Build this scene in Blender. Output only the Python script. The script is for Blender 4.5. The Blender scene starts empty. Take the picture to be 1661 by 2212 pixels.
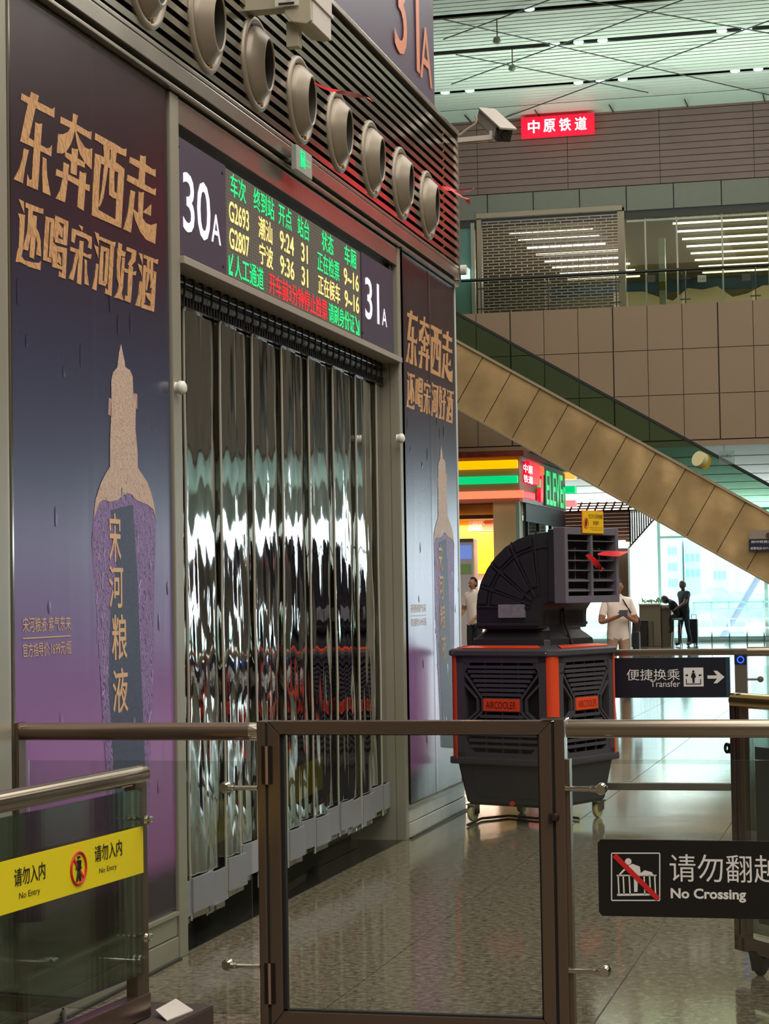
import bpy, bmesh, math, random
from mathutils import Vector, Matrix
random.seed(7)
SC = bpy.context.scene
COL = SC.collection
# ------------------------------------------------------------------ camera
FPX, IW, IH = 4475.0, 1661, 2212
YAW, PITCH, ROLL = 0.239732, 0.040545, 0.016
CAM = Vector((2.9404, 0.0, 1.5))
_F0 = Vector((-math.sin(YAW), math.cos(YAW), 0)); _R0 = Vector((math.cos(YAW), math.sin(YAW), 0)); _Z = Vector((0, 0, 1))
CF = _F0 * math.cos(PITCH) + _Z * math.sin(PITCH)
_U0 = _Z * math.cos(PITCH) - _F0 * math.sin(PITCH)
CU = _U0 * math.cos(ROLL) + _R0 * math.sin(ROLL)
CR = _R0 * math.cos(ROLL) - _U0 * math.sin(ROLL)
cd = bpy.data.cameras.new('camera'); cam = bpy.data.objects.new('camera', cd); COL.objects.link(cam)
cd.sensor_fit = 'VERTICAL'; cd.sensor_height = 24.0; cd.lens = FPX / IH * 24.0
cd.clip_start = 0.1; cd.clip_end = 3000
M = Matrix((CR, CU, -CF)).transposed().to_4x4(); M.translation = CAM
cam.matrix_world = M
SC.camera = cam

def ray(x, y): return CF + CR * ((x - 830.5) / FPX) + CU * ((1106 - y) / FPX)
def at(x, y, Y):                      # the point of the plane at depth Y that the photograph shows at pixel x, y
    d = ray(x, y); return CAM + d * (Y / d.y)
def wl(x, y, X=0.0):                  # the same on a plane parallel to the gate wall
    d = ray(x, y); return CAM + d * ((X - CAM.x) / d.x)
def fl(x, y, Z=0.0):
    d = ray(x, y); return CAM + d * ((Z - CAM.z) / d.z)

# ------------------------------------------------------------------ world, lights, exposure
w = bpy.data.worlds.new('sky'); SC.world = w; w.use_nodes = True
nt = w.node_tree; nt.nodes.clear()
wo = nt.nodes.new('ShaderNodeOutputWorld'); wb = nt.nodes.new('ShaderNodeBackground')
wb.inputs[0].default_value = (0.80, 0.94, 1.0, 1); wb.inputs[1].default_value = 3.7
nt.links.new(wb.outputs[0], wo.inputs[0])
SC.view_settings.view_transform = 'Standard'; SC.view_settings.look = 'None'
SC.view_settings.gamma = 1.0; SC.view_settings.use_curve_mapping = False
SC.view_settings.exposure = 0.0
cy = SC.cycles
cy.use_denoising = True; cy.max_bounces = 10; cy.diffuse_bounces = 4; cy.glossy_bounces = 5
cy.transmission_bounces = 8; cy.transparent_max_bounces = 24; cy.sample_clamp_indirect = 6
cy.caustics_reflective = False; cy.caustics_refractive = False

def area(name, loc, size, energy, color, rot=(0, 0, 0), label='', cat='lamp'):
    l = bpy.data.lights.new(name, 'AREA'); l.shape = 'RECTANGLE'; l.size = size[0]; l.size_y = size[1]
    l.energy = energy; l.color = color
    o = bpy.data.objects.new(name, l); COL.objects.link(o); o.location = loc; o.rotation_euler = rot
    return o
for i, (x, y, e_) in enumerate([(6, -6, 2000), (5, 8, 1500), (6, 22, 1100), (-6, 30, 760), (18, 0, 1500), (18, 16, 1300), (18, 32, 800)]):
    area('hall_light', (x, y, 13.0), (8.0, 13.0), e_, (1.0, 0.94, 0.86))
area('hall_light', (2, 34.5, 12.7), (14.0, 1.6), 700, (0.98, 1.0, 0.92))
# added upward fill, in place of daylight bounced onto the slatted ceiling
area('ceiling_fill', (0, 43.2, 9.0), (16, 0.8), 750, (0.86, 1.0, 0.94), (math.pi, 0, 0))

# ------------------------------------------------------------------ materials
_M = {}
def srgb(c):
    return tuple(((v / 255.0) / 12.92 if v / 255.0 <= 0.04045 else ((v / 255.0 + 0.055) / 1.055) ** 2.4) for v in c)
def mat(name, col=(128, 128, 128), rough=0.5, metal=0.0, emit=None, es=1.0, noise=0.0, nscale=8.0, bump=0.0, bscale=40.0, spec=0.5, coat=0.0, alpha=None, stretch=None):
    if name in _M: return _M[name]
    m = bpy.data.materials.new(name); m.use_nodes = True; t = m.node_tree; b = t.nodes['Principled BSDF']
    c = srgb(col); b.inputs['Base Color'].default_value = (*c, 1)
    b.inputs['Roughness'].default_value = rough; b.inputs['Metallic'].default_value = metal
    b.inputs['Specular IOR Level'].default_value = spec
    b.inputs['Coat Weight'].default_value = coat; b.inputs['Coat Roughness'].default_value = 0.05
    if emit is not None:
        b.inputs['Emission Color'].default_value = (*srgb(emit), 1); b.inputs['Emission Strength'].default_value = es
    if noise or bump:
        tc = t.nodes.new('ShaderNodeTexCoord'); mp = t.nodes.new('ShaderNodeMapping'); t.links.new(tc.outputs['Object'], mp.inputs[0])
        if stretch: mp.inputs['Scale'].default_value = stretch
    if noise:
        n = t.nodes.new('ShaderNodeTexNoise'); n.inputs['Scale'].default_value = nscale; n.inputs['Detail'].default_value = 5
        t.links.new(mp.outputs[0], n.inputs['Vector'])
        mr = t.nodes.new('ShaderNodeMapRange'); mr.inputs['From Min'].default_value = 0.3; mr.inputs['From Max'].default_value = 0.7
        mr.inputs['To Min'].default_value = 1 - noise; mr.inputs['To Max'].default_value = 1 + noise
        t.links.new(n.outputs['Fac'], mr.inputs['Value'])
        mx = t.nodes.new('ShaderNodeVectorMath'); mx.operation = 'SCALE'; mx.inputs[0].default_value = c
        t.links.new(mr.outputs[0], mx.inputs['Scale']); t.links.new(mx.outputs[0], b.inputs['Base Color'])
    if bump:
        n2 = t.nodes.new('ShaderNodeTexNoise'); n2.inputs['Scale'].default_value = bscale; n2.inputs['Detail'].default_value = 4
        t.links.new(mp.outputs[0], n2.inputs['Vector'])
        bp = t.nodes.new('ShaderNodeBump'); bp.inputs['Strength'].default_value = bump; bp.inputs['Distance'].default_value = 0.01
        t.links.new(n2.outputs['Fac'], bp.inputs['Height']); t.links.new(bp.outputs[0], b.inputs['Normal'])
    _M[name] = m; return m
def glass(name, tint=(215, 225, 220), refl=1.0, rough=0.0, haze=0.0):
    if name in _M: return _M[name]
    m = bpy.data.materials.new(name); m.use_nodes = True; t = m.node_tree; t.nodes.clear()
    o = t.nodes.new('ShaderNodeOutputMaterial'); tr = t.nodes.new('ShaderNodeBsdfTransparent'); gl = t.nodes.new('ShaderNodeBsdfGlossy')
    mx = t.nodes.new('ShaderNodeMixShader'); fr = t.nodes.new('ShaderNodeFresnel'); fr.inputs['IOR'].default_value = 1.5
    mu = t.nodes.new('ShaderNodeMath'); mu.operation = 'MULTIPLY'; mu.inputs[1].default_value = refl
    tr.inputs[0].default_value = (*srgb(tint), 1); gl.inputs['Color'].default_value = (0.9, 0.95, 0.93, 1); gl.inputs['Roughness'].default_value = rough
    t.links.new(fr.outputs[0], mu.inputs[0]); t.links.new(mu.outputs[0], mx.inputs[0]); t.links.new(tr.outputs[0], mx.inputs[1]); t.links.new(gl.outputs[0], mx.inputs[2])
    last = mx
    if haze:
        df = t.nodes.new('ShaderNodeBsdfDiffuse'); df.inputs[0].default_value = (0.6, 0.62, 0.6, 1); m2 = t.nodes.new('ShaderNodeMixShader'); m2.inputs[0].default_value = haze
        t.links.new(mx.outputs[0], m2.inputs[1]); t.links.new(df.outputs[0], m2.inputs[2]); last = m2
    t.links.new(last.outputs[0], o.inputs[0]); _M[name] = m; return m

steel = mat('brushed_steel', (176, 170, 158), 0.24, 0.85, noise=0.12, nscale=3)
steel_olive = mat('painted_steel_olive', (150, 146, 130), 0.35, 0.3, noise=0.05, nscale=2)
steel_brown = mat('bronze_stainless', (122, 104, 92), 0.22, 0.8, noise=0.06, nscale=2)
steel_tube = mat('handrail_stainless', (150, 138, 122), 0.2, 0.9, noise=0.05, nscale=2)
chrome = mat('polished_steel', (205, 198, 188), 0.12, 1.0)
black = mat('black_gap', (10, 10, 10), 0.8)
rubber = mat('black_rubber', (18, 18, 18), 0.6)
nozzle_m = mat('nozzle_taupe', (142, 131, 114), 0.4, 0.25)
white_p = mat('white_plastic', (215, 212, 200), 0.4)
clearglass = glass('clear_glass', (240, 243, 240), 0.8)
greenglass = glass('green_glass', (224, 231, 224), 0.8)

# ------------------------------------------------------------------ object helpers
_MW = {}
def tag(o, label=None, cat=None, group=None, kind=None):
    if label: o['label'] = label
    if cat: o['category'] = cat
    if group: o['group'] = group
    if kind: o['kind'] = kind
    return o
def thing(name, loc=(0, 0, 0), rz=0.0, label=None, cat=None, group=None):
    o = bpy.data.objects.new(name, None); COL.objects.link(o); o.location = loc; o.rotation_euler = (0, 0, rz)
    o.empty_display_size = 0.1
    _MW[o.name] = Matrix.Translation(Vector(loc)) @ Matrix.Rotation(rz, 4, 'Z')
    return tag(o, label, cat, group)
class MB:
    def __init__(s): s.v = []; s.f = []
    def add(s, vs, fs):
        n = len(s.v); s.v += [Vector(v) for v in vs]; s.f += [tuple(i + n for i in f) for f in fs]; return s
    def box(s, a, b):
        x0, y0, z0 = [min(p, q) for p, q in zip(a, b)]; x1, y1, z1 = [max(p, q) for p, q in zip(a, b)]
        return s.add([(x0, y0, z0), (x1, y0, z0), (x1, y1, z0), (x0, y1, z0), (x0, y0, z1), (x1, y0, z1), (x1, y1, z1), (x0, y1, z1)],
                     [(3, 2, 1, 0), (4, 5, 6, 7), (0, 1, 5, 4), (1, 2, 6, 5), (2, 3, 7, 6), (3, 0, 4, 7)])
    def obox(s, c, ax, ay, az):       # oriented box: centre and three half-axis vectors
        c = Vector(c); ax = Vector(ax); ay = Vector(ay); az = Vector(az)
        if ax.cross(ay).dot(az) < 0: az = -az
        vs = [c + ax * i + ay * j + az * k for k in (-1, 1) for i, j in ((-1, -1), (1, -1), (1, 1), (-1, 1))]
        return s.add(vs, [(3, 2, 1, 0), (4, 5, 6, 7), (0, 1, 5, 4), (1, 2, 6, 5), (2, 3, 7, 6), (3, 0, 4, 7)])
    def bar(s, p, q, w, d, up=(0, 0, 1)):   # a bar of section w (along side) x d (along up)
        p = Vector(p); q = Vector(q); t = (q - p); L = t.length; t.normalize(); u = Vector(up)
        sd = t.cross(u)
        if sd.length < 1e-5: sd = t.cross(Vector((1, 0, 0)))
        sd.normalize(); u = sd.cross(t).normalized()
        return s.obox((p + q) / 2, t * L / 2, sd * w / 2, u * d / 2)
    def tube(s, pts, r, n=12, cap=True, closed=False):
        pts = [Vector(p) for p in pts]; rs = r if isinstance(r, (list, tuple)) else [r] * len(pts)
        rings = []; m = len(pts); prev = None
        for i, p in enumerate(pts):
            if closed: t = pts[(i + 1) % m] - pts[(i - 1) % m]
            else: t = pts[min(i + 1, m - 1)] - pts[max(i - 1, 0)]
            t.normalize()
            if prev is None:
                a = t.orthogonal().normalized()
            else:
                a = (prev - t * prev.dot(t)).normalized()
            prev = a; b = t.cross(a)
            rings.append([p + (a * math.cos(2 * math.pi * k / n) + b * math.sin(2 * math.pi * k / n)) * rs[i] for k in range(n)])
        vs = [v for rg in rings for v in rg]; fs = []
        for i in range(m if closed else m - 1):
            j = (i + 1) % m
            for k in range(n):
                k2 = (k + 1) % n; fs.append((i * n + k, i * n + k2, j * n + k2, j * n + k))
        if cap and not closed:
            fs.append(tuple(range(n - 1, -1, -1))); fs.append(tuple((m - 1) * n + k for k in range(n)))
        return s.add(vs, fs)
    def lathe(s, prof, c=(0, 0, 0), axis=(0, 0, 1), n=32):
        ax = Vector(axis).normalized(); a = ax.orthogonal().normalized(); b = ax.cross(a); c = Vector(c); m = len(prof)
        vs = [c + ax * h + (a * math.cos(2 * math.pi * k / n) + b * math.sin(2 * math.pi * k / n)) * max(r, 1e-5) for r, h in prof for k in range(n)]
        fs = [(i * n + k, i * n + (k + 1) % n, (i + 1) * n + (k + 1) % n, (i + 1) * n + k) for i in range(m - 1) for k in range(n)]
        return s.add(vs, fs)
    def prism(s, poly, vec):          # planar polygon (3D points) extruded by vec
        poly = [Vector(p) for p in poly]; vec = Vector(vec); n = len(poly)
        nr = Vector((0, 0, 0))
        for i in range(n):
            a = poly[i] - poly[0]; b = poly[(i + 1) % n] - poly[0]; nr += a.cross(b)
        if nr.dot(vec) < 0: poly = poly[::-1]
        vs = poly + [p + vec for p in poly]
        fs = [tuple(range(n - 1, -1, -1)), tuple(range(n, 2 * n))] + [(i, (i + 1) % n, n + (i + 1) % n, n + i) for i in range(n)]
        return s.add(vs, fs)
    def build(s, name, m, parent=None, smooth=False, bevel=0.0, local=False, kind=None):
        me = bpy.data.meshes.new(name); inv = None
        if parent is not None and not local and parent.name in _MW: inv = _MW[parent.name].inverted()
        vs = [tuple(inv @ v) if inv else tuple(v) for v in s.v]
        me.from_pydata(vs, [], s.f); me.validate()
        for mm in (m if isinstance(m, (list, tuple)) else [m]): me.materials.append(mm)
        if bevel > 0:
            bm = bmesh.new(); bm.from_mesh(me)
            es = [e for e in bm.edges if len(e.link_faces) == 2 and e.calc_face_angle(0) > 0.6]
            bmesh.ops.bevel(bm, geom=es, offset=bevel, segments=2, affect='EDGES', profile=0.7, clamp_overlap=True)
            bm.to_mesh(me); bm.free()
        if smooth:
            me.polygons.foreach_set('use_smooth', [True] * len(me.polygons))
            if smooth != 'all': me.set_sharp_from_angle(angle=0.7)
        o = bpy.data.objects.new(name, me); COL.objects.link(o)
        if parent is not None:
            o.parent = parent; _MW[o.name] = _MW.get(parent.name, Matrix.Identity(4))
        else: _MW[o.name] = Matrix.Identity(4)
        if kind: o['kind'] = kind
        return o
def copy_tree(o, parent=None, loc=None):
    c = o.copy(); COL.objects.link(c); c.parent = parent
    if loc is not None: c.location = loc
    for ch in list(o.children): copy_tree(ch, c)
    return c
def struct(o): o['kind'] = 'structure'; return o

_TX = {}
def text_verts(body, bold=0.0):
    k = (body, bold)
    if k in _TX: return _TX[k]
    c = bpy.data.curves.new('t', 'FONT'); c.body = body; c.offset = bold; c.resolution_u = 3; c.fill_mode = 'FRONT'
    o = bpy.data.objects.new('t', c); COL.objects.link(o)
    bpy.context.view_layer.update()
    dg = bpy.context.evaluated_depsgraph_get(); me = bpy.data.meshes.new_from_object(o.evaluated_get(dg))
    vs = [(v.co.x, v.co.y) for v in me.vertices]; fs = [tuple(p.vertices) for p in me.polygons]
    x0 = min(v[0] for v in vs); x1 = max(v[0] for v in vs); y0 = min(v[1] for v in vs); y1 = max(v[1] for v in vs)
    vs = [((a - x0) / (x1 - x0), (b - y0) / (y1 - y0)) for a, b in vs]
    bpy.data.objects.remove(o); bpy.data.curves.remove(c); bpy.data.meshes.remove(me)
    _TX[k] = (vs, fs); return _TX[k]
def text_mb(mb, body, O, U, V, bold=0.0):
    if bold and any(ord(c) > 0x2fff for c in body):
        U_ = Vector(U); V_ = Vector(V); O_ = Vector(O); n_ = U_.cross(V_).normalized() * 0.00005; cw = U_ / max(1, len(body))
        for i, (a, b) in enumerate(((-1, 0), (1, 0), (0, 1), (0, -1))):
            text_mb(mb, body, O_ + cw * a * bold * 0.8 + V_ * b * bold * 0.5 + n_ * i, U_, V_, 0.0)
        return mb
    vs, fs = text_verts(body, bold); O = Vector(O); U = Vector(U); V = Vector(V)
    P = [O + U * a + V * b for a, b in vs]
    if fs:
        f = fs[0]; nr = (P[f[1]] - P[f[0]]).cross(P[f[2]] - P[f[0]])
        if nr.dot(U.cross(V)) < 0: fs = [tuple(reversed(q)) for q in fs]
    return mb.add(P, fs)
def text(body, O, U, V, m, parent, name='lettering', bold=0.0):
    return text_mb(MB(), body, O, U, V, bold).build(name, m, parent)

# ================================================================== SETTING
# ---- floor
def floor_mat():
    m = bpy.data.materials.new('granite'); m.use_nodes = True; t = m.node_tree; b = t.nodes['Principled BSDF']
    tc = t.nodes.new('ShaderNodeTexCoord')
    n = t.nodes.new('ShaderNodeTexNoise'); n.inputs['Scale'].default_value = 32; n.inputs['Detail'].default_value = 6; n.inputs['Roughness'].default_value = 0.75
    v = t.nodes.new('ShaderNodeTexVoronoi'); v.inputs['Scale'].default_value = 90
    g = t.nodes.new('ShaderNodeNewGeometry')
    t.links.new(g.outputs['Position'], n.inputs['Vector']); t.links.new(g.outputs['Position'], v.inputs['Vector'])
    r = t.nodes.new('ShaderNodeValToRGB'); r.color_ramp.elements[0].position = 0.35; r.color_ramp.elements[0].color = (*srgb((58, 53, 45)), 1)
    r.color_ramp.elements[1].position = 0.62; r.color_ramp.elements[1].color = (*srgb((142, 132, 113)), 1)
    t.links.new(n.outputs['Fac'], r.inputs[0])
    mx = t.nodes.new('ShaderNodeMixRGB'); mx.blend_type = 'MULTIPLY'; mx.inputs[0].default_value = 0.5
    r2 = t.nodes.new('ShaderNodeValToRGB'); r2.color_ramp.elements[0].color = (0.35, 0.33, 0.3, 1); r2.color_ramp.elements[1].position = 0.35
    t.links.new(v.outputs['Distance'], r2.inputs[0]); t.links.new(r.outputs[0], mx.inputs[1]); t.links.new(r2.outputs[0], mx.inputs[2])
    t.links.new(mx.outputs[0], b.inputs['Base Color'])
    b.inputs['Roughness'].default_value = 0.09; b.inputs['IOR'].default_value = 1.5
    n3 = t.nodes.new('ShaderNodeTexNoise'); n3.inputs['Scale'].default_value = 1.3; t.links.new(g.outputs['Position'], n3.inputs['Vector'])
    bp = t.nodes.new('ShaderNodeBump'); bp.inputs['Strength'].default_value = 0.05; bp.inputs['Distance'].default_value = 0.02
    t.links.new(n3.outputs['Fac'], bp.inputs['Height']); t.links.new(bp.outputs[0], b.inputs['Normal'])
    return m
granite = floor_mat()
grout = mat('joint_dark', (48, 45, 40), 0.5)
floor = struct(MB().box((-30, -12, -0.2), (40, 64.0, -0.006)).build('floor', grout))
TX0 = wl(407, 2060).x
x_l1 = fl(1282.5, 2212).x          # a joint seen in the photograph
tile_me = None
xs = [x_l1 + k * 1.0 for k in range(-5, 3)]
def tile(x0, x1, y0, y1):
    g = 0.003
    return MB().box((x0 + g, y0 + g, -0.03), (x1 - g, y1 - g, 0.0)).build('tile', granite, floor)
rows = [(4.9, 13.9)] + [(13.9 + 3 * i, 16.9 + 3 * i) for i in range(6)]
for ya, yb in rows:
    for k in range(-3 if ya < 13 else -8, 2):
        tile(max(x_l1 + k, 0.0) if ya < 13 else x_l1 + k, x_l1 + k + 1, ya, yb)
rest = MB()
for (a, b_) in [((-30, -12), (40, 4.9)), ((-30, 31.9), (40, 64.0)), ((x_l1 + 2, 4.9), (40, 31.9)), ((-30, 13.9), (x_l1 - 8, 31.9))]:
    rest.box((a[0], a[1], -0.03), (b_[0], b_[1], -0.0005))
rest.build('floor_field', granite, floor)['kind'] = 'stuff'

# ---- the hall shell
shell_m = mat('hall_wall_grey', (120, 112, 100), 0.7, noise=0.05)
struct(MB().box((-30, -12.3, 0), (40, -12, 14)).build('wall_rear', shell_m))
struct(MB().box((-30.3, -12, 0), (-30, 64, 14)).build('wall_far_side', shell_m))
wr = struct(MB().box((40, -12, 0), (40.3, 64, 14)).build('wall_right', shell_m))
ceil_dark = mat('ceiling_void', (20, 24, 20), 0.9)
ceiling = struct(MB().box((-30, -12, 13.3), (40, 48.2, 13.5)).build('ceiling', mat('ceiling_panel', (176, 184, 170), 0.6)))
struct(MB().box((-10, 36, 13.16), (8, 48.1, 13.24)).build('ceiling_backing', ceil_dark, ceiling))
slat_m = mat('ceiling_slat_white', (196, 208, 192), 0.45, noise=0.06, nscale=0.6)
zc = at(1300, 225, 47.4).z
zc = 12.83
y = 47.0; k = 0
gaps = [at(1300, 183, 1).z]
def ceil_y(px, py): return fl(px, py, zc).y
gy = [ceil_y(1300, 176), ceil_y(1300, 89), ceil_y(1300, 8)]
while y > 37.4:
    if min(abs(y - g) for g in gy) > 0.17:
        MB().box((-9, y - 0.105, zc), (7, y + 0.105, zc + 0.03)).build('ceiling_slat', slat_m, ceiling)
    y -= 0.262
# cove strip against the upper wall
cv = MB(); cv.add([(-9, 47.15, zc - 0.0), (7, 47.15, zc), (7, 47.9, zc - 0.12), (-9, 47.9, zc - 0.12)], [(0, 1, 2, 3), (3, 2, 1, 0)])
cove = cv.build('ceiling_cove', mat('cove_mint', (188, 206, 190), 0.5), ceiling)
for px in (1010, 1160, 1320, 1482, 1650):
    p = at(px, 225, 47.5); MB().box((p.x - 0.01, 47.15, zc - 0.14), (p.x + 0.01, 47.9, zc - 0.11)).build('cove_joint', grout, ceiling)
# spotlights recessed in the dark gaps
lampm = mat('spot_lamp', (240, 255, 250), 0.4, emit=(225, 255, 245), es=0.6)
for g, pxs in ((gy[1], (1199, 1250, 1302, 1560, 1614)), (gy[0], (960, 1013, 1248, 1296, 1344, 1587, 1637)), (gy[2], (1145,))):
    for si_, px in enumerate(pxs):
        d = ray(px, 120); X = CAM.x + d.x * (g / d.y)
        o = MB().lathe([(0.001, 0), (0.09, 0), (0.11, 0.02), (0.1, 0.06)], (X, g, zc - 0.01), n=16).build('spotlight', lampm)
        tag(o, None, 'lamp', 'recessed spotlights in the dark ceiling gaps'); o['label'] = 'small round recessed ceiling spotlight, %s from the left in the %s dark gap' % (['first', 'second', 'third', 'fourth', 'fifth', 'sixth', 'seventh'][si_], 'middle' if g == gy[1] else 'lowest' if g == gy[0] else 'top')
# cross bracing cables just under the slats
for ci_, (a, b_) in enumerate([((958, 85), (1240, -20)), ((975, 182), (1530, -20)), ((1060, 265), (1661, 45)), ((1150, -20), (1661, 72)), ((958, 42), (1661, 205)), ((985, 118), (1400, 200))]):
    P = fl(a[0], a[1], zc - 0.1); Q = fl(b_[0], b_[1], zc - 0.1)
    o = MB().tube([P, Q], 0.014, 6).build('bracing_cable', mat('cable_grey', (60, 66, 60), 0.5))
    tag(o, 'thin ceiling bracing cable ' + ['rising steeply at the top left', 'rising from below the hanging fixtures to the top edge', 'rising from above the red sign to the right edge', 'falling from the top edge to the right edge', 'falling right across the whole ceiling', 'short one falling right above the red sign'][ci_], 'cable', 'bracing cables under the ceiling')
for (px, py, py2) in ((1073, 40, 82), (1106, 102, 135)):
    P = fl(px, py, zc); Q = P.copy(); Q.z -= 0.42
    t_ = thing('speaker', P, 0, ('small hanging ceiling fixture nearer the top edge' if px == 1073 else 'small hanging ceiling fixture below the first one'), 'fixture')
    MB().tube([P + Vector((0, 0, 0.4)), Q], 0.012, 6).build('rod', grout, t_)
    MB().lathe([(0.0, -0.1), (0.06, -0.08), (0.08, 0.0), (0.03, 0.06), (0, 0.07)], Q, (0.5, 0, 1), 12).build('head', mat('fixture_grey', (120, 130, 118), 0.5), t_, smooth=True)

# ---- upper wall with plank cladding
UY = 47.9
upper = struct(MB().box((-14, UY + 0.02, 10.2), (7, UY + 0.4, 13.4)).build('wall_back_upper', grout))
plank_m = mat('cladding_umber', (116, 92, 84), 0.55, noise=0.05, nscale=1.5)
z0 = at(1300, 405, UY).z; z1 = zc - 0.02; n = 12; pz = (z1 - z0) / n
jx = [at(px, 330, UY).x for px in (1031, 1226, 1424, 1623)]; pw = jx[1] - jx[0]
for i in range(n):
    for j in range(-2, 6):
        xa = jx[0] + pw * j
        MB().box((xa + 0.006, UY - 0.03, z0 + i * pz + 0.008), (xa + pw - 0.006, UY + 0.02, z0 + (i + 1) * pz - 0.008)).build('cladding_plank', plank_m, upper)
MB().box((jx[0] + pw * 6, UY - 0.03, z0), (7, UY + 0.02, z1)).build('cladding_field', plank_m, upper)
# grey green header panels
SY = 48.0
zh = at(1300, 461, SY).z
hdr_m = mat('header_grey_green', (108, 106, 94), 0.4, noise=0.03)
hx = [at(px, 430, SY).x for px in (1354.5, 1456.4, 1558)]; hw = hx[1] - hx[0]
for j in range(-6, 6):
    xa = hx[0] + hw * j
    MB().box((xa + 0.012, SY - 0.16, zh), (xa + hw - 0.012, SY, z0 - 0.02)).build('header_panel', hdr_m, upper)
MB().box((-14, SY - 0.02, zh + 0.02), (7, SY + 0.1, z0)).build('header_backing', grout, upper)

# ---- gallery fascia
FY = 44.5
fz1 = at(1399.5, 659, FY).z; fz0 = at(1475, 963, FY).z
fascia = struct(MB().box((-14, FY, fz0), (7, FY + 0.35, fz1 - 0.01)).build('wall_back', mat('joint_brown', (52, 40, 32), 0.7)))
pan_m = mat('fascia_panel_tan', (152, 126, 100), 0.42, noise=0.035, nscale=0.7)
fx = at(1475, 760, FY).x; fw = (at(1551.5, 760, FY).x - at(1399.5, 760, FY).x) / 2; fh = (fz1 - fz0 - 0.12) / 3
for r in range(3):
    for j in range(-9, 5):
        xa = fx + j * fw; wide = ((j + 12) % 3 == 1)
        g0 = 0.022 if wide else 0.007
        MB().box((xa + g0, FY - 0.025, fz1 - (r + 1) * fh + 0.007), (xa + fw - 0.007, FY, fz1 - r * fh - 0.007)).build('fascia_panel', pan_m, fascia)
MB().box((fx + 5 * fw, FY - 0.025, fz0 + 0.12), (7, FY, fz1 - 0.01)).build('fascia_field', pan_m, fascia)
MB().box((-14, FY - 0.05, fz0 - 0.02), (7, FY, fz0 + 0.1)).build('fascia_edge', pan_m, fascia)
# gallery floor slab and soffit
WY = 62.0
wz1 = at(1600, 1097, WY).z
struct(MB().box((-14, FY + 0.35, fz1 - 0.5), (7, 60, fz1 - 0.2)).build('floor_gallery', mat('gallery_floor', (150, 140, 120), 0.3)))
soffit_m = mat('soffit_white', (240, 242, 238), 0.5)
sf = MB(); sf.add([(-14, FY + 0.35, fz0), (7, FY + 0.35, fz0), (7, WY, wz1), (-14, WY, wz1)], [(0, 1, 2, 3)])
sf.add([(-14, FY + 0.35, fz0 + .1), (7, FY + 0.35, fz0 + .1), (7, WY, wz1 + .1), (-14, WY, wz1 + .1)], [(3, 2, 1, 0)])
soffit = struct(sf.build('ceiling_soffit', soffit_m))
for i in range(1, 8):
    f_ = i / 8.0; yy = FY + 0.35 + (WY - FY - 0.35) * f_; zz = fz0 + (wz1 - fz0) * f_
    MB().box((-10, yy - 0.012, zz - 0.012), (8, yy + 0.012, zz + 0.005)).build('soffit_joint', mat('joint_pale', (150, 165, 158), 0.6), soffit)

area('soffit_fill', (-3.0, 60.2, 0.35), (12, 0.4), 1800, (0.95, 1.0, 1.0), (math.radians(168), 0, 0))  # added fill from below, in place of floor bounce on the soffit
area('gallery_light', (-1, 54, 10.0), (8, 3), 520, (1.0, 0.96, 0.85))
# ---- window wall
frame_g = mat('mullion_green', (58, 84, 76), 0.4)
win = struct(MB().box((-30, WY, 0), (-29.9, WY + 0.1, 1)).build('window_1', frame_g))
mx_ = [at(1424, 1250, WY).x]; mp = at(1652, 1150, WY).x - mx_[0]
ztr = at(1460, 1160, WY).z
for j in range(-6, 4):
    xa = mx_[0] + mp * j
    MB().box((xa - 0.05, WY - 0.05, 0), (xa + 0.05, WY + 0.1, wz1)).build('mullion', frame_g, win)
for zz, h in ((0.06, 0.12), (ztr, 0.07), (wz1 - 0.03, 0.06)):
    MB().box((-19, WY - 0.04, zz - h / 2), (7, WY + 0.08, zz + h / 2)).build('transom', frame_g, win)
for j in range(-6, 3):
    xa = mx_[0] + mp * j
    MB().box((xa + 0.05, WY + 0.01, 0.1), (xa + mp - 0.05, WY + 0.02, wz1 - 0.04)).build('pane', glass('window_glass', (235, 248, 246), 0.6), win)
struct(MB().box((-30, WY, 0), (-19, WY + 0.3, wz1)).build('wall_window_side', shell_m))
# big facade windows of the far right bay (they light the hall and mirror in the gate wall)

struct(MB().box((10.2, 47.0, 5.0), (40, 47.4, 13.3)).build('wall_back_east', shell_m))
struct(MB().box((10.2, 47.4, 4.9), (40, 62.2, 5.0)).build('ceiling_east', soffit_m))
struct(MB().box((6.9, 44.6, fz0), (7.0, 62, 13.3)).build('wall_bay_side', shell_m))
struct(MB().box((7, 48.2, 13.3), (10.2, 62.2, 13.5)).build('ceiling_bay', soffit_m))
struct(MB().box((-30, 44.4, 5.5), (-14, 62, 13.3)).build('wall_back_west', shell_m))
struct(MB().box((7, 62.0, 7.2), (10.2, 62.2, 13.4)).build('wall_bay_head', shell_m))
for i, x in enumerate((13.6, 17.0, 20.4, 24.0, 28.0, 32)):  # unseen blocks, added to darken the low part of the curtain's reflection
    struct(MB().box((x, 51 + (i % 3), 0), (x + 2.9, 53 + (i % 3), 2.7)).build('wall_reflection_block', shell_m))
struct(MB().box((10.2, 61.6, 3.9), (40, 61.9, 5.0)).build('wall_east_head', soffit_m))
struct(MB().box((10.2, 47.4, 5.0), (10.3, 62.2, 13.3)).build('wall_bay_east', shell_m))
win2 = struct(MB().box((7, WY, 0), (40, WY + 0.05, 0.1)).build('window_2', frame_g))
for j in range(0, 18):
    xa = 7 + 1.9 * j
    MB().box((xa - 0.05, WY, 0), (xa + 0.05, WY + 0.1, 13.3 if xa < 10.3 else 5.0)).build('mullion', frame_g, win2)
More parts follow.
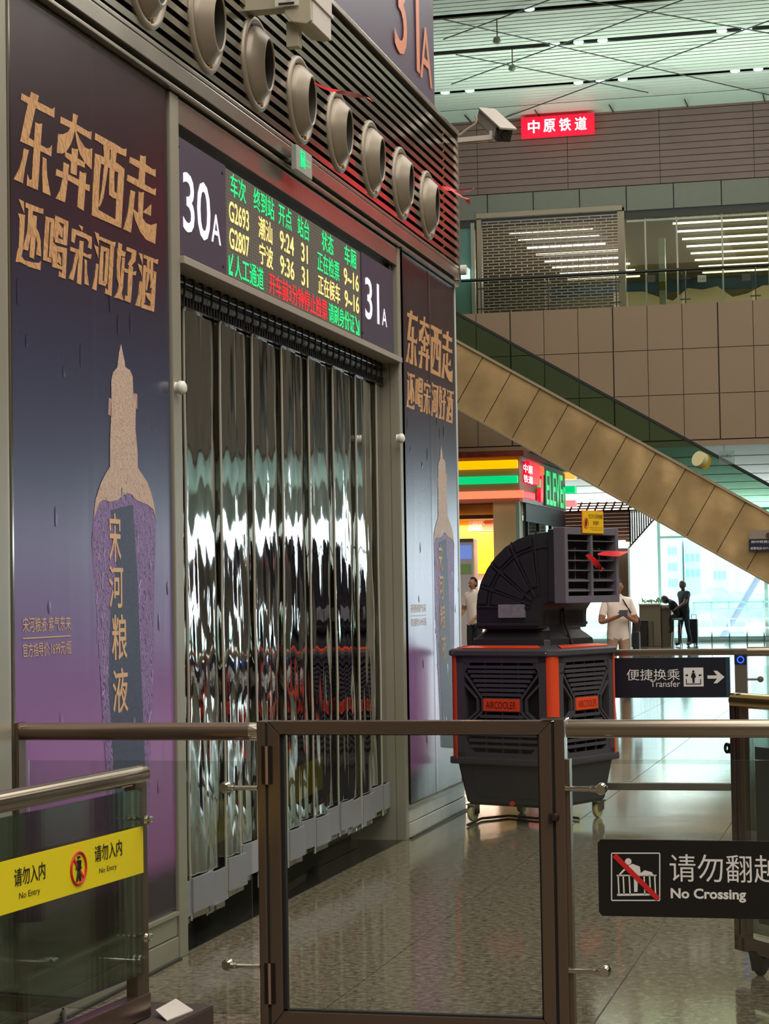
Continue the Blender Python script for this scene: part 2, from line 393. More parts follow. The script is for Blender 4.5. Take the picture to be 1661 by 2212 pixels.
for zz in (2.9, 5.0, 8.5, 11.5):
    MB().box((7, WY, zz - 0.05), (10.2 if zz > 5 else 40, WY + 0.1, zz + 0.05)).build('transom', frame_g, win2)
# ---- upper floor shop interior
BY = 59.0
shop_w = mat('gallery_shop_wall', (120, 112, 96), 0.7)
gshop = struct(MB().box((-14, BY, fz1 - 0.3), (6.9, BY + 0.2, 12)).build('wall_gallery_shop', shop_w))
zt0 = at(1478, 463, 48.9).z + 0.12
MB().box((-14, 48.2, zt0), (6.9, BY, zt0 + 0.1)).build('shop_ceiling', mat('gallery_ceiling_olive', (112, 106, 88), 0.7), gshop)
mural = mat('mural_blue', (66, 98, 138), 0.6, noise=0.35, nscale=0.8)
cream = mat('mural_cream', (248, 226, 206), 0.6, noise=0.12, nscale=0.7)
mz = at(1500, 628, BY).z; mz2 = at(1500, 603, BY).z
MB().box((-6.5, BY - 0.03, mz), (6, BY - 0.01, mz2)).build('mural_sky', mural, gshop)
mc = MB(); zlow = fz1 - 0.3; prev = []
N = 26
top = [Vector((-4.6 + i * 0.42, BY - 0.06, mz - 0.05 + 0.16 * math.sin(i * 1.3) + 0.1 * math.sin(i * 2.7 + 1))) for i in range(N)]
for i in range(N - 1):
    a, b_ = top[i], top[i + 1]; mc.add([(a.x, a.y, zlow), (b_.x, b_.y, zlow), b_, a], [(0, 1, 2, 3)])
mc.build('mural_ground', cream, gshop)
tube_w = mat('tube_warm', (255, 244, 200), 0.4, emit=(255, 244, 205), es=4.2)
tube_c = mat('tube_cool', (240, 250, 255), 0.4, emit=(240, 248, 255), es=4.6)
def gtube(i, xa, xb, cool, where):
    yy = 48.9 + i * 1.15
    o = MB().tube([(xa, yy, zt0 - 0.12), (xb, yy, zt0 - 0.12)], 0.024, 8).build('tube_light', tube_c if cool else tube_w)
    o['label'] = 'long glowing ceiling tube light ' + where + ', ' + ['nearest the front, highest', 'second from the top', 'third from the top', 'fourth from the top', 'middle one of nine', 'fourth from the bottom', 'third from the bottom', 'second from the bottom', 'deepest in, lowest'][i]; o['category'] = 'lamp'; o['group'] = 'tube lights ' + where
for i in range(9):
    gtube(i, -2.0, 2.5, i in (2, 4), 'behind the clear glass')
    gtube(i, -6.05 + i * 0.03, -3.95 if i < 4 else -3.75, i in (3, 5), 'behind the roller grille')
# clear storefront: posts and panes
sfx = [at(px, 560, 48.05).x for px in (1355, 1463, 1558, 1661)]
sfm = mat('storefront_alu', (150, 148, 132), 0.35, 0.5)
w3 = struct(MB().box((sfx[0] - 0.02, 48.0, zh - 0.03), (6.9, 48.1, zh)).build('window_3', sfm))
for px in (1395, 1463, 1561, 1661):
    X = at(px, 560, 48.05).x; MB().box((X - 0.018, 48.03, fz1 - 0.2), (X + 0.018, 48.07, zh)).build('glazing_bar', sfm, w3)
X = at(1427, 560, 48.5).x; MB().box((X - 0.09, 48.9, fz1 - 0.2), (X + 0.06, 49.1, zh - 0.5)).build('white_post', white_p, w3)
MB().box((X - 0.09, 48.88, fz1 + 0.95), (X + 0.06, 48.9, fz1 + 1.15)).build('ochre_band', mat('ochre', (168, 132, 52), 0.6), w3)
MB().box((sfx[0], 48.045, fz1 - 0.2), (6.9, 48.055, zh)).build('pane', glass('shop_glass', (228, 232, 220), 0.3), w3)
# small price cards on the glass
for px, py in ((1406, 600), (1516, 600), (1612, 597)):
    p = at(px, py, 47.98)
    c_ = thing('price_card', (p.x, p.y, p.z - 0.1), 0, {1406: 'dark price card nearest the roller grille', 1516: 'white price card hung with a hook in the glass front', 1612: 'grey price card right of the white one'}[px], 'card')
    m_ = mat('card_white', (210, 200, 186), 0.6) if px == 1516 else mat('card_grey', (100, 98, 92), 0.6)
    MB().box((p.x - 0.1, p.y - 0.01, p.z - 0.1), (p.x + 0.1, p.y, p.z + 0.06)).build('card', m_, c_)
    MB().tube([(p.x - 0.05, p.y, p.z + 0.06), (p.x, p.y, p.z + 0.13), (p.x + 0.05, p.y, p.z + 0.06)], 0.006, 5).build('string', grout, c_)
    text('15.00', (p.x - 0.07, p.y - 0.012, p.z - 0.06), (0.14, 0, 0), (0, 0, 0.06), mat('card_red', (150, 40, 30), 0.6), c_)
# roller grille
rg_frame = mat('grille_frame_taupe', (150, 132, 112), 0.45, 0.2)
gx0 = at(1037, 560, 47.9).x; gx1 = at(1347, 560, 47.9).x; gz1 = at(1200, 462, 47.9).z; gzb = fz1 - 0.2
grille = thing('roller_grille', (gx0, 47.9, gzb), 0, 'roller grille of dark bars with tan frame lowered across the upper floor shop', 'shutter')
MB().box((gx0 - 0.06, 47.84, gzb), (gx0 + 0.05, 48.0, gz1)).build('side_rail', rg_frame, grille)
MB().box((gx1 - 0.12, 47.84, gzb), (gx1 + 0.04, 48.0, gz1 + 0.05)).build('side_rail', rg_frame, grille)
MB().box((gx0 - 0.06, 47.8, gz1 - 0.02), (gx1, 48.0, gz1 + 0.1)).build('head_box', rg_frame, grille)
bar_m = mat('grille_bar', (150, 136, 124), 0.35, 0.6)
zz = gz1 - 0.1; i = 0
while zz > gzb:
    MB().box((gx0 + 0.05, 47.9, zz - 0.013), (gx1 - 0.12, 47.925, zz + 0.013)).build('grille_bar', bar_m, grille); zz -= 0.07; i += 1
lk = MB()
for r in range(i):
    for c in range(12):
        X = gx0 + 0.18 + c * 0.27 + (0.13 if r % 2 else 0)
        if X < gx1 - 0.14: lk.box((X - 0.01, 47.905, gz1 - 0.1 - r * 0.07 - 0.07), (X + 0.01, 47.92, gz1 - 0.1 - r * 0.07))
lk.build('grille_links', bar_m, grille)['kind'] = 'stuff'
# left of the grille: glazed strip with teal curtain and a bright box sign
lx = at(985, 570, 48).x
MB().box((lx - 2.2, 48.0, fz1 - 0.2), (at(1024, 560, 48).x, 48.05, zh)).build('glazed_end', mat('teal_curtain', (92, 128, 118), 0.6, noise=0.25, nscale=6, stretch=(1, 1, 0.05)), upper)
MB().box((at(1022, 560, 48).x - 0.03, 47.9, gzb), (at(1022, 560, 48).x + 0.06, 48.0, gz1 - 0.1)).build('post', sfm, upper)
p = at(985, 603, 47.7); q = at(1010, 578, 47.7)
o = MB().box((p.x - 0.6, 47.6, p.z), (q.x, 47.99, q.z)).build('light_box', mat('light_box_mint', (220, 255, 245), 0.4, emit=(205, 250, 240), es=1.0)); tag(o, 'pale mint glowing box sign at the left end of the upper gallery', 'sign')
# gallery balustrade
BYY = 44.7
brail = thing('balustrade', (-5, BYY, fz1), 0, 'clear glass balustrade with thin dark handrail along the upper gallery', 'railing')
hz = at(1300, 591, BYY).z
dk = mat('dark_rail', (40, 42, 38), 0.35, 0.5)
MB().tube([(-12, BYY, hz), (6.9, BYY, hz)], 0.035, 10).build('handrail', dk, brail)
for j in range(-2, 6):
    X = at(1184, 620, BYY).x + j * (at(1331, 620, BYY).x - at(1184, 620, BYY).x)
    MB().box((X - 0.012, BYY - 0.02, fz1), (X + 0.012, BYY + 0.02, hz)).build('post', dk, brail)
    for zz in (fz1 + 0.1, fz1 + 0.55):
        MB().box((X - 0.11, BYY - 0.03, zz), (X + 0.11, BYY - 0.01, zz + 0.025)).build('clip', dk, brail)
    MB().box((X + 0.02, BYY - 0.005, fz1 + 0.02), (X + 1.42, BYY + 0.005, hz - 0.06)).build('pane', glass('rail_glass', (236, 242, 236), 0.7), brail)
# red illuminated sign
def red_sign(Y, a, b_, label):
    s_ = thing('station_sign', ((a.x + b_.x) / 2, Y, a.z), 0, label, 'sign')
    MB().box((a.x, Y - 0.14, a.z), (b_.x, Y, b_.z)).build('light_box', mat('sign_red_lit', (230, 10, 40), 0.4, emit=(228, 6, 44), es=1.25), s_, bevel=0.02)
    W = (b_.x - a.x); H = b_.z - a.z
    for i, ch in enumerate('中原铁道'):
        text(ch, (a.x + W * (0.10 + 0.215 * i), Y - 0.155, a.z + H * 0.2), (W * 0.155, 0, 0), (0, 0, H * 0.62), mat('sign_white_lit', (255, 255, 255), 0.4, emit=(255, 244, 248), es=1.6), s_, 'character', 0.03)
    return s_
a = at(1128, 301, 47.7); b_ = at(1284, 246, 47.7)
red_sign(47.7, a, b_, 'red glowing sign with four white Chinese characters high on the cladding')
def red_banner(a_, b__, label):
    t_ = thing('led_banner', (a_[0], 46.6, a_[1]), 0, label, 'sign')
    MB().box((a_[0], 46.5, a_[1]), (b__[0], 46.7, b__[1])).build('panel', mat('banner_red_lit', (240, 10, 40), 0.4, emit=(240, 8, 40), es=1.7), t_)
    MB().box((a_[0] + .2, 46.55, b__[1]), (a_[0] + .26, 46.6, 13.3)).build('hanger', grout, t_); MB().box((b__[0] - .26, 46.55, b__[1]), (b__[0] - .2, 46.6, 13.3)).build('hanger', grout, t_)
red_banner((9.0, 10.0), (11.4, 11.8), 'wide red glowing banner hanging further along the hall, right of the view')
red_banner((7.0, 9.4), (8.2, 11.2), 'smaller red glowing banner hanging next to the wide one, right of the view')

# ================================================================== ESCALATOR
EY = 40.0
esc_m = mat('escalator_cladding', (208, 174, 124), 0.28, 0.6, noise=0.24, nscale=1.3, bump=1.0, bscale=1.6)  # colour blotches stand in for patchy reflections off the dents
s0 = at(988, 737, EY); s1 = at(1661, 1109, EY); sl = (s1 - s0); sl.y = 0; sl.normalize()
thk = (at(990, 885, EY).z - at(990, 738, EY).z)          # vertical thickness (negative)
nrm = Vector((sl.z, 0, -sl.x)); nrm = nrm if nrm.z < 0 else -nrm
wd = abs(thk) * abs(sl.x)
esc = thing('escalator', (s1.x, EY, 0), 0, 'escalator with dented tan metal cladding and green glass sides descending to the right', 'escalator')
P0 = s0 - sl * 3.0; Lr = 11.0
body = MB(); q = [P0 + Vector((0, 0.06, 0)), P0 + sl * Lr + Vector((0, 0.06, 0)), P0 + sl * Lr + nrm * wd + Vector((0, 0.06, 0)), P0 + nrm * wd + Vector((0, 0.06, 0))]
body.prism(q, (0, 1.5, 0)); body.build('truss', mat('truss_dark', (70, 58, 44), 0.5), esc)
jo = at(1045, 768, EY); jo = (jo - s0).dot(sl); pit = 0.652
k = -6
while k < 14:
    a0 = jo + 3.0 + k * pit
    if 0 < a0 < Lr - pit:
        A = P0 + sl * (a0 + 0.006); B = P0 + sl * (a0 + pit - 0.006)
        # each cladding sheet bulges a little
        pm = MB(); nu, nv = 6, 8; vs = []
        bl = random.uniform(-0.012, 0.02); ph = random.uniform(0, 6)
        for v in range(nv + 1):
            for u in range(nu + 1):
                fu, fv = u / nu, v / nv; p_ = A.lerp(B, fu) + nrm * wd * fv
                bump = bl * math.sin(math.pi * fu) * math.sin(math.pi * fv) + 0.012 * math.sin(ph + fv * 7) * math.sin(math.pi * fu) * math.sin(fu * 5 + ph)
                if fu > 0.99 : bump -= 0.0
                vs.append(p_ + Vector((0, -0.012 * fu - bump, 0)))
        pm.add(vs, [(v * (nu + 1) + u, v * (nu + 1) + u + 1, (v + 1) * (nu + 1) + u + 1, (v + 1) * (nu + 1) + u) for v in range(nv) for u in range(nu)])
        pm.build('cladding_sheet', esc_m, esc, smooth='all')
    k += 1
trimm = mat('escalator_trim', (190, 172, 140), 0.3, 0.6)
body = MB()
body.bar(P0 + Vector((0, 0, 0.0)), P0 + sl * Lr, 0.1, 0.05, (0, 0, 1)); body.bar(P0 + nrm * wd, P0 + sl * Lr + nrm * wd, 0.1, 0.04); body.build('edge_trim', trimm, esc)
gh = at(1200, 795, EY).z - at(1200, 855, EY).z
for dy in (0.05, 1.45):
    q = [P0 + Vector((0, dy, 0.0)), P0 + sl * Lr + Vector((0, dy, 0.0)), P0 + sl * Lr + Vector((0, dy, 0.54)), P0 + Vector((0, dy, 0.54))]
    MB().prism(q, (0, 0.012, 0)).build('glass_panel', glass('escalator_glass', (216, 230, 222), 0.9), esc)
    hb = MB(); hb.bar(P0 + Vector((0, dy, 0.56)), P0 + sl * Lr + Vector((0, dy, 0.56)), 0.09, 0.045); hb.build('handrail', rubber, esc)
sp = MB()
for k in range(40):
    b0 = P0 + sl * (k * Lr / 40); sp.box((b0.x, EY + 0.12, b0.z - 0.7), (b0.x + 0.26, EY + 1.4, b0.z - 0.3))
sp.build('steps', mat('step_grey', (64, 66, 62), 0.5, 0.4), esc)
# yellow roll fixed to the balustrade and the small acrylic card
p = at(1520, 997, EY - 0.05)
o = thing('warning_lamp', p, 0, 'short yellow and white cylinder fixed to the escalator glass', 'light')
MB().lathe([(0, -0.12), (0.15, -0.12), (0.15, 0.05), (0, 0.05)], p, (0.75, -0.6, -0.25), 24).build('body', mat('lamp_yellow', (206, 178, 60), 0.45), o, smooth=True)
MB().lathe([(0, 0.05), (0.15, 0.05), (0.15, 0.18), (0, 0.18)], p, (-0.55, -0.8, 0.3), 24).build('face', mat('lamp_cream', (212, 200, 150), 0.5), o, smooth=True)
a = at(1553, 1004, EY - 0.1); b_ = at(1586, 973, EY - 0.1)
o = thing('hanging_card', (a.x, EY - 0.1, a.z), 0, 'clear acrylic warning card hanging at the escalator side', 'sign')
MB().box((a.x, EY - 0.11, a.z), (b_.x, EY - 0.1, b_.z)).build('card', glass('acrylic', (225, 238, 234), 0.8, haze=0.15), o)
MB().tube([(a.x + .1, EY - .105, b_.z), (a.x + .1, EY + .03, b_.z + .12)], 0.006, 5).build('string', grout, o)
text('小心碰头', (a.x + 0.04, EY - 0.115, a.z + 0.13), (b_.x - a.x - 0.1, 0, 0), (0, 0, 0.07), grout, o)
# blue notice on the cladding
a = at(1618, 1191, EY - 0.12); b_ = at(1692, 1163, EY - 0.12); c_ = at(1618, 1146, EY - 0.12)
o = thing('notice_plate', (a.x, EY - 0.12, a.z), 0, 'dark blue notice plate with white characters on the escalator side at the right edge', 'sign')
MB().box((a.x, EY - 0.13, a.z), (b_.x, EY - 0.10, b_.z)).build('plate', mat('navy', (22, 24, 48), 0.4), o)
MB().box((a.x + 0.01, EY - 0.125, b_.z), (b_.x, EY - 0.10, c_.z)).build('upper_plate', mat('plate_taupe', (138, 124, 108), 0.5), o)
wt = mat('print_white', (226, 222, 226), 0.6)
text('郑州铁路公安局', (a.x + 0.04, EY - 0.135, b_.z - 0.08), (b_.x - a.x - 0.1, 0, 0), (0, 0, 0.05), wt, o)
text('报警电话 0371-68331722', (a.x + 0.03, EY - 0.135, a.z + 0.03), (b_.x - a.x - 0.08, 0, 0), (0, 0, 0.05), wt, o)
MB().lathe([(0, 0), (0.05, 0), (0.05, 0.02), (0, 0.02)], at(1660, 1156, EY - 0.13), (0, -1, 0), 16).build('badge', mat('badge_brown', (70, 42, 22), 0.5), o)

# ================================================================== GATE PAVILION (left wall, plane x = 0)
D0, D1 = 8.37, 12.42               # door opening along the wall
ZH = 2.954                         # underside of the header
YE = 14.22                         # end of the pavilion
ZT = 3.66                          # top of posters
pav_m = mat('pavilion_core', (96, 92, 82), 0.6)
wall = struct(MB().box((-3.6, 2.0, 0), (-0.05, 8.25, 3.7)).build('wall_left', pav_m))
MB().box((-3.6, 12.47, 0), (-0.05, YE - 0.04, 3.7)).build('wall_block', pav_m, wall)
MB().box((-3.6, 2.0, 3.7), (-0.09, YE - 0.04, 4.72)).build('louvre_backing', mat('louvre_void', (12, 11, 10), 0.9), wall)
MB().box((-3.6, 2.0, 4.72), (-0.2, 13.9, 9.0)).build('wall_block_upper', pav_m, wall)
MB().box((-3.6, 8.2, ZH + 0.02), (-0.12, 12.5, 3.7)).build('header_core', pav_m, wall)
# dim room behind the curtain
MB().box((-3.7, 8.0, 0), (-3.6, 12.7, 3)).build('inner_wall', mat('inner_dark', (92, 88, 80), 0.8), wall)
o = MB().box((-3.6, 8.25, -0.002), (-0.012, 12.47, 0.004)).build('threshold', mat('threshold_black', (16, 16, 15), 0.25), wall)
# jambs, header, reveal
MB().box((-0.05, 8.262, 0), (0.012, D0, 3.66)).build('jamb', steel_olive, wall, bevel=0.006)
MB().box((-0.34, 8.22, 0), (-0.051, D0, 3.0)).build('jamb_return', steel_olive, wall)
MB().box((-0.34, D1, 0), (-0.051, D1 + 0.02, 3.0)).build('reveal', steel_olive, wall)
MB().box((-0.05, D1, 0), (0.012, D1 + 0.075, 3.66)).build('jamb', steel_olive, wall, bevel=0.006)
hd_m = mat('header_steel', (168, 150, 140), 0.24, 0.75, noise=0.1, nscale=2)
MB().box((-0.05, D0, 3.545), (0.008, D1, 3.655)).build('header_band', hd_m, wall, bevel=0.004)
MB().box((-0.30, D0, ZH - 0.015), (0.03, D1 + 0.02, ZH + 0.018)).build('header_sill', mat('sill_steel', (158, 148, 136), 0.45, 0.2), wall, bevel=0.004)
MB().box((-0.05, D0, ZH + 0.018), (-0.045, D1, 3.545)).build('sign_recess', mat('recess_dark', (34, 33, 32), 0.5), wall)
# band of metal trims between posters and louvre
for za, zb, xo in ((3.665, 3.682, 0.035), (3.705, 3.775, 0.045), (3.779, 3.80, 0.045), (4.735, 4.765, 0.05)):
    MB().box((-0.09, 2.0, za), (xo, YE, zb)).build('metal_trim', steel, wall, bevel=0.004)
MB().box((-0.09, 2.0, 3.68), (0.0, YE - 0.01, 3.80)).build('trim_gap', black, wall)
# louvre slats
lou_m = mat('louvre_steel', (178, 172, 160), 0.16, 0.9, noise=0.10, nscale=2.5)
ns = 15; pz = (4.725 - 3.82) / ns
for i in range(ns):
    z_ = 3.825 + i * pz
    m_ = MB(); m_.prism([(0.03, 2.0, z_), (0.03, 2.0, z_ + 0.033), (0.0, 2.0, z_ + 0.038), (-0.07, 2.0, z_ + 0.044), (-0.07, 2.0, z_ + 0.036)], (0, YE - 0.03 - 2.0, 0))
    m_.build('louvre_slat', lou_m, wall)
MB().box((-0.09, YE - 0.03, 3.70), (0.045, YE, 4.75)).build('corner_post', steel, wall)
MB().tube([(0.05, YE - 0.02, 3.78), (0.09, YE - 0.02, 3.78)], 0.035, 14).build('end_knob', white_p, wall)
# skirting under the posters
skm = mat('skirting_marble', (186, 186, 174), 0.3, noise=0.12, nscale=5)
for (ya, yb) in ((2.0, 8.24), (12.5, YE)):
    for za, zb, xo in ((0.0, 0.095, 0.014), (0.10, 0.185, 0.008)):
        MB().box((-0.06, ya, za), (xo, yb, zb)).build('skirting_board', skm if ya > 5 else steel_olive, wall, bevel=0.003)
    MB().box((-0.05, ya, 0.186), (0.02, yb, 0.2)).build('poster_ledge', steel_olive, wall)
    MB().box((0.0, ya, 0.0), (0.03, yb, 0.012)).build('floor_seal', grout, wall)
MB().box((-0.28, YE - 0.04, 0.0), (0.004, YE, 3.7)).build('end_panel', mat('end_panel_pale', (190, 196, 194), 0.4), wall)
# rounded corner cover at the near end of the left poster
cc = MB(); N = 8
pts = [(-0.05, 6.598, 0.195), (-0.01, 6.598, 0.195)] + [(-0.01 + 0.03 * math.sin(a * math.pi / (2 * N)), 6.598 - 0.06 * (1 - math.cos(a * math.pi / (2 * N))), 0.195) for a in range(1, N + 1)] + [(0.02, 6.0, 0.195), (-0.05, 6.0, 0.195)]
cc.prism(pts, (0, 0, 3.46)); cc.build('corner_cover', steel_olive, wall, smooth=True)
MB().box((0.0, 6.600, 0.2), (0.012, 6.612, 3.65)).build('bright_edge', chrome, wall)
MB().box((-0.05, 2, 0.0), (-0.01, 6.58, 0.19)).build('corner_foot', mat('foot_dark', (58, 56, 50), 0.5), wall)

# ---- posters
def poster_mat():
    m = bpy.data.materials.new('poster_vinyl'); m.use_nodes = True; t = m.node_tree; b = t.nodes['Principled BSDF']
    g = t.nodes.new('ShaderNodeNewGeometry'); sx = t.nodes.new('ShaderNodeSeparateXYZ'); t.links.new(g.outputs['Position'], sx.inputs[0])
    mr = t.nodes.new('ShaderNodeMapRange'); mr.inputs['From Min'].default_value = 0.2; mr.inputs['From Max'].default_value = 3.66
    t.links.new(sx.outputs['Z'], mr.inputs['Value'])
    r = t.nodes.new('ShaderNodeValToRGB'); e = r.color_ramp.elements
    e[0].position = 0.0; e[0].color = (*srgb((44, 30, 44)), 1); e[1].position = 1.0; e[1].color = (*srgb((50, 28, 34)), 1)
    for p_, c in ((0.045, (46, 30, 46)), (0.07, (134, 74, 132)), (0.22, (140, 86, 148)), (0.34, (108, 82, 134)), (0.5, (70, 72, 100)), (0.66, (52, 54, 76)), (0.8, (48, 34, 44))):  # bluish middle stops put the window glare into the sheet's colour
        n = e.new(p_); n.color = (*srgb(c), 1)
    t.links.new(mr.outputs[0], r.inputs[0]); t.links.new(r.outputs[0], b.inputs['Base Color'])
    b.inputs['Roughness'].default_value = 0.23; b.inputs['Specular IOR Level'].default_value = 0.5
    n1 = t.nodes.new('ShaderNodeTexNoise'); n1.inputs['Scale'].default_value = 1.0; n1.inputs['Detail'].default_value = 3
    mp = t.nodes.new('ShaderNodeMapping'); mp.inputs['Scale'].default_value = (1, 9, 0.9); t.links.new(g.outputs['Position'], mp.inputs[0]); t.links.new(mp.outputs[0], n1.inputs['Vector'])
    bp = t.nodes.new('ShaderNodeBump'); bp.inputs['Strength'].default_value = 0.25; bp.inputs['Distance'].default_value = 0.004
    t.links.new(n1.outputs['Fac'], bp.inputs['Height']); t.links.new(bp.outputs[0], b.inputs['Normal'])
    return m
poster_m = poster_mat()
def gold_mat(name, c1, c2, sc_, rough=0.45, bumpy=0.4):
    m = bpy.data.materials.new(name); m.use_nodes = True; t = m.node_tree; b = t.nodes['Principled BSDF']
    g = t.nodes.new('ShaderNodeNewGeometry'); wv = t.nodes.new('ShaderNodeTexWave'); wv.wave_type = 'RINGS'; wv.rings_direction = 'X'
    wv.inputs['Scale'].default_value = sc_; wv.inputs['Distortion'].default_value = 14; wv.inputs['Detail'].default_value = 3; wv.inputs['Detail Scale'].default_value = 1.6
    t.links.new(g.outputs['Position'], wv.inputs['Vector'])
    r = t.nodes.new('ShaderNodeValToRGB'); r.color_ramp.elements[0].color = (*srgb(c1), 1); r.color_ramp.elements[1].color = (*srgb(c2), 1)
    r.color_ramp.elements[0].position = 0.1; r.color_ramp.elements[1].position = 0.5
    t.links.new(wv.outputs['Fac'], r.inputs[0]); t.links.new(r.outputs[0], b.inputs['Base Color']); b.inputs['Roughness'].default_value = rough
    return m
gold_t = gold_mat('print_gold_text', (170, 122, 76), (198, 150, 98), 9.0)
gold_b = gold_mat('print_gold_bottle', (152, 124, 110), (200, 174, 154), 26.0)
purp_b = gold_mat('print_purple_bottle', (78, 60, 104), (138, 112, 158), 18.0)
teal_b = gold_mat('print_teal_band', (50, 56, 78), (66, 74, 96), 20.0)
fine_g = mat('print_gold_plain', (206, 168, 132), 0.5)
dark_b = mat('print_shadow', (56, 52, 76), 0.45)
def cA(p): return (p[0] / 4.489, 180 + p[1] / 4.489)
def cB(p): return (20 + p[0] / 4.7457, 410 + p[1] / 4.7457)
def cC(p): return (p[0] / 2.514, 720 + p[1] / 2.514)
char_A = [
 [(205,95),(505,252),(530,230),(525,335),(360,250),(203,160)],
 [(300,82),(375,120),(358,200),(340,250),(278,540),(195,562),(240,330),(272,190)],
 [(195,562),(210,480),(330,560),(450,630),(485,625),(502,600),(495,710),(330,625)],
 [(338,375),(372,393),(408,390),(392,600),(378,860),(365,1037),(258,990),(265,880),(285,940),(308,930),(320,700),(330,560)],
 [(230,630),(278,650),(240,820),(220,970),(133,930),(190,820),(215,730)],
 [(412,713),(448,733),(455,900),(490,1090),(412,1055),(408,880)],
 [(588,322),(700,378),(735,395),(860,470),(888,465),(882,548),(735,460),(583,385)],
 [(708,290),(755,312),(735,405),(720,460),(690,440),(700,380)],
 [(700,400),(730,440),(715,500),(685,590),(640,665),(600,682),(550,675),(562,490),(610,495),(660,470)],
 [(722,430),(770,540),(820,620),(860,640),(893,630),(885,835),(820,770),(775,690),(745,590)],
 [(632,665),(690,690),(775,740),(820,770),(820,820),(750,790),(688,760),(628,710)],
 [(695,625),(725,640),(755,635),(748,780),(740,895),(682,870),(690,740)],
 [(545,830),(610,860),(660,880),(770,940),(830,975),(868,985),(865,1048),(760,1000),(650,935),(540,895)],
 [(615,765),(668,790),(655,930),(645,1020),(628,1155),(540,1118),(580,1040),(605,930)],
 [(772,850),(800,868),(835,868),(825,1000),(810,1237),(748,1200),(760,1000)],
 [(922,482),(1110,585),(1195,640),(1225,632),(1220,712),(1070,645),(918,545)],
 [(1000,585),(1060,615),(1060,720),(1030,920),(1000,1110),(965,1200),(955,1190),(985,1030),(1010,780)],
 [(1075,640),(1130,660),(1105,900),(1108,1050),(1140,1075),(1150,1130),(1090,1110),(1055,1080),(1060,850)],
 [(920,680),(985,705),(965,900),(950,1225),(889,1280),(900,980)],
 [(920,680),(1000,715),(1130,770),(1205,830),(1200,890),(1110,850),(1000,790),(920,745)],
 [(1150,800),(1205,830),(1190,1100),(1173,1406),(1116,1380),(1125,1150)],
 [(889,1280),(950,1225),(1116,1321),(1173,1330),(1173,1406)],
 [(1257,712),(1360,760),(1410,785),(1480,835),(1508,832),(1505,908),(1400,855),(1252,770)],
 [(1360,695),(1385,708),(1412,705),(1400,990),(1340,970)],
 [(1235,885),(1345,940),(1400,980),(1490,1030),(1510,1018),(1505,1090),(1390,1035),(1230,945)],
 [(1265,1035),(1308,1052),(1290,1230),(1267,1449),(1196,1415),(1240,1250)]]
char_B1 = [[(1325,15),(1345,28),(1380,22),(1368,230),(1365,290),(1400,340),(1450,362),(1510,345),(1495,557),(1400,510),(1340,430),(1290,310),(1265,190),(1320,240)],
 [(1455,148),(1450,268),(1368,230)]]
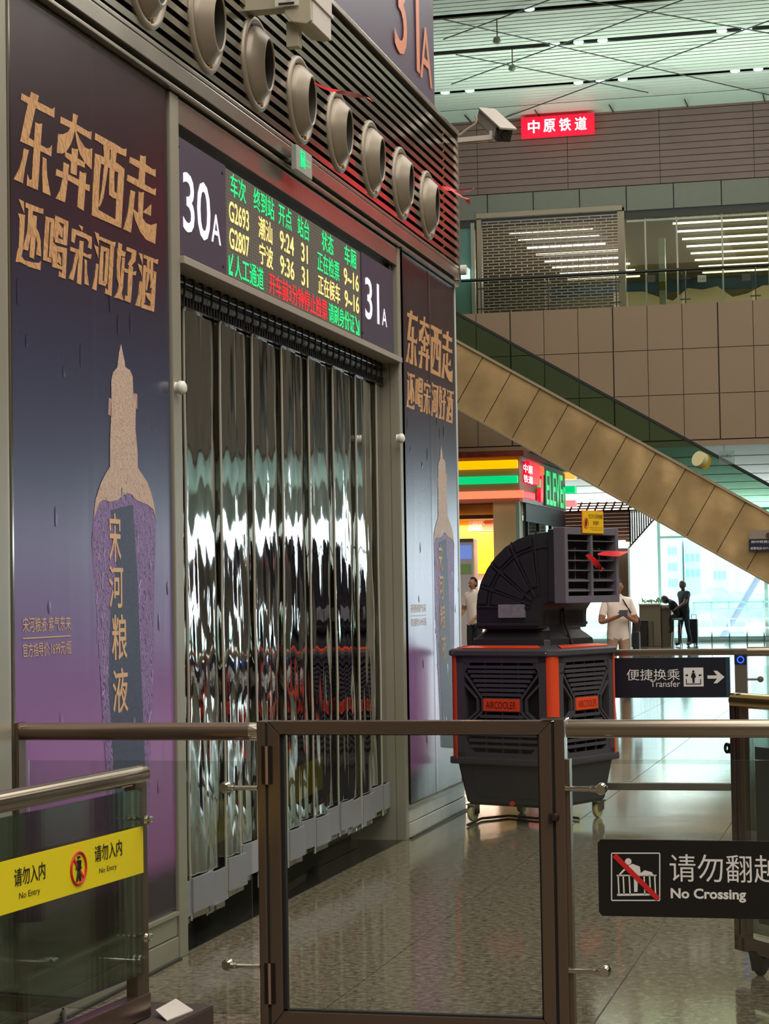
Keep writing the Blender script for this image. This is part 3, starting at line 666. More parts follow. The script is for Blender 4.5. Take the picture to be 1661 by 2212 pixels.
char_B2 = [
 [(92,92),(148,120),(152,245)], [(88,240),(160,258),(150,450),(140,620),(95,640),(105,300)],
 [(95,590),(135,620),(125,680),(150,720),(240,745),(305,750),(325,730),(318,825),(200,790),(110,740),(65,740),(80,640)],
 [(168,130),(320,190),(348,195),(345,250),(240,215),(165,180)], [(195,190),(240,210),(225,420),(190,625),(140,610),(150,560),(185,420)],
 [(238,260),(282,270),(268,500),(252,710),(205,690),(222,450)], [(270,380),(300,440),(320,520),(325,685),(275,665),(285,560),(270,450)],
 [(372,272),(412,290),(400,500),(390,690),(430,705),(430,750),(345,720),(352,560)], [(372,272),(460,300),(455,345),(375,320)], [(425,295),(460,305),(440,700),(405,690)],
 [(470,262),(510,282),(500,500),(465,520),(455,480)], [(470,262),(605,325),(600,375),(470,310)], [(560,310),(605,325),(590,575),(550,560)], [(465,480),(590,530),(590,575),(465,535)], [(500,330),(550,400),(540,500),(495,440)],
 [(460,570),(590,600),(575,915),(505,890),(510,830),(540,860),(545,650),(460,620)], [(440,530),(490,580),(490,760),(540,790),(535,820),(440,790)], [(505,640),(530,700),(530,775),(490,740)],
 [(708,358),(755,380),(745,425)], [(640,395),(740,430),(845,485),(840,610),(805,595),(815,540),(790,505),(680,460),(665,550),(635,530)],
 [(625,585),(700,610),(800,665),(840,660),(835,712),(740,670),(622,625)], [(718,520),(760,530),(750,700),(735,975),(692,960),(710,680)],
 [(680,640),(710,660),(690,750),(655,930),(608,910),(650,800)], [(770,710),(792,722),(795,850),(815,985),(770,965),(772,820)],
 [(870,430),(915,450),(915,580)], [(865,560),(912,590),(910,708)], [(888,755),(912,765),(900,900),(890,1035),(847,1015),(875,900)],
 [(920,475),(1060,535),(1088,535),(1080,585),(915,510)], [(938,570),(965,585),(955,930),(990,950),(985,990),(912,965),(925,750)], [(938,575),(1020,605),(1015,650),(938,615)], [(990,600),(1022,610),(1000,970),(970,950)],
 [(1035,545),(1075,560),(1060,800),(1045,1090),(980,1065),(985,1010),(1010,1030),(1020,800)],
 [(1118,540),(1155,560),(1130,800),(1135,900),(1165,980),(1150,1060),(1165,1135),(1120,1115),(1075,1105),(1110,1050),(1120,980),(1100,900),(1100,750)], [(1105,600),(1190,640),(1180,690),(1105,660)], [(1155,690),(1182,700),(1160,1010),(1135,1000)],
 [(1205,585),(1300,625),(1290,730),(1240,790),(1215,770),(1250,700),(1255,650),(1200,625)], [(1170,800),(1270,840),(1300,835),(1290,880),(1180,845)], [(1225,770),(1265,790),(1255,1000),(1240,1160),(1180,1135),(1185,1080),(1210,1095),(1215,900)],
 [(1322,645),(1362,660),(1365,775)], [(1312,755),(1355,780),(1355,890)], [(1335,935),(1358,945),(1350,1090),(1340,1200),(1293,1185),(1320,1090)],
 [(1378,665),(1500,715),(1525,710),(1518,765),(1376,700)], [(1375,770),(1400,780),(1388,1150),(1350,1210),(1360,1000)], [(1375,785),(1503,845),(1500,890),(1375,830)], [(1475,840),(1503,845),(1490,1100),(1480,1252),(1440,1235),(1455,1050)], [(1350,1165),(1480,1210),(1480,1252),(1350,1210)],
 [(1410,700),(1435,710),(1430,900),(1405,1040),(1398,1020),(1412,850)], [(1445,715),(1470,725),(1465,1000),(1440,1010),(1440,900)], [(1385,1050),(1445,1065),(1445,1150),(1410,1110)]]
bottle_gold = [[(657,58),(665,100),(676,150),(680,183),(705,200),(720,235),(723,320),(737,380),(735,520),(746,640),(748,730),(775,770),(800,810),(822,870),(838,940),(848,1010),(830,955),(800,930),(770,920),(735,902),(715,875),(695,868),(665,880),(640,905),(600,915),(560,905),(540,920),(507,1005),(520,900),(550,810),(575,760),(597,725),(598,560),(605,420),(604,260),(612,215),(637,185),(645,110)]]
ears = [[(590,350),(604,355),(600,450),(586,440)], [(727,325),(745,330),(745,415),(735,400)]]
bottle_body = [[(507,1000),(540,920),(560,900),(600,910),(640,900),(665,875),(695,865),(715,870),(735,900),(770,915),(800,925),(830,950),(845,1005),(838,1400),(830,1900),(812,2400),(800,2860),(600,2880),(585,2500),(560,2110),(548,1900),(530,1600),(510,1300),(498,1120)]]
bottle_band = [[(600,960),(720,930),(745,1300),(760,1700),(790,2400),(800,2860),(640,2880),(620,2400),(590,1900),(600,1500),(640,1200)]]
def polys(ps, f, x, lo=0.0):
    mb = MB()
    for i_, p_ in enumerate(ps):
        mb.prism([wl(*f(q), lo) for q in p_], (x + 0.00003 * i_, 0, 0))
    return mb
def rip(mb, dy): 
    for v in mb.v: v.y += dy
    return mb
POSTER_DY = 5.985
P0Y, P1Y = 6.617, 8.252
seam = wl(200, 1000).y
glossv = mat('print_highlight', (176, 160, 190), 0.35)
def poster(dy, label):
    t_ = thing('advertising_poster', (0, P0Y + dy + 0.8, 0.2), 0, label, 'poster')
    # vinyl sheet with a seam ridge and a few trapped air bubbles
    y0, y1, zb, zt = P0Y + dy, (P1Y + dy if dy == 0 else 14.215), 0.2, 3.658
    mb = MB(); ny, nz = 60, 110; vs = []
    rnd = random.Random(3)
    bub = [(rnd.uniform(y0, y1), rnd.uniform(0.5, 2.9), rnd.uniform(0.008, 0.016), rnd.uniform(0.02, 0.05)) for _ in range(26)]
    sy = seam + dy
    for k in range(nz + 1):
        z_ = zb + (zt - zb) * k / nz
        for i in range(ny + 1):
            yy = y0 + (y1 - y0) * i / ny
            x = 0.0004 * math.sin(yy * 9 + 0.4 * math.sin(z_ * 1.7)) + 0.0026 * math.exp(-((yy - sy) / 0.010) ** 2)
            vs.append((x, yy, z_))
    mb.add(vs, [(k * (ny + 1) + i, k * (ny + 1) + i + 1, (k + 1) * (ny + 1) + i + 1, (k + 1) * (ny + 1) + i) for k in range(nz) for i in range(ny)])
    mb.build('vinyl_sheet', poster_m, t_, smooth='all')
    bb = MB()
    for (by, bz, rw, rh) in bub:
        vs = [(0.0015, by, bz + 0)]; n = 10
        ring = [(0.0015, by + rw * math.cos(a * 2 * math.pi / n), bz + rh * math.sin(a * 2 * math.pi / n)) for a in range(n)]
        bb.add(ring + [(0.0035, by, bz - rh * 0.3)], [(i, (i + 1) % n, n) for i in range(n)])
    bb.build('air_bubbles', poster_m, t_, smooth='all')['kind'] = 'stuff'
    rip(polys(bottle_body, cC, 0.0006, 0.0006), dy).build('bottle_print', purp_b, t_)
    rip(polys(bottle_band, cC, 0.0006, 0.0012), dy).build('bottle_label_print', teal_b, t_)
    rip(polys(bottle_gold, cC, 0.0006, 0.0018), dy).build('bottle_cap_print', gold_b, t_)
    rip(polys(ears, cC, 0.0008, 0.0008), dy).build('handle_print', mat('print_pink', (170, 132, 128), 0.5), t_)['kind'] = 'stuff'
    rip(polys(char_A, cA, 0.0008, 0.0008), dy).build('headline_print', gold_t, t_)
    rip(polys(char_B1, cB, 0.0008, 0.0008), dy).build('headline_print', gold_t, t_)
    rip(polys(char_B2, cB, 0.0008, 0.0008), dy).build('slogan_print', gold_t, t_)
    # small lettering
    def wt_(body, pa, pb, x, m_, nm, bold=0.0):
        A = wl(*pa); B = wl(*pb)
        rip(text_mb(MB(), body, (x, A.y, A.z), (0, B.y - A.y, 0), (0, 0, B.z - A.z), bold), dy).build(nm, m_, t_)
    wt_('宋河粮液·紫气东来', (48.5, 1367), (151.5, 1330), 0.002, fine_g, 'lettering')
    wt_('官方指导价:1699元/瓶', (48.5, 1421), (153, 1383), 0.002, fine_g, 'lettering')
    A = wl(48.5, 1379.5); B = wl(152, 1371.5)
    rip(MB().box((0.001, A.y, A.z - 0.002), (0.002, B.y, A.z + 0.002)), dy).build('rule_line', fine_g, t_)
    for ch, a, b_ in (('宋', (235, 1213), (259, 1110)), ('河', (235, 1313), (264, 1223)), ('粮', (241, 1426), (272, 1327)), ('液', (243, 1541), (274, 1442))):
        wt_(ch, a, b_, 0.003, fine_g, 'calligraphy', 0.02)
    # raised relief lines printed on the bottle
    rl = MB(); r2 = random.Random(11)
    for k in range(34):
        px = r2.choice((r2.uniform(208, 232), r2.uniform(296, 330))); py = r2.uniform(1150, 1560)
        q = [wl(px, py, 0.0015), wl(px + r2.uniform(-6, 6), py + r2.uniform(10, 40), 0.0015)]
        rl.tube([q[0], q[1]], 0.0015, 4)
    rip(rl, dy).build('relief_print', glossv, t_)['kind'] = 'stuff'
    return t_
poster(0.0, 'large dark purple bottle poster left of the strip curtain, nearest the camera')
poster(POSTER_DY, 'large dark purple bottle poster right of the strip curtain, washed by pale glare')

# ---- door display sign
disp = thing('departure_display', (-0.02, 9.0, ZH), 0, 'wide LED departure board between two gate number panels above the strip curtain', 'display')
Yl, Yr, zl0, zl1 = 9.055, 11.548, 2.989, 3.489
def led_back():
    m = bpy.data.materials.new('led_module'); m.use_nodes = True; t = m.node_tree; b = t.nodes['Principled BSDF']
    g = t.nodes.new('ShaderNodeNewGeometry'); sx = t.nodes.new('ShaderNodeSeparateXYZ'); t.links.new(g.outputs['Position'], sx.inputs[0])
    outs = []
    for ax, sc_ in (('Y', 2 * math.pi / 0.0312), ('Z', 2 * math.pi / 0.0156)):
        a = t.nodes.new('ShaderNodeMath'); a.operation = 'MULTIPLY'; a.inputs[1].default_value = sc_; t.links.new(sx.outputs[ax], a.inputs[0])
        s_ = t.nodes.new('ShaderNodeMath'); s_.operation = 'SINE'; t.links.new(a.outputs[0], s_.inputs[0]); outs.append(s_)
    ad = t.nodes.new('ShaderNodeMath'); ad.operation = 'ADD'; t.links.new(outs[0].outputs[0], ad.inputs[0]); t.links.new(outs[1].outputs[0], ad.inputs[1])
    r = t.nodes.new('ShaderNodeValToRGB'); r.color_ramp.elements[0].color = (*srgb((52, 52, 50)), 1); r.color_ramp.elements[1].color = (*srgb((120, 112, 98)), 1)
    mr = t.nodes.new('ShaderNodeMapRange'); mr.inputs['From Min'].default_value = -2; mr.inputs['From Max'].default_value = 2
    t.links.new(ad.outputs[0], mr.inputs['Value']); t.links.new(mr.outputs[0], r.inputs[0]); t.links.new(r.outputs[0], b.inputs['Base Color'])
    b.inputs['Roughness'].default_value = 0.5
    return m
MB().box((-0.05, Yl, zl0), (-0.004, Yr, zl1)).build('led_matrix', led_back(), disp)
def led_mat(name, col, hot, es):
    m = bpy.data.materials.new(name); m.use_nodes = True; t = m.node_tree; b = t.nodes['Principled BSDF']
    g = t.nodes.new('ShaderNodeNewGeometry'); sx = t.nodes.new('ShaderNodeSeparateXYZ'); t.links.new(g.outputs['Position'], sx.inputs[0])
    a = t.nodes.new('ShaderNodeMath'); a.operation = 'MULTIPLY'; a.inputs[1].default_value = 2 * math.pi / 0.0078 ; t.links.new(sx.outputs['Z'], a.inputs[0])
    s_ = t.nodes.new('ShaderNodeMath'); s_.operation = 'SINE'; t.links.new(a.outputs[0], s_.inputs[0])
    mr = t.nodes.new('ShaderNodeMapRange'); mr.inputs['From Min'].default_value = -1; mr.inputs['To Min'].default_value = 0.45; mr.inputs['To Max'].default_value = es
    t.links.new(s_.outputs[0], mr.inputs['Value']); t.links.new(mr.outputs[0], b.inputs['Emission Strength'])
    b.inputs['Base Color'].default_value = (*srgb(col), 1); b.inputs['Emission Color'].default_value = (*srgb(hot), 1)
    return m
ledG = led_mat('led_green', (0, 200, 110), (10, 235, 130), 1.5); ledY = led_mat('led_amber', (240, 210, 120), (250, 222, 130), 1.7); ledR = led_mat('led_red', (230, 20, 30), (255, 24, 40), 1.6)
rh = (zl1 - zl0) / 4
def led(body, pa, pb, row, m_, pxrow=None):
    ya = wl(pa, 480 + (pa - 487) * 0.56).y; yb = wl(pb, 480 + (pb - 487) * 0.56).y
    z_ = zl1 - rh * (row + 1) + rh * 0.07
    cjk = any(ord(c) > 255 for c in body)
    text(body, (-0.002, ya, z_), (0, yb - ya, 0), (0, 0, rh * (0.86 if cjk else 0.80)), m_, disp, 'led_text', 0.012)
for body, a, b_ in (('车次', 500, 533), ('终到站', 550, 594), ('开点', 604, 632), ('站台', 645, 670), ('状态', 697, 722), ('车厢', 746, 771)): led(body, a, b_, 0, ledG)
for body, a, b_, m_ in (('G2693', 496, 539, ledY), ('潮汕', 560, 589, ledY), ('9:24', 606, 636, ledY), ('31', 652, 666, ledY), ('正在检票', 687, 734, ledG), ('9~16', 744, 776, ledY)): led(body, a, b_, 1, m_)
for body, a, b_, m_ in (('G2807', 496, 539, ledY), ('宁波', 561, 590, ledY), ('9:36', 606, 636, ledY), ('31', 652, 666, ledY), ('正在候车', 688, 735, ledY), ('9~16', 745, 776, ledY)): led(body, a, b_, 2, m_)
for body, a, b_, m_ in (('↙', 494, 504, ledG), ('人工通道', 507, 569, ledG), ('开车前3分钟停止检票', 581, 706, ledR), ('请刷身份证', 710, 765, ledG), ('↘', 767, 776, ledG)): led(body, a, b_, 3, m_)
pan = mat('sign_panel_purple', (62, 52, 72), 0.4)
MB().box((-0.045, 8.385, 2.975), (0.0, 9.045, 3.495)).build('number_panel', pan, disp)
MB().box((-0.045, 11.56, 2.975), (0.0, 12.33, 3.495)).build('number_panel', pan, disp)
MB().box((-0.045, 12.33, 2.975), (-0.02, D1, 3.54)).build('end_filler', mat('filler_dark', (46, 42, 38), 0.5), disp)
numw = mat('number_white_lit', (238, 232, 245), 0.4, emit=(240, 228, 250), es=0.55)
def wtext(body, pa, pb, m_, par, x=0.004, nm='number', bold=0.0, X=0.0):
    A = wl(*pa, X); B = wl(*pb, X)
    return text(body, (X + x, A.y, A.z), (0, B.y - A.y, 0), (0, 0, B.z - A.z), m_, par, nm, bold)
A = wl(394, 497); 
wtext('30', (394, 497), (452, 402), numw, disp, bold=0.01)
wtext('A', (455, 521), (475, 469), numw, disp, bold=0.01)
wtext('31', (788, 687), (817, 614), numw, disp, bold=0.01)
wtext('A', (824, 702), (834, 670), numw, disp, bold=0.01)
for (px, py) in ((386, 317), (480, 374), (386, 532), (482, 576), (783, 719)):
    p = wl(px, py); MB().lathe([(0.007, 0), (0.007, 0.003), (0, 0.004)], (0, p.y, p.z), (1, 0, 0), 10).build('screw', black, disp)

# ---- upper fascia with copper gate number
upf = thing('gate_number_fascia', (-0.2, 10, 4.78), 0, 'purple upper fascia board with large copper 31A above the louvres', 'sign')
MB().box((-0.2, 5.0, 4.78), (-0.06, 13.93, 6.6)).build('board', mat('fascia_purple', (84, 66, 92), 0.35, noise=0.06, nscale=1.0), upf)
MB().box((-0.06, 5.0, 4.78), (-0.055, 13.93, 4.80)).build('edge', steel, upf)
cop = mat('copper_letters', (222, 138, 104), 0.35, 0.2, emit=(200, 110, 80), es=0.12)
A = wl(850, 104, -0.06); B = wl(903, 90, -0.06)
text('31', (-0.05, A.y, A.z), (0, B.y - A.y, 0), (0, 0, (B.y - A.y) * 0.92), cop, upf, 'number')
wtext('A', (905, 165), (929, 75), cop, upf, 0.01, 'number', 0.0, -0.06)

# ---- strip curtain
def pvc():
    m = bpy.data.materials.new('clear_pvc'); m.use_nodes = True; t = m.node_tree; t.nodes.clear()
    o = t.nodes.new('ShaderNodeOutputMaterial'); tr = t.nodes.new('ShaderNodeBsdfTransparent'); gl = t.nodes.new('ShaderNodeBsdfGlossy'); df = t.nodes.new('ShaderNodeBsdfDiffuse')
    tr.inputs[0].default_value = (0.30, 0.285, 0.24, 1); df.inputs[0].default_value = (*srgb((118, 114, 100)), 1); gl.inputs['Roughness'].default_value = 0.035; gl.inputs['Color'].default_value = (0.72, 0.74, 0.74, 1)
    fr = t.nodes.new('ShaderNodeFresnel'); fr.inputs['IOR'].default_value = 1.42
    m1 = t.nodes.new('ShaderNodeMixShader'); m1.inputs[0].default_value = 0.10; m2 = t.nodes.new('ShaderNodeMixShader')
    g = t.nodes.new('ShaderNodeNewGeometry'); mp = t.nodes.new('ShaderNodeMapping'); mp.inputs['Scale'].default_value = (1, 14, 1.4)
    n = t.nodes.new('ShaderNodeTexNoise'); n.inputs['Scale'].default_value = 1.6; n.inputs['Detail'].default_value = 3; t.links.new(g.outputs['Position'], mp.inputs[0]); t.links.new(mp.outputs[0], n.inputs['Vector'])
    bp = t.nodes.new('ShaderNodeBump'); bp.inputs['Strength'].default_value = 0.15; bp.inputs['Distance'].default_value = 0.006
    t.links.new(n.outputs['Fac'], bp.inputs['Height']); t.links.new(bp.outputs[0], gl.inputs['Normal'])
    t.links.new(tr.outputs[0], m1.inputs[1]); t.links.new(df.outputs[0], m1.inputs[2]); t.links.new(fr.outputs[0], m2.inputs[0]); t.links.new(m1.outputs[0], m2.inputs[1]); t.links.new(gl.outputs[0], m2.inputs[2])
    t.links.new(m2.outputs[0], o.inputs[0]); return m
pvc_m = pvc()
hem_m = mat('hem_grey', (132, 132, 138), 0.4); rib_m = mat('strip_edge', (168, 164, 150), 0.3)
cur = thing('strip_curtain', (-0.1, 10.4, 2.9), 0, 'clear PVC strip curtain with grey weighted hems hanging in the gate doorway', 'curtain')
PIT = 0.2525; Y0c = 8.462
for k in range(16):
    ya = Y0c + k * PIT; yb = ya + PIT + 0.03
    if k == 15: yb = D1 - 0.01
    rr = random.Random(100 + k); lift = [0.10, 0.115, 0.10, 0.14, 0.17, 0.12, 0.15, 0.15, 0.17, 0.16, 0.18, 0.19, 0.17, 0.18, 0.2, 0.2][k] - 0.03
    nu, nv = 16, 90; vs = []; ztop = 2.86; zbot = lift
    a1, a2, a3 = [rr.uniform(0, 6.28) for _ in range(3)]; amp = rr.uniform(0.6, 1.2); xoff = 0.012 * (k % 2)
    for v in range(nv + 1):
        fz = v / nv; z_ = ztop + (zbot - ztop) * fz
        for u in range(nu + 1):
            fu = u / nu
            grow = 0.12 + 0.88 * min(1, fz * 1.4)
            x = -0.115 + xoff + 0.016 * (math.cos((fu - 0.5) * math.pi)) ** 0.8 if False else -0.115 + xoff + 0.0015 * math.sin(math.pi * fu)
            x += grow * amp * (0.0022 * math.sin(a1 + z_ * 2.6 + fu * 5) + 0.0016 * math.sin(a2 + z_ * 6.1 - fu * 9) + 0.0008 * math.sin(a3 + z_ * 13 + fu * 14))
            x += 0.004 * math.exp(-((fu - 0.04) / 0.05) ** 2)
            yy = ya + (yb - ya) * fu + 0.004 * math.sin(a2 + z_ * 1.5) * fz
            vs.append((x, yy, z_))
    mb = MB(); mb.add(vs, [(v * (nu + 1) + u, v * (nu + 1) + u + 1, (v + 1) * (nu + 1) + u + 1, (v + 1) * (nu + 1) + u) for v in range(nv) for u in range(nu)])
    st = mb.build('strip', pvc_m, cur, smooth='all')
    # reinforced edge bead and weighted hem of this strip
    e_ = MB(); e_.tube([(Vector(vs[v * (nu + 1)]) + Vector((0.004, 0, 0))) for v in range(0, nv + 1, 5)], 0.0065, 6); e_.build('edge_bead', rib_m, st, smooth=True)
    h = MB(); hz0 = zbot + 0.035; hz1 = hz0 + 0.15
    f0 = [(-0.095 + xoff + 0.006 * math.sin(math.pi * u / 6), ya + (yb - ya) * u / 6) for u in range(7)]
    tilt = rr.uniform(-0.012, 0.012)
    h.add([(x, y, hz0 + tilt * i / 6) for i, (x, y) in enumerate(f0)] + [(x, y, hz1 + tilt * i / 6) for i, (x, y) in enumerate(f0)] + [(x - 0.012, y, hz0 + tilt * i / 6) for i, (x, y) in enumerate(f0)] + [(x - 0.012, y, hz1 + tilt * i / 6) for i, (x, y) in enumerate(f0)],
          [(i, i + 1, 8 + i, 7 + i) for i in range(6)] + [(14 + i + 1, 14 + i, 21 + i, 22 + i) for i in range(6)] + [(7 + i, 8 + i, 22 + i, 21 + i) for i in range(6)] + [(0, 7, 21, 14), (6, 20, 27, 13)])
    h.build('hem', hem_m, st)
MB().tube([(-0.09, D0, 2.905), (-0.09, D1, 2.905)], 0.013, 10).build('rod', mat('rod_dark', (40, 40, 40), 0.25, 0.7), cur, smooth=True)
MB().box((-0.10, D0, 2.80), (-0.085, D1, 2.806)).build('rail', mat('rod_dark'), cur)
MB().box((-0.10, D0, 2.842), (-0.085, D1, 2.848)).build('rail', mat('rod_dark'), cur)
cm = MB(); yy = D0 + 0.03
while yy < D1: cm.box((-0.102, yy, 2.803), (-0.088, yy + 0.016, 2.846)); yy += 0.042
cm.build('rail_teeth', black, cur)['kind'] = 'stuff'
MB().box((-0.118, D0, 2.85), (-0.112, D1, 2.89)).build('clamp_strip', mat('clamp_bright', (190, 200, 205), 0.2, 0.7), cur)
for k in range(33):
    yy = D0 + 0.06 + k * (PIT / 2)
    if yy > D1 - 0.03: break
    MB().tube([(-0.095, yy, 2.80), (-0.08, yy, 2.86), (-0.08, yy, 2.93), (-0.10, yy, 2.94)], 0.006, 5).build('hook', black, cur)

# ---- jet nozzles
RING = 0.228
nz0 = None
NY = 9.45; NP = 0.757
def nozzle(cy, cz, label):
    t_ = thing('air_nozzle', (0.0, cy, cz), 0, label, 'vent', 'round swivelling air nozzles along the louvres')
    c = Vector((0.03, cy, cz))
    c.x = 0.0
    MB().lathe([(RING - 0.05, 0.015), (RING, 0.015), (RING + 0.001, 0.030), (RING - 0.003, 0.040), (RING - 0.012, 0.046), (RING - 0.030, 0.042), (RING - 0.038, 0.030), (RING - 0.042, 0.01)], c, (1, 0, 0), 48).build('flange_ring', nozzle_m, t_, smooth='all')
    ax = Vector((1.0, 0.10, -0.05)).normalized()
    MB().lathe([(RING - 0.044, 0.01), (RING - 0.046, 0.035), (RING - 0.052, 0.047), (RING - 0.075, 0.072), (RING - 0.096, 0.094), (RING - 0.102, 0.098), (RING - 0.107, 0.098), (RING - 0.111, 0.092)], c, ax, 48).build('nozzle_cone', nozzle_m, t_, smooth='all')
    MB().lathe([(RING - 0.111, 0.092), (RING - 0.116, 0.06), (RING - 0.120, 0.0), (0.0, 0.0)], c, ax, 40).build('throat', mat('throat_dark', (44, 40, 33), 0.7), t_, smooth=True)
    p = c + Vector((0.05, 0, -(RING - 0.03)))
    MB().tube([p, p + Vector((0.012, 0, 0))], 0.01, 10).build('screw', mat('brass', (190, 150, 90), 0.3, 0.9), t_)
    return t_
names = ['cut off by the top edge of the picture', 'second from the top left', 'third from the left, above the panel reading 30A', 'fourth, directly above the green exit light', 'fifth, beside the hanging red ribbon', 'sixth, between the ribbon and the corner', 'next to last before the wall corner', 'last at the wall corner with a red ribbon']
for i in range(8):
    nozzle(NY + (i - 2) * NP, 4.065, 'taupe round air nozzle ' + names[i])

# ---- green exit light under the fourth nozzle
ex = thing('exit_light', (0.0, 10.4, 3.70), 0, 'small boxed exit light with green figure below the fourth air nozzle', 'sign')
A = wl(641, 356, 0.10); B = wl(671, 345, 0.10)
ya = wl(641, 335, 0.10).y; yb = wl(674, 350, 0.10).y; zt_ = wl(641, 314, 0.10).z; zb_ = wl(641, 363, 0.10).z
MB().box((0.072, ya - 0.005, zb_ - 0.005), (0.10, yb, zt_ + 0.005)).box((0.0, ya + 0.05, zb_ + .05), (0.08, ya + 0.1, zt_ - .05)).build('case', mat('exit_case', (170, 176, 170), 0.35, 0.2), ex, bevel=0.004)
egm = mat('exit_green', (0, 200, 120), 0.4, emit=(0, 220, 130), es=0.9)
H = zt_ - zb_; Wd = yb - ya
f = MB(); X = 0.102
f.box((X, ya + Wd * .22, zb_ + H * .18), (X + .002, ya + Wd * .27, zb_ + H * .9)); f.box((X, ya + Wd * .22, zb_ + H * .84), (X + .002, ya + Wd * .5, zb_ + H * .9)); f.box((X, ya + Wd * .45, zb_ + H * .18), (X + .002, ya + Wd * .5, zb_ + H * .9))
f.box((X, ya + Wd * .30, zb_ + H * .42), (X + .002, ya + Wd * .42, zb_ + H * .66)); f.box((X, ya + Wd * .31, zb_ + H * .2), (X + .002, ya + Wd * .35, zb_ + H * .42)); f.box((X, ya + Wd * .38, zb_ + H * .25), (X + .002, ya + Wd * .42, zb_ + H * .42)); f.box((X, ya + Wd * .33, zb_ + H * .70), (X + .002, ya + Wd * .40, zb_ + H * .78))
f.build('figure', egm, ex)
text('安全出口', (X + .001, ya + Wd * .56, zb_ + H * .55), (0, Wd * .3, 0), (0, 0, H * .13), egm, ex)
text('EXIT', (X + .001, ya + Wd * .56, zb_ + H * .35), (0, Wd * .3, 0), (0, 0, H * .12), egm, ex)

# ---- box projector / detector at the top
bx0 = wl(652, 60, 0.32)
det = thing('wall_detector', (0.1, 10.3, 4.7), 0, 'beige boxed detector on a bracket above the fourth air nozzle', 'device')
bm_ = mat('device_beige', (178, 170, 146), 0.5); bm2 = mat('device_pale', (196, 186, 176), 0.45)
c1 = wl(668, 60, 0.37); y1_ = c1.y; DZ = wl(690, 92, 0.37).z - 4.54
f = MB(); f.prism([(0.25, y1_, 4.64), (0.285, y1_, 4.60), (0.355, y1_, 4.585), (0.38, y1_, 4.60), (0.38, y1_, 4.82), (0.33, y1_, 4.86), (0.25, y1_, 4.84)], (0, 0.34, 0)); f.build('housing', bm_, det, bevel=0.006)
f = MB(); f.box((0.37, y1_ + 0.02, 4.59), (0.384, y1_ + 0.34, 4.70)); f.build('lower_cover', bm2, det, bevel=0.003)
MB().box((0.37, y1_ + 0.01, 4.70), (0.392, y1_ + 0.36, 4.716)).build('ridge', bm2, det)
MB().box((0.372, y1_ + 0.02, 4.72), (0.386, y1_ + 0.35, 4.86)).build('upper_cover', bm2, det)
MB().box((0.21, y1_ - 0.02, 4.67), (0.325, y1_ - 0.012, 4.755)).build('bracket_plate', white_p, det, bevel=0.002)
for zz in (4.675, 4.735): MB().box((0.23, y1_ - 0.026, zz + .003), (0.305, y1_ - 0.018, zz + 0.011)).build('slot', black, det)
MB().tube([(0.285, y1_ - 0.015, 4.712), (0.285, y1_ - 0.03, 4.712)], 0.009, 10).build('bolt', black, det)
MB().box((0.24, y1_ + 0.06, 4.50), (0.30, y1_ + 0.12, 4.62)).build('stem', bm_, det, bevel=0.004)
MB().box((0.0, y1_ + 0.1, 4.70), (0.26, y1_ + 0.2, 4.80)).build('wall_arm', bm_, det)
for ch in det.children:
    for v in ch.data.vertices: v.co.z += DZ
det.location = det.location

# ---- CCTV camera at the wall corner
cc_ = thing('security_camera', (0.05, YE, 4.6), 0, 'white bullet security camera on an arm at the louvre corner', 'camera')
cw = mat('camera_white', (196, 190, 180), 0.35); cb = mat('camera_black', (22, 22, 24), 0.3)
def ctr(x, y, s=0): return at(x, y, YE + s)
MB().prism([ctr(972, 290), ctr(979, 286), ctr(980, 320), ctr(976, 323), ctr(972, 318)], (0, 0.05, 0)).build('wall_plate', cw, cc_, bevel=0.003)
ab = MB(); ab.bar(ctr(978, 305), ctr(1062, 297), 0.035, 0.035); ab.build('arm', cw, cc_, bevel=0.004)
MB().tube([ctr(985, 297), ctr(1010, 278), ctr(1027, 267), ctr(1030, 258), ctr(1027, 250)], 0.007, 8).build('cable', mat('cable_beige', (178, 160, 130), 0.5), cc_, smooth=True)
MB().tube([ctr(984, 311), ctr(1020, 308), ctr(1054, 306), ctr(1062, 299)], 0.006, 8).build('cable', mat('cable_beige'), cc_, smooth=True)
A = ctr(1046, 250, 0.24); B = ctr(1086, 287, 0.0)
d = (B - A).normalized(); L = (B - A).length; sd = d.cross(Vector((0, 0, 1))).normalized(); up_ = sd.cross(d).normalized()
b1 = MB(); b1.obox((A + B) / 2, d * L / 2, sd * 0.055, up_ * 0.05); b1.build('housing', cw, cc_, bevel=0.015)
b1 = MB(); b1.obox((A + B) / 2 + up_ * 0.055 + d * 0.04, d * (L / 2 + 0.03), sd * 0.066, up_ * 0.008); b1.build('sun_shield', cw, cc_, bevel=0.006)
b1 = MB(); b1.obox(B + d * 0.012 - up_ * 0.002, d * 0.03, sd * 0.054, up_ * 0.05); b1.build('front_face', cb, cc_, bevel=0.01)
MB().lathe([(0.0, 0.008), (0.03, 0.008), (0.034, 0.0), (0.034, -0.02)], B + d * 0.042, d, 20).build('lens', mat('lens', (30, 10, 10), 0.1), cc_, smooth=True)
MB().tube([ctr(1060, 300), ctr(1060, 283)], 0.014, 10).build('joint', cw, cc_)

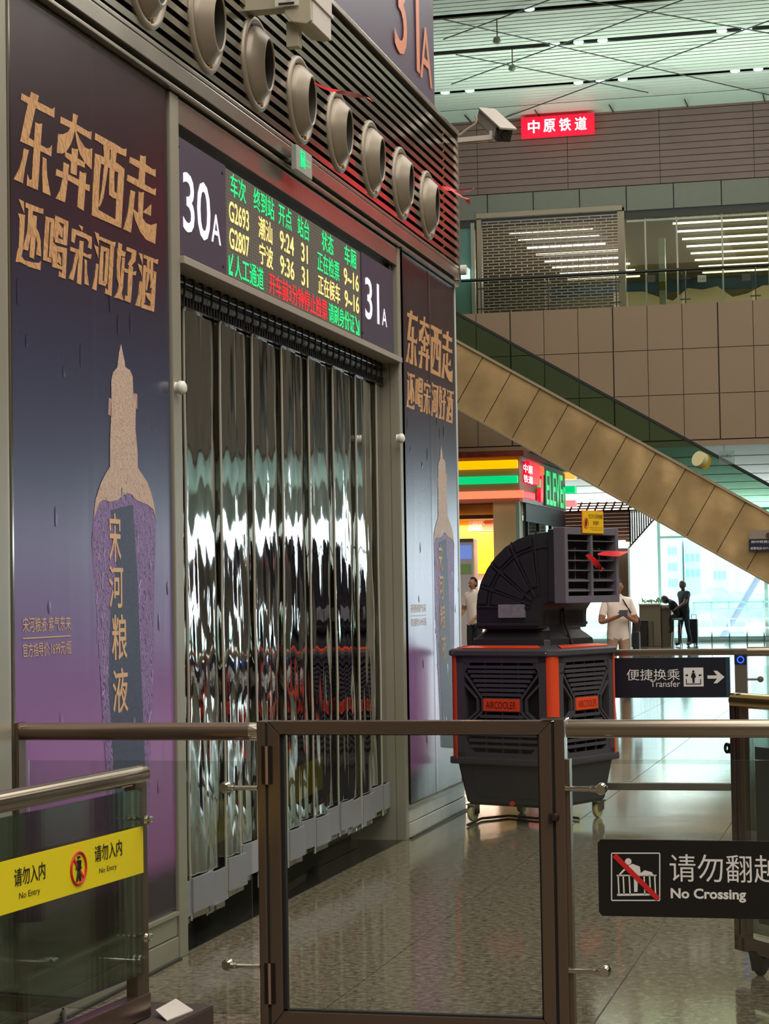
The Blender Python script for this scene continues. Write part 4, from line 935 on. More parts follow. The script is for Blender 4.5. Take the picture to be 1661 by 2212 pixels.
# ---- red ribbons
rib = mat('ribbon_red', (205, 12, 18), 0.5)
def ribbon(pts, w, label, name='ribbon'):
    mb = MB(); n = len(pts); vs = []
    for i, p in enumerate(pts):
        ww = w[i] if isinstance(w, list) else w
        t_ = (pts[min(i + 1, n - 1)] - pts[max(0, i - 1)]).normalized()
        sd = t_.cross(Vector((math.sin(i * 0.9) * 0.5, -1, 0.2))).normalized()
        vs += [p + sd * ww, p - sd * ww, p + sd * ww + Vector((0, 0.002, 0)), p - sd * ww + Vector((0, 0.002, 0))]
    fs = []
    for i in range(n - 1):
        a = 4 * i; b_ = a + 4; fs += [(a, a + 1, b_ + 1, b_), (a + 2, b_ + 2, b_ + 3, a + 3)]
    mb.add(vs, fs); o = mb.build(name, rib, None, smooth='all'); return tag(o, label, 'ribbon')
def rb(px, X, w, lab): return ribbon([wl(x, y, X) for x, y in px], w, lab)
rb([(679, 177), (690, 184), (702, 190), (716, 195), (732, 199), (750, 203), (768, 206), (785, 209), (800, 214)], [0.003, 0.005, 0.008, 0.01, 0.012, 0.013, 0.014, 0.016, 0.018], 0.19, ) if False else None
ribbon([wl(x, y, 0.10 + 0.1 * min(1, (x - 679) / 40)) for x, y in [(679, 178), (690, 185), (702, 190), (716, 195), (732, 198), (750, 202), (768, 206), (785, 210), (802, 216)]], [0.004, 0.006, 0.009, 0.011, 0.013, 0.014, 0.015, 0.015, 0.018], 'red ribbon streaming from the fourth air nozzle')
ribbon([wl(x, y, 0.09 + 0.1 * min(1, (x - 944) / 30)) for x, y in [(944, 403), (950, 404), (965, 407), (980, 410), (995, 412), (1008, 413), (1018, 412), (1024, 407)]], [0.004, 0.008, 0.014, 0.014, 0.012, 0.012, 0.014, 0.006], 'upper red ribbon tail streaming from the last air nozzle at the corner')
ribbon([wl(x, y, 0.20) for x, y in [(968, 408), (980, 414), (992, 421), (1004, 428), (1012, 434), (1016, 441)]], [0.008, 0.012, 0.012, 0.014, 0.016, 0.01], 'lower drooping red ribbon tail at the corner, below the longer one')
# ---- white door knobs
for px, py, lab in ((384, 838, 'small white round knob on the jamb beside the left poster'), (861, 947, 'small white round knob on the jamb beside the right poster')):
    p = wl(px, py, 0.02)
    k_ = MB().lathe([(0.0, 0.045), (0.018, 0.044), (0.028, 0.036), (0.03, 0.02), (0.022, 0.006), (0.026, 0.0)], (0.012, p.y, p.z), (1, -0.1, 0), 20).build('knob', white_p, None, smooth='all'); tag(k_, lab, 'knob')

# ================================================================== GATE RAILING (crosses the picture, perpendicular to the wall)
GY = 6.639
def gp(x, y): return at(x, y, GY)
GTOP = 1.091
def gx(px): return gp(px, 1850).x
xl = {k: gp(k, 1600).x for k in (36, 48, 561, 580, 583, 1194, 1199, 1222)}
def rail_glass(x0, x1, z0, z1, par, y=GY + 0.0, m=None): return MB().box((x0, y - 0.005, z0), (x1, y + 0.005, z1)).build('glass_pane', m or clearglass, par)
def clampset(par, x, z, direction, y=GY):
    """a round stand-off clamp that holds the pane from the post"""
    mb = MB(); L = 0.115
    mb.tube([(x, y - 0.03, z), (x + direction * L * 0.75, y - 0.03, z)], 0.008, 10)
    c_ = mb.build('clamp_arm', chrome, par, smooth=True)
    MB().lathe([(0.0, 0.03), (0.014, 0.03), (0.019, 0.02), (0.019, -0.004), (0.0, -0.004)], (x + direction * L, y - 0.012, z), (0, -1, 0), 18).build('clamp_disc', chrome, c_, smooth=True)
    MB().lathe([(0.010, 0), (0.012, 0.02), (0.009, 0.04), (0.0, 0.045)], (x + direction * L * 0.7, y - 0.03, z), (direction, 0, 0), 12).build('clamp_head', chrome, c_, smooth=True)
# left fixed section
sec = thing('glass_railing', (0.45, GY, 0), 0, 'fixed glass railing with brown tube handrail joining the wall to the gate', 'railing')
MB().box((xl[36], GY - 0.035, 0), (xl[48], GY + 0.035, GTOP - 0.004)).build('post', steel_brown, sec, bevel=0.006)
z_ = gp(300, 1580).z
MB().tube([(xl[48] - 0.002, GY, z_), (xl[561], GY, z_)], 0.030, 24).build('handrail', steel_brown, sec, smooth=True)
MB().lathe([(0.0305, 0), (0.0305, 0.03), (0.03, 0.034)], (xl[561] - 0.032, GY, z_), (1, 0, 0), 24).build('rail_collar', chrome, sec, smooth=True)
rail_glass(gp(64, 1800).x, gp(543, 1800).x, gp(300, 2182).z, gp(300, 1643).z, sec)
for z2 in (gp(540, 1700).z, gp(540, 2083).z): clampset(sec, xl[561], z2, -1)
clampset(sec, xl[48], gp(100, 2076).z, 1)
# gate leaf and posts
gt = thing('swing_gate', (0.5 * (xl[561] + xl[1222]), GY, 0), 0, 'brown metal framed glass swing gate in the centre foreground', 'gate')
def vpost(x0, x1, name, z0=0.0, z1=GTOP, yy=0.035): return MB().box((x0, GY - yy, z0), (x1, GY + yy, z1)).build(name, steel_brown, gt, bevel=0.004)
vpost(xl[561], xl[580] - 0.002, 'post'); vpost(xl[1199] + 0.002, xl[1222], 'post', 0, GTOP + 0.004)
MB().box((xl[561] + 0.002, GY - 0.03, 0.05), (xl[583], GY + 0.03, GTOP - 0.006)).build('gap_shadow', black, gt)
MB().box((xl[1194], GY - 0.028, 0.05), (xl[1199] + 0.01, GY + 0.03, GTOP - 0.006)).build('gap_shadow', black, gt)
zf0 = gp(900, 2228).z; zi0 = gp(900, 2191).z; zi1 = gp(900, 1585).z
xa, xb = xl[583], xl[1194]; xi0, xi1 = gp(611, 1700).x, gp(1168, 1700).x
def mitre(poly, name): MB().prism([(x, GY - 0.03, z) for x, z in poly], (0, 0.06, 0)).build(name, steel_brown, gt, bevel=0.003)
e = 0.0012
mitre([(xa, GTOP), (xb, GTOP), (xi1, zi1), (xi0, zi1)], 'top_rail'); mitre([(xa, zf0), (xb, zf0), (xi1, zi0), (xi0, zi0)], 'bottom_rail')
mitre([(xa, zf0 + e), (xi0 - e, zi0), (xi0 - e, zi1), (xa, GTOP - e)], 'stile'); mitre([(xb, zf0 + e), (xi1 + e, zi0), (xi1 + e, zi1), (xb, GTOP - e)], 'stile')
sl_ = MB(); w_ = 0.009
for a_, b__ in (((xi0, zi0), (xi0 + w_, zi1)), ((xi1 - w_ * .7, zi0), (xi1, zi1)), ((xi0, zi1 - .004), (xi1, zi1)), ((xi0, zi0), (xi1, zi0 + .005))):
    sl_.box((a_[0], GY - 0.012, a_[1]), (b__[0], GY + 0.012, b__[1]))
sl_.build('glazing_seal', rubber, gt)['kind'] = 'stuff'
MB().box((xi0 + .005, GY - .004, zi0), (xi1 - .005, GY + .004, zi1)).build('glass_pane', clearglass, gt)
for py0, py1 in ((1610, 1692), (2077, 2164)):
    za, zb = gp(583, py1).z, gp(583, py0).z; xc = (xl[580] + xl[583]) / 2 + 0.001
    h = MB().tube([(xc, GY - 0.038, za), (xc, GY - 0.038, zb)], 0.0055, 12).build('hinge', mat('hinge_copper', (190, 156, 138), 0.3, 0.8), gt, smooth=True)
    MB().box((xc - 0.018, GY - 0.0365, za), (xc + 0.018, GY - 0.034, zb)).build('hinge_plate', mat('hinge_dark', (40, 30, 26), 0.4, 0.5), h)
xc = (xl[1194] + xl[1199]) / 2; zc_ = gp(1200, 1763).z
MB().lathe([(0.0, 0.016), (0.010, 0.015), (0.014, 0.008), (0.015, 0)], (xc + 0.004, GY - 0.034, zc_), (0, -1, 0), 16).build('latch', mat('latch_bronze', (70, 54, 44), 0.3, 0.7), gt, smooth=True)
MB().box((xc - 0.016, GY - 0.045, zc_ - 0.02), (xc + 0.0, GY - 0.03, zc_ + 0.012)).build('latch_bolt', black, gt, bevel=0.002)
MB().box((xc - 0.036, GY - 0.036, GTOP + 0.003), (xl[1222] + 0.006, GY + 0.036, GTOP + 0.008)).build('cap_plate', chrome, gt)
# right fixed section
sr = thing('glass_railing', (2.3, GY, 0), 0, 'glass railing with steel tube handrail right of the gate, carrying the black No Crossing sign', 'railing')
z_ = gp(1400, 1574).z
MB().tube([(xl[1222] + 0.004, GY, z_), (3.4, GY, z_)], 0.029, 24).build('handrail', steel_tube, sr, smooth=True)
MB().box((3.4, GY - 0.03, 0), (3.44, GY + 0.03, GTOP)).build('post', steel_brown, sr)
MB().box((xl[1222], GY - 0.02, 0.0), (gp(1233, 1700).x, GY + 0.03, gp(1300, 1640).z)).build('back_post', steel_brown, sr)
rail_glass(gp(1234, 1800).x, 3.36, gp(1300, 2240).z, gp(1300, 1641).z, sr)
for z2 in (gp(1240, 1702).z, gp(1240, 2094).z): clampset(sr, xl[1222], z2, 1)
text('昌盛', tuple(gp(1258, 2192) - Vector((0, 0.007, 0))), (0.018, 0, 0), (0, 0, 0.028), mat('etch_grey', (90, 86, 78), 0.6), sr)
# No Crossing sign
ns_ = thing('no_crossing_sign', (2.25, GY - 0.01, gp(1300, 1976).z), 0, 'black sign reading No Crossing with crossed out climbing figure on the railing glass', 'sign')
sa = gp(1295, 1977); sb = gp(1296, 1812); sw = 0.92
MB().prism([(sa.x + r_[0], GY - 0.012, r_[1]) for r_ in [(0.01, sa.z), (sw, sa.z), (sw, sb.z), (0.01, sb.z), (0.0, sb.z - 0.012), (0.0, sa.z + 0.012)]], (0, 0.006, 0)).build('board', mat('sign_black', (16, 13, 14), 0.35), ns_)
wh = mat('sign_white', (222, 220, 218), 0.5); redp = mat('sign_red', (205, 28, 26), 0.5)
FYs = GY - 0.0125
def sp2(x, y): p = at(x, y, FYs); return p
def stroke(mb, pts, w):
    for a_, b__ in zip(pts[:-1], pts[1:]):
        A_ = sp2(*a_); B_ = sp2(*b__); mb.bar(A_, B_, w, 0.0014, (0, -1, 0))
    return mb
f = MB(); stroke(f, [(1321, 1844), (1321, 1944)], .0035); stroke(f, [(1425, 1844), (1425, 1944)], .0035); stroke(f, [(1321, 1843), (1425, 1843)], .0035); stroke(f, [(1321, 1945), (1425, 1945)], .0035); f.build('pictogram_border', wh, ns_)['kind'] = 'stuff'
f = MB()
for px in (1335, 1346, 1359, 1391, 1403, 1414): stroke(f, [(px, 1891), (px + 2, 1932)], .0042)
stroke(f, [(1332, 1891), (1418, 1891)], .004); stroke(f, [(1333, 1933), (1418, 1932)], .0065); f.build('pictogram_fence', wh, ns_)['kind'] = 'stuff'
fg = MB(); p_ = sp2(1357, 1861); fg.lathe([(0, 0.001), (0.0105, 0.001), (0.0105, 0)], p_, (0, -1, 0), 20)
fg.prism([sp2(x, y) for x, y in [(1352, 1872), (1366, 1866), (1382, 1872), (1384, 1886), (1392, 1880), (1408, 1884), (1411, 1890), (1388, 1891), (1381, 1890), (1366, 1889), (1352, 1878), (1340, 1890), (1337, 1888)]], (0, -0.0016, 0))
fg.prism([sp2(x, y) for x, y in [(1369, 1890), (1378, 1890), (1377, 1926), (1370, 1927)]], (0, -0.0016, 0)); fg.build('climbing_figure', wh, ns_)['kind'] = 'stuff'
f = MB(); p0, p1 = sp2(1327, 1847), sp2(1422, 1942); p0.y -= 0.0022; p1.y -= 0.0022; f.bar(p0, p1, 0.016, 0.0012, (0, -1, 0)); f.build('red_slash', redp, ns_)
def stext(body, x0, yb, x1, yt, m_, par, Y=FYs, bold=0.0, nm='lettering'):
    A_ = at(x0, yb, Y); B_ = at(x1, yt, Y); return text(body, (A_.x, Y, A_.z), (B_.x - A_.x, 0, 0), (0, 0, B_.z - A_.z), m_, par, nm, bold)
stext('请勿翻越', 1447, 1904, 1687, 1848, wh, ns_, FYs - 0.001, 0.0)
stext('No Crossing', 1449, 1947, 1611, 1921, wh, ns_, FYs - 0.001, 0.03)

# ================================================================== LEFT BARRIER (parallel to the wall, in front)
BX = 0.52
dB = (Vector((0.561, 6.392, 0)) - Vector((0.478, 5.46, 0))).normalized()
def bp_(px, py):      # point of the barrier's vertical plane
    d = ray(px, py); n_ = Vector((dB.y, -dB.x, 0)); t_ = (Vector((0.561, 6.392, 0)) - CAM).dot(n_) / d.dot(n_); return CAM + d * t_
bn = Vector((dB.y, -dB.x, 0))      # towards the camera side
bar = thing('mobile_barrier', (0.53, 5.6, 0), 0, 'movable glass barrier with thick metal handrail and yellow No Entry band at the left', 'railing')
A = bp_(306, 1668); B = bp_(0, 1728); ext = (B - A).normalized() * 2.2; ext.z = 0
zr = A.z - 0.006
A.z = zr; B2 = A + ext
MB().tube([A + dB * 0.0, A + ext], 0.031, 24).build('handrail', steel_tube, bar, smooth=True)
pz0 = bp_(302, 2200).z
def post_at(t0, w_, z0, z1, m_, nm, off=0.0, th=0.02):
    c_ = A - dB * t0 + bn * off; c_.z = (z0 + z1) / 2
    return MB().obox(c_, dB * w_ / 2, bn * th, Vector((0, 0, (z1 - z0) / 2))).build(nm, m_, bar, bevel=0.003)
post_at(0.045, 0.085, pz0, zr - 0.02, steel_brown, 'post')
for k in (1.0, 2.0): post_at(0.045 + k * 1.05, 0.085, pz0, zr - 0.02, steel_brown, 'post')
zb1 = bp_(295, 2175).z
b1 = MB(); p_ = A - dB * 0.0; p_.z = zb1; b1.bar(p_, p_ + ext, 0.05, 0.075); b1.build('bottom_rail', steel_brown, bar, bevel=0.004)
MB().obox(Vector((p_.x, p_.y, pz0 / 2)) + dB * 0.02, dB * 0.22, bn * 0.14, Vector((0, 0, pz0 / 2))).build('weight_base', mat('base_brown', (74, 60, 54), 0.5, 0.2), bar, bevel=0.01)
zg1 = bp_(288, 1702).z; zg0 = bp_(288, 2104).z
gA = bp_(291, 1900); gA.z = 0
q = [gA + Vector((0, 0, zg0)), gA + ext + Vector((0, 0, zg0)), gA + ext + Vector((0, 0, zg1)), gA + Vector((0, 0, zg1))]
MB().prism([p + bn * 0.02 for p in q], bn * 0.01).build('glass_pane', greenglass, bar)
for py in (1771, 2025):
    p = bp_(288, py) + bn * 0.045
    c_ = MB().tube([p + dB * 0.03, p - dB * 0.012], 0.012, 12).build('clamp', chrome, bar, smooth=True)
    MB().lathe([(0, 0.012), (0.014, 0.010), (0.016, 0), (0, 0)], p, bn, 16).build('clamp_disc', chrome, c_, smooth=True)
lab = MB(); a_ = bp_(253, 1702) ; b__ = bp_(276, 1672); a2 = bp_(276, 1697); b2 = bp_(253, 1679)
lab.prism([p + bn * 0.012 for p in (a_, a2, b__, b2)], bn * 0.006); lab.build('paper_label', mat('label_tan', (196, 158, 132), 0.6), bar)
# yellow band
yb = MB(); zt1 = bp_(288, 1784).z; zt0_ = bp_(288, 1885).z
YW = mat('band_yellow', (214, 196, 14), 0.42); 
a0_ = gA + bn * 0.0305; q = [a0_ + Vector((0, 0, zt0_)), a0_ + ext + Vector((0, 0, zt0_)), a0_ + ext + Vector((0, 0, zt1)), a0_ + Vector((0, 0, zt1))]
band = thing('no_entry_band', (0.53, 5.9, zt0_), 0, 'bright yellow No Entry band stuck along the left barrier glass', 'sign')
MB().prism(q, bn * 0.001).build('sheet', YW, band)
bk = mat('print_black', (20, 18, 14), 0.5)
off = bn * 0.033
def bsp(px, py): return bp_(px, py) + off
def btext(body, x0, x1, yb_, yt_, bold=0.0):
    A_ = bsp(x0, yb_); B_ = bsp(x1, yt_); U = Vector((B_.x - A_.x, B_.y - A_.y, 0))
    return text(body, A_, U, (0, 0, abs(bsp(x0, yt_).z - A_.z)), bk, band, 'lettering', bold)
btext('请勿入内', 9, 76, 1916, 1877, 0.015); btext('No Entry', 19.5, 65, 1946, 1928); btext('请勿入内', 184, 243, 1863, 1827, 0.015); btext('No Entry', 194, 232, 1890, 1875)
c_ = bsp(148.5, 1875); R_ = 0.048; kk = 1.0
MB().tube([c_ + dB * (R_ * math.cos(a * math.pi / 20)) + Vector((0, 0, R_ * math.sin(a * math.pi / 20))) for a in range(40)], 0.0042, 8, closed=True).build('ring', mat('ring_red', (190, 20, 22), 0.5), band)
f = MB(); f.bar(c_ - dB * R_ * .68 + Vector((0, 0, R_ * .68)), c_ + dB * R_ * .68 - Vector((0, 0, R_ * .68)), 0.008, 0.003, bn); f.build('slash', mat('ring_red'), band)
f = MB(); u = dB
f.tube([c_ + Vector((0, 0, .030)), c_ + Vector((0, 0, .036))], 0.006, 8); f.tube([c_ + Vector((0, 0, .024)), c_ + Vector((0, 0, -.004))], [0.010, 0.007], 8)
f.tube([c_ + Vector((0, 0, -.004)), c_ - u * .012 + Vector((0, 0, -.038))], 0.0045, 6); f.tube([c_ + Vector((0, 0, -.004)), c_ + u * .010 + Vector((0, 0, -.038))], 0.0045, 6)
f.tube([c_ + Vector((0, 0, .02)), c_ + u * .016 + Vector((0, 0, -.002))], 0.0032, 6); f.tube([c_ + Vector((0, 0, .02)), c_ - u * .016 + Vector((0, 0, -.002))], 0.0032, 6)
f.build('walking_figure', bk, band)['kind'] = 'stuff'
# cable and small blocks behind the barrier
p = fl(128, 2200, 0.02)
cb_ = MB().tube([fl(60, 2190, 0.03), fl(100, 2172, 0.05), fl(122, 2171, 0.06), fl(136, 2185, 0.03), fl(140, 2212, 0.012), fl(136, 2260, 0.012)], 0.010, 10).build('cable', rubber, None, smooth=True); tag(cb_, 'black cable curling over the floor behind the left barrier', 'cable')
o = thing('junction_box', fl(95, 2190), 0, 'small pale plastic junction box on the floor behind the left barrier', 'box')
p = fl(95, 2190); MB().box((p.x - 0.09, p.y, 0), (p.x + 0.06, p.y + 0.12, 0.035)).build('lower_block', mat('box_pale', (176, 190, 176), 0.5), o, bevel=0.004)
MB().box((p.x - 0.09, p.y + .02, 0.035), (p.x - 0.01, p.y + 0.1, 0.09)).build('upper_block', mat('box_pale'), o, bevel=0.004)
o = MB().prism([(0.66, 6.30, pz0 + 0.001), (0.69, 6.47, pz0 + 0.001), (0.62, 6.50, pz0 + 0.03), (0.60, 6.36, pz0 + 0.02)], (0, 0, 0.004)).build('paper_sheet', mat('paper', (206, 198, 190), 0.7), None); tag(o, 'crumpled white paper sheet lying on the barrier base', 'paper')

# ================================================================== RIGHT BARRIER
C0 = fl(1634, 2105); dR = Vector((0.60, -0.80, 0)).normalized(); nR = Vector((-dR.y, dR.x, 0)); nR = nR if nR.y < 0 else -nR
def rp_(px, py):
    d = ray(px, py); t_ = (C0 - CAM).dot(nR) / d.dot(nR); return CAM + d * t_
rbar = thing('mobile_barrier', (C0.x, C0.y, 0), 0, 'movable barrier on black castors at the right edge behind the No Crossing sign', 'railing')
tp = rp_(1600, 1513); zr2 = tp.z; lp = rp_(1590, 1800); lp.z = 0; Lb = 1.6
MB().tube([lp + Vector((0, 0, zr2)) + dR * 0.012, lp + dR * Lb + Vector((0, 0, zr2))], 0.03, 24).build('handrail', mat('handrail_brassy', (168, 146, 92), 0.18, 0.9), rbar, smooth=True)
zbt = rp_(1598, 2050).z
def rpost(t0, w_, name='post'):
    c_ = lp + dR * (t0 + w_ / 2); c_.z = (zbt + zr2 + 0.028) / 2
    MB().obox(c_, dR * w_ / 2, nR * 0.02, Vector((0, 0, (zr2 + 0.028 - zbt) / 2))).build(name, steel_brown, rbar, bevel=0.004)
rpost(0.0, 0.035); rpost(0.048, 0.03); rpost(Lb - 0.04, 0.04)
b1 = MB(); b1.bar(lp + Vector((0, 0, zbt + 0.03)), lp + dR * Lb + Vector((0, 0, zbt + 0.03)), 0.04, 0.06); b1.build('bottom_rail', steel_brown, rbar, bevel=0.004)
q = [lp + dR * 0.09 + Vector((0, 0, zbt + 0.08)), lp + dR * (Lb - .05) + Vector((0, 0, zbt + 0.08)), lp + dR * (Lb - .05) + Vector((0, 0, zr2 - 0.12)), lp + dR * 0.09 + Vector((0, 0, zr2 - 0.12))]
MB().prism(q, nR * 0.01).build('glass_pane', greenglass, rbar)
z_a = rp_(1655, 1995).z; z_b = rp_(1641, 1613).z; tpx = (rp_(1641, 1700) - lp).dot(dR)
q = [lp + dR * tpx + Vector((0, 0, z_a)), lp + dR * (tpx + 0.7) + Vector((0, 0, z_a)), lp + dR * (tpx + 0.7) + Vector((0, 0, z_b)), lp + dR * tpx + Vector((0, 0, z_b))]
MB().prism([p + nR * 0.015 for p in q], nR * 0.004).build('dark_panel', mat('panel_slate', (62, 70, 66), 0.4), rbar)
# ear bracket
e1 = rp_(1580, 1616)
f = MB(); cE = rp_(1571, 1616)
f.lathe([(0.009, 0.003), (0.022, 0.003), (0.022, -0.003), (0.009, -0.003), (0.009, 0.003)], cE, nR, 20); f.bar(cE + dR * 0.014, lp + Vector((0, 0, cE.z)) + dR * 0.005, 0.006, 0.04); f.build('lock_ear', mat('ear_dark', (40, 34, 32), 0.4, 0.5), rbar)
# castors
for t0 in (0.14, Lb - 0.15):
    c_ = lp + dR * t0
    MB().tube([c_ + Vector((0, 0, zbt)), c_ + Vector((0, 0, 0.09))], 0.013, 10).build('castor_stem', mat('ear_dark'), rbar)
    k_ = MB(); k_.prism([c_ + nR * 0.02 + dR * a + Vector((0, 0, b)) for a, b in ((-.045, .095), (.02, .1), (.05, .07), (.03, .02), (-.02, .015), (-.03, .05))], -nR * 0.045); k_.build('castor_fork', rubber, rbar, bevel=0.004)
    MB().lathe([(0.0, 0.014), (0.03, 0.014), (0.036, 0.008), (0.036, -0.008), (0.03, -0.014), (0.0, -0.014)], c_ + dR * 0.01 + Vector((0, 0, 0.036)), nR, 20).build('castor_wheel', rubber, rbar, smooth=True)

# ================================================================== TRANSFER FENCE
TY = at(1400, 1700, 14.0).y + 0.25
def tp_(x, y): return at(x, y, TY)
tf = thing('glass_railing', (tp_(1500, 1500).x, TY, 0), 0, 'far glass railing behind the air cooler carrying the dark Transfer sign', 'railing')
z_ = tp_(1450, 1409).z
xq = tp_(1300, 1409).x; xr = tp_(1615, 1409).x
b1 = MB(); b1.bar((xq, TY, z_), (xr, TY, z_), 0.05, 0.045); b1.build('handrail', steel_tube, tf, bevel=0.012)
zbb = tp_(1450, 1699).z
b1 = MB(); b1.bar((xq, TY, zbb), (tp_(1590, 1699).x, TY, zbb), 0.05, 0.05); b1.build('bottom_rail', mat('rail_grey', (120, 116, 108), 0.3, 0.6), tf, bevel=0.006)
pA, pB = tp_(1589, 1500).x, tp_(1616, 1500).x
MB().box((pA, TY - 0.05, 0), (pB, TY + 0.05, tp_(1600, 1409).z)).build('post', mat('post_grey', (110, 106, 96), 0.35, 0.5), tf, bevel=0.006)
MB().box((pA - .002, TY - 0.055, tp_(1600, 1413).z), (pB + .002, TY + 0.05, tp_(1600, 1406).z)).build('post_cap', chrome, tf)
za, zb = tp_(1600, 1434).z, tp_(1600, 1415).z
MB().box((pA, TY - 0.056, za), (pB, TY - 0.05, zb)).build('reader_panel', mat('reader_navy', (20, 28, 52), 0.3), tf)
c_ = Vector(((pA + pB) / 2, TY - 0.058, (za + zb) / 2))
MB().tube([c_ + Vector((0.021 * math.cos(a * math.pi / 12), 0, 0.021 * math.sin(a * math.pi / 12))) for a in range(24)], 0.004, 6, closed=True).build('blue_ring', mat('ring_blue', (40, 90, 255), 0.4, emit=(40, 90, 255), es=1.6), tf)
MB().box((xq, TY - 0.004, tp_(1400, 1650).z), (pA - 0.05, TY + 0.004, tp_(1400, 1508).z + 0.02)).build('glass_pane', clearglass, tf)
MB().box((pB + 0.02, TY - 0.004, 0.1), (pB + 1.6, TY + 0.004, z_ - 0.1)).build('glass_pane', clearglass, tf)
MB().tube([(pB, TY, z_), (pB + 1.6, TY, z_)], 0.032, 16).build('handrail', steel_tube, tf, smooth=True)
MB().tube([(pB, TY - 0.02, tp_(1640, 1467).z), (pB + 0.085, TY - 0.02, tp_(1640, 1467).z)], 0.008, 8).build('clamp_arm', mat('post_grey'), tf)
MB().lathe([(0, 0.015), (0.018, 0.012), (0.022, 0), (0.018, -0.012), (0, -0.015)], tp_(1643, 1467) - Vector((0, 0.02, 0)), (0, -1, 0), 14).build('clamp_disc', mat('post_grey'), tf, smooth=True)
ts = thing('transfer_sign', (tp_(1460, 1507).x, TY - 0.03, tp_(1460, 1507).z), 0, 'dark navy Transfer sign with white pictogram and arrow behind the air cooler', 'sign')
S0 = tp_(1325, 1507); S1 = tp_(1577, 1419)
MB().box((S0.x, TY - 0.04, S0.z), (S1.x, TY - 0.02, S1.z)).build('board', mat('sign_navy', (18, 20, 34), 0.35), ts, bevel=0.003)
MB().box((S1.x - 0.028, TY - 0.042, S0.z), (S1.x - 0.004, TY - 0.039, S1.z)).build('edge_strip', mat('sign_edge_teal', (36, 58, 76), 0.35), ts)
YT = TY - 0.0415
stext('便捷换乘', 1354, 1470, 1468, 1445, wh, ts, YT, 0.0); stext('Transfer', 1405, 1484, 1469, 1470, wh, ts, YT, 0.0)
P0_ = at(1477, 1483, YT); P1_ = at(1519, 1442, YT)
MB().box((P0_.x, YT - 0.001, P0_.z), (P1_.x, YT + 0.001, P1_.z)).build('pictogram_tile', wh, ts, bevel=0.0)
nv = mat('sign_navy'); f = MB(); cx_ = (P0_.x + P1_.x) / 2; w1 = P1_.x - P0_.x; h1 = P1_.z - P0_.z; Yq = YT - 0.0022
f.lathe([(0, 0.001), (w1 * .06, 0.001), (w1 * .06, 0)], (cx_, Yq, P0_.z + h1 * .80), (0, -1, 0), 12)
f.prism([(cx_ - w1 * .07, Yq, P0_.z + h1 * .72), (cx_ + w1 * .07, Yq, P0_.z + h1 * .72), (cx_ + w1 * .13, Yq, P0_.z + h1 * .5), (cx_ + w1 * .06, Yq, P0_.z + h1 * .45), (cx_ + w1 * .05, Yq, P0_.z + h1 * .2), (cx_ - w1 * .05, Yq, P0_.z + h1 * .2), (cx_ - w1 * .06, Yq, P0_.z + h1 * .45), (cx_ - w1 * .13, Yq, P0_.z + h1 * .5)], (0, -0.001, 0))
f.box((cx_ - w1 * .38, Yq - .001, P0_.z + h1 * .12), (cx_ + w1 * .38, Yq, P0_.z + h1 * .16)); f.box((cx_ - w1 * .38, Yq - .001, P0_.z + h1 * .12), (cx_ - w1 * .34, Yq, P0_.z + h1 * .4)); f.box((cx_ + w1 * .34, Yq - .001, P0_.z + h1 * .12), (cx_ + w1 * .38, Yq, P0_.z + h1 * .4))
f.box((cx_ - w1 * .4, Yq - .001, P0_.z + h1 * .56), (cx_ - w1 * .27, Yq, P0_.z + h1 * .64)); f.box((cx_ + w1 * .27, Yq - .001, P0_.z + h1 * .56), (cx_ + w1 * .4, Yq, P0_.z + h1 * .64))
f.build('pictogram_figure', nv, ts)['kind'] = 'stuff'
def tq(x, y): return at(x, y, YT)
MB().prism([tq(x, y) for x, y in [(1528, 1459), (1549, 1459), (1541, 1449), (1549, 1449), (1565, 1462.5), (1549, 1476), (1541, 1476), (1549, 1466), (1528, 1466)]], (0, -0.001, 0)).build('arrow', wh, ts)

# ================================================================== AIR COOLER
CC = Vector((0.60, 13.70, 0)); ct = thing('air_cooler', CC, math.radians(-22.5), 'large dark grey and orange wheeled air cooler with curved duct and square outlet', 'air cooler')
g1 = mat('cooler_grey', (62, 60, 66), 0.5, noise=0.05, nscale=3, bump=0.08, bscale=160); g2 = mat('cooler_black', (36, 35, 38), 0.42, bump=0.06, bscale=140)
og = mat('cooler_orange', (216, 66, 20), 0.45); tk = mat('cooler_tank', (50, 50, 54), 0.6, bump=0.1, bscale=200); dk0 = mat('cooler_inside', (8, 8, 9), 0.8)
H = 0.405; Z0, Z1 = 0.415, 1.098
def cb_build(m_, name, mt, par=None, **k): return m_.build(name, mt, par or ct, local=True, **k)
# core and frame posts
cb_build(MB().box((-H + 0.05, -H + 0.05, Z0), (H - 0.05, H - 0.05, Z1)), 'core', dk0)
cb_build(MB().box((-H - 0.005, -H - 0.005, Z0 - 0.03), (H + 0.005, H + 0.005, Z0 + 0.02)), 'lower_frame', g1, bevel=0.015)
for sx in (-1, 1):
    for sy in (-1, 1):
        r = 0.055; a0 = {(1, 1): 0, (-1, 1): 90, (-1, -1): 180, (1, -1): 270}[(sx, sy)]
        cx_, cy_ = sx * (H - r), sy * (H - r)
        pts = [(cx_ - sx * 0.02, cy_ - sy * 0.02, Z0 - 0.02)] + [(cx_ + (r + 0.004) * math.cos(math.radians(a0 + k * 9)), cy_ + (r + 0.004) * math.sin(math.radians(a0 + k * 9)), Z0 - 0.02) for k in range(11)]
        cb_build(MB().prism(pts, (0, 0, Z1 - Z0 + 0.02)), 'corner_column', og, smooth=True)
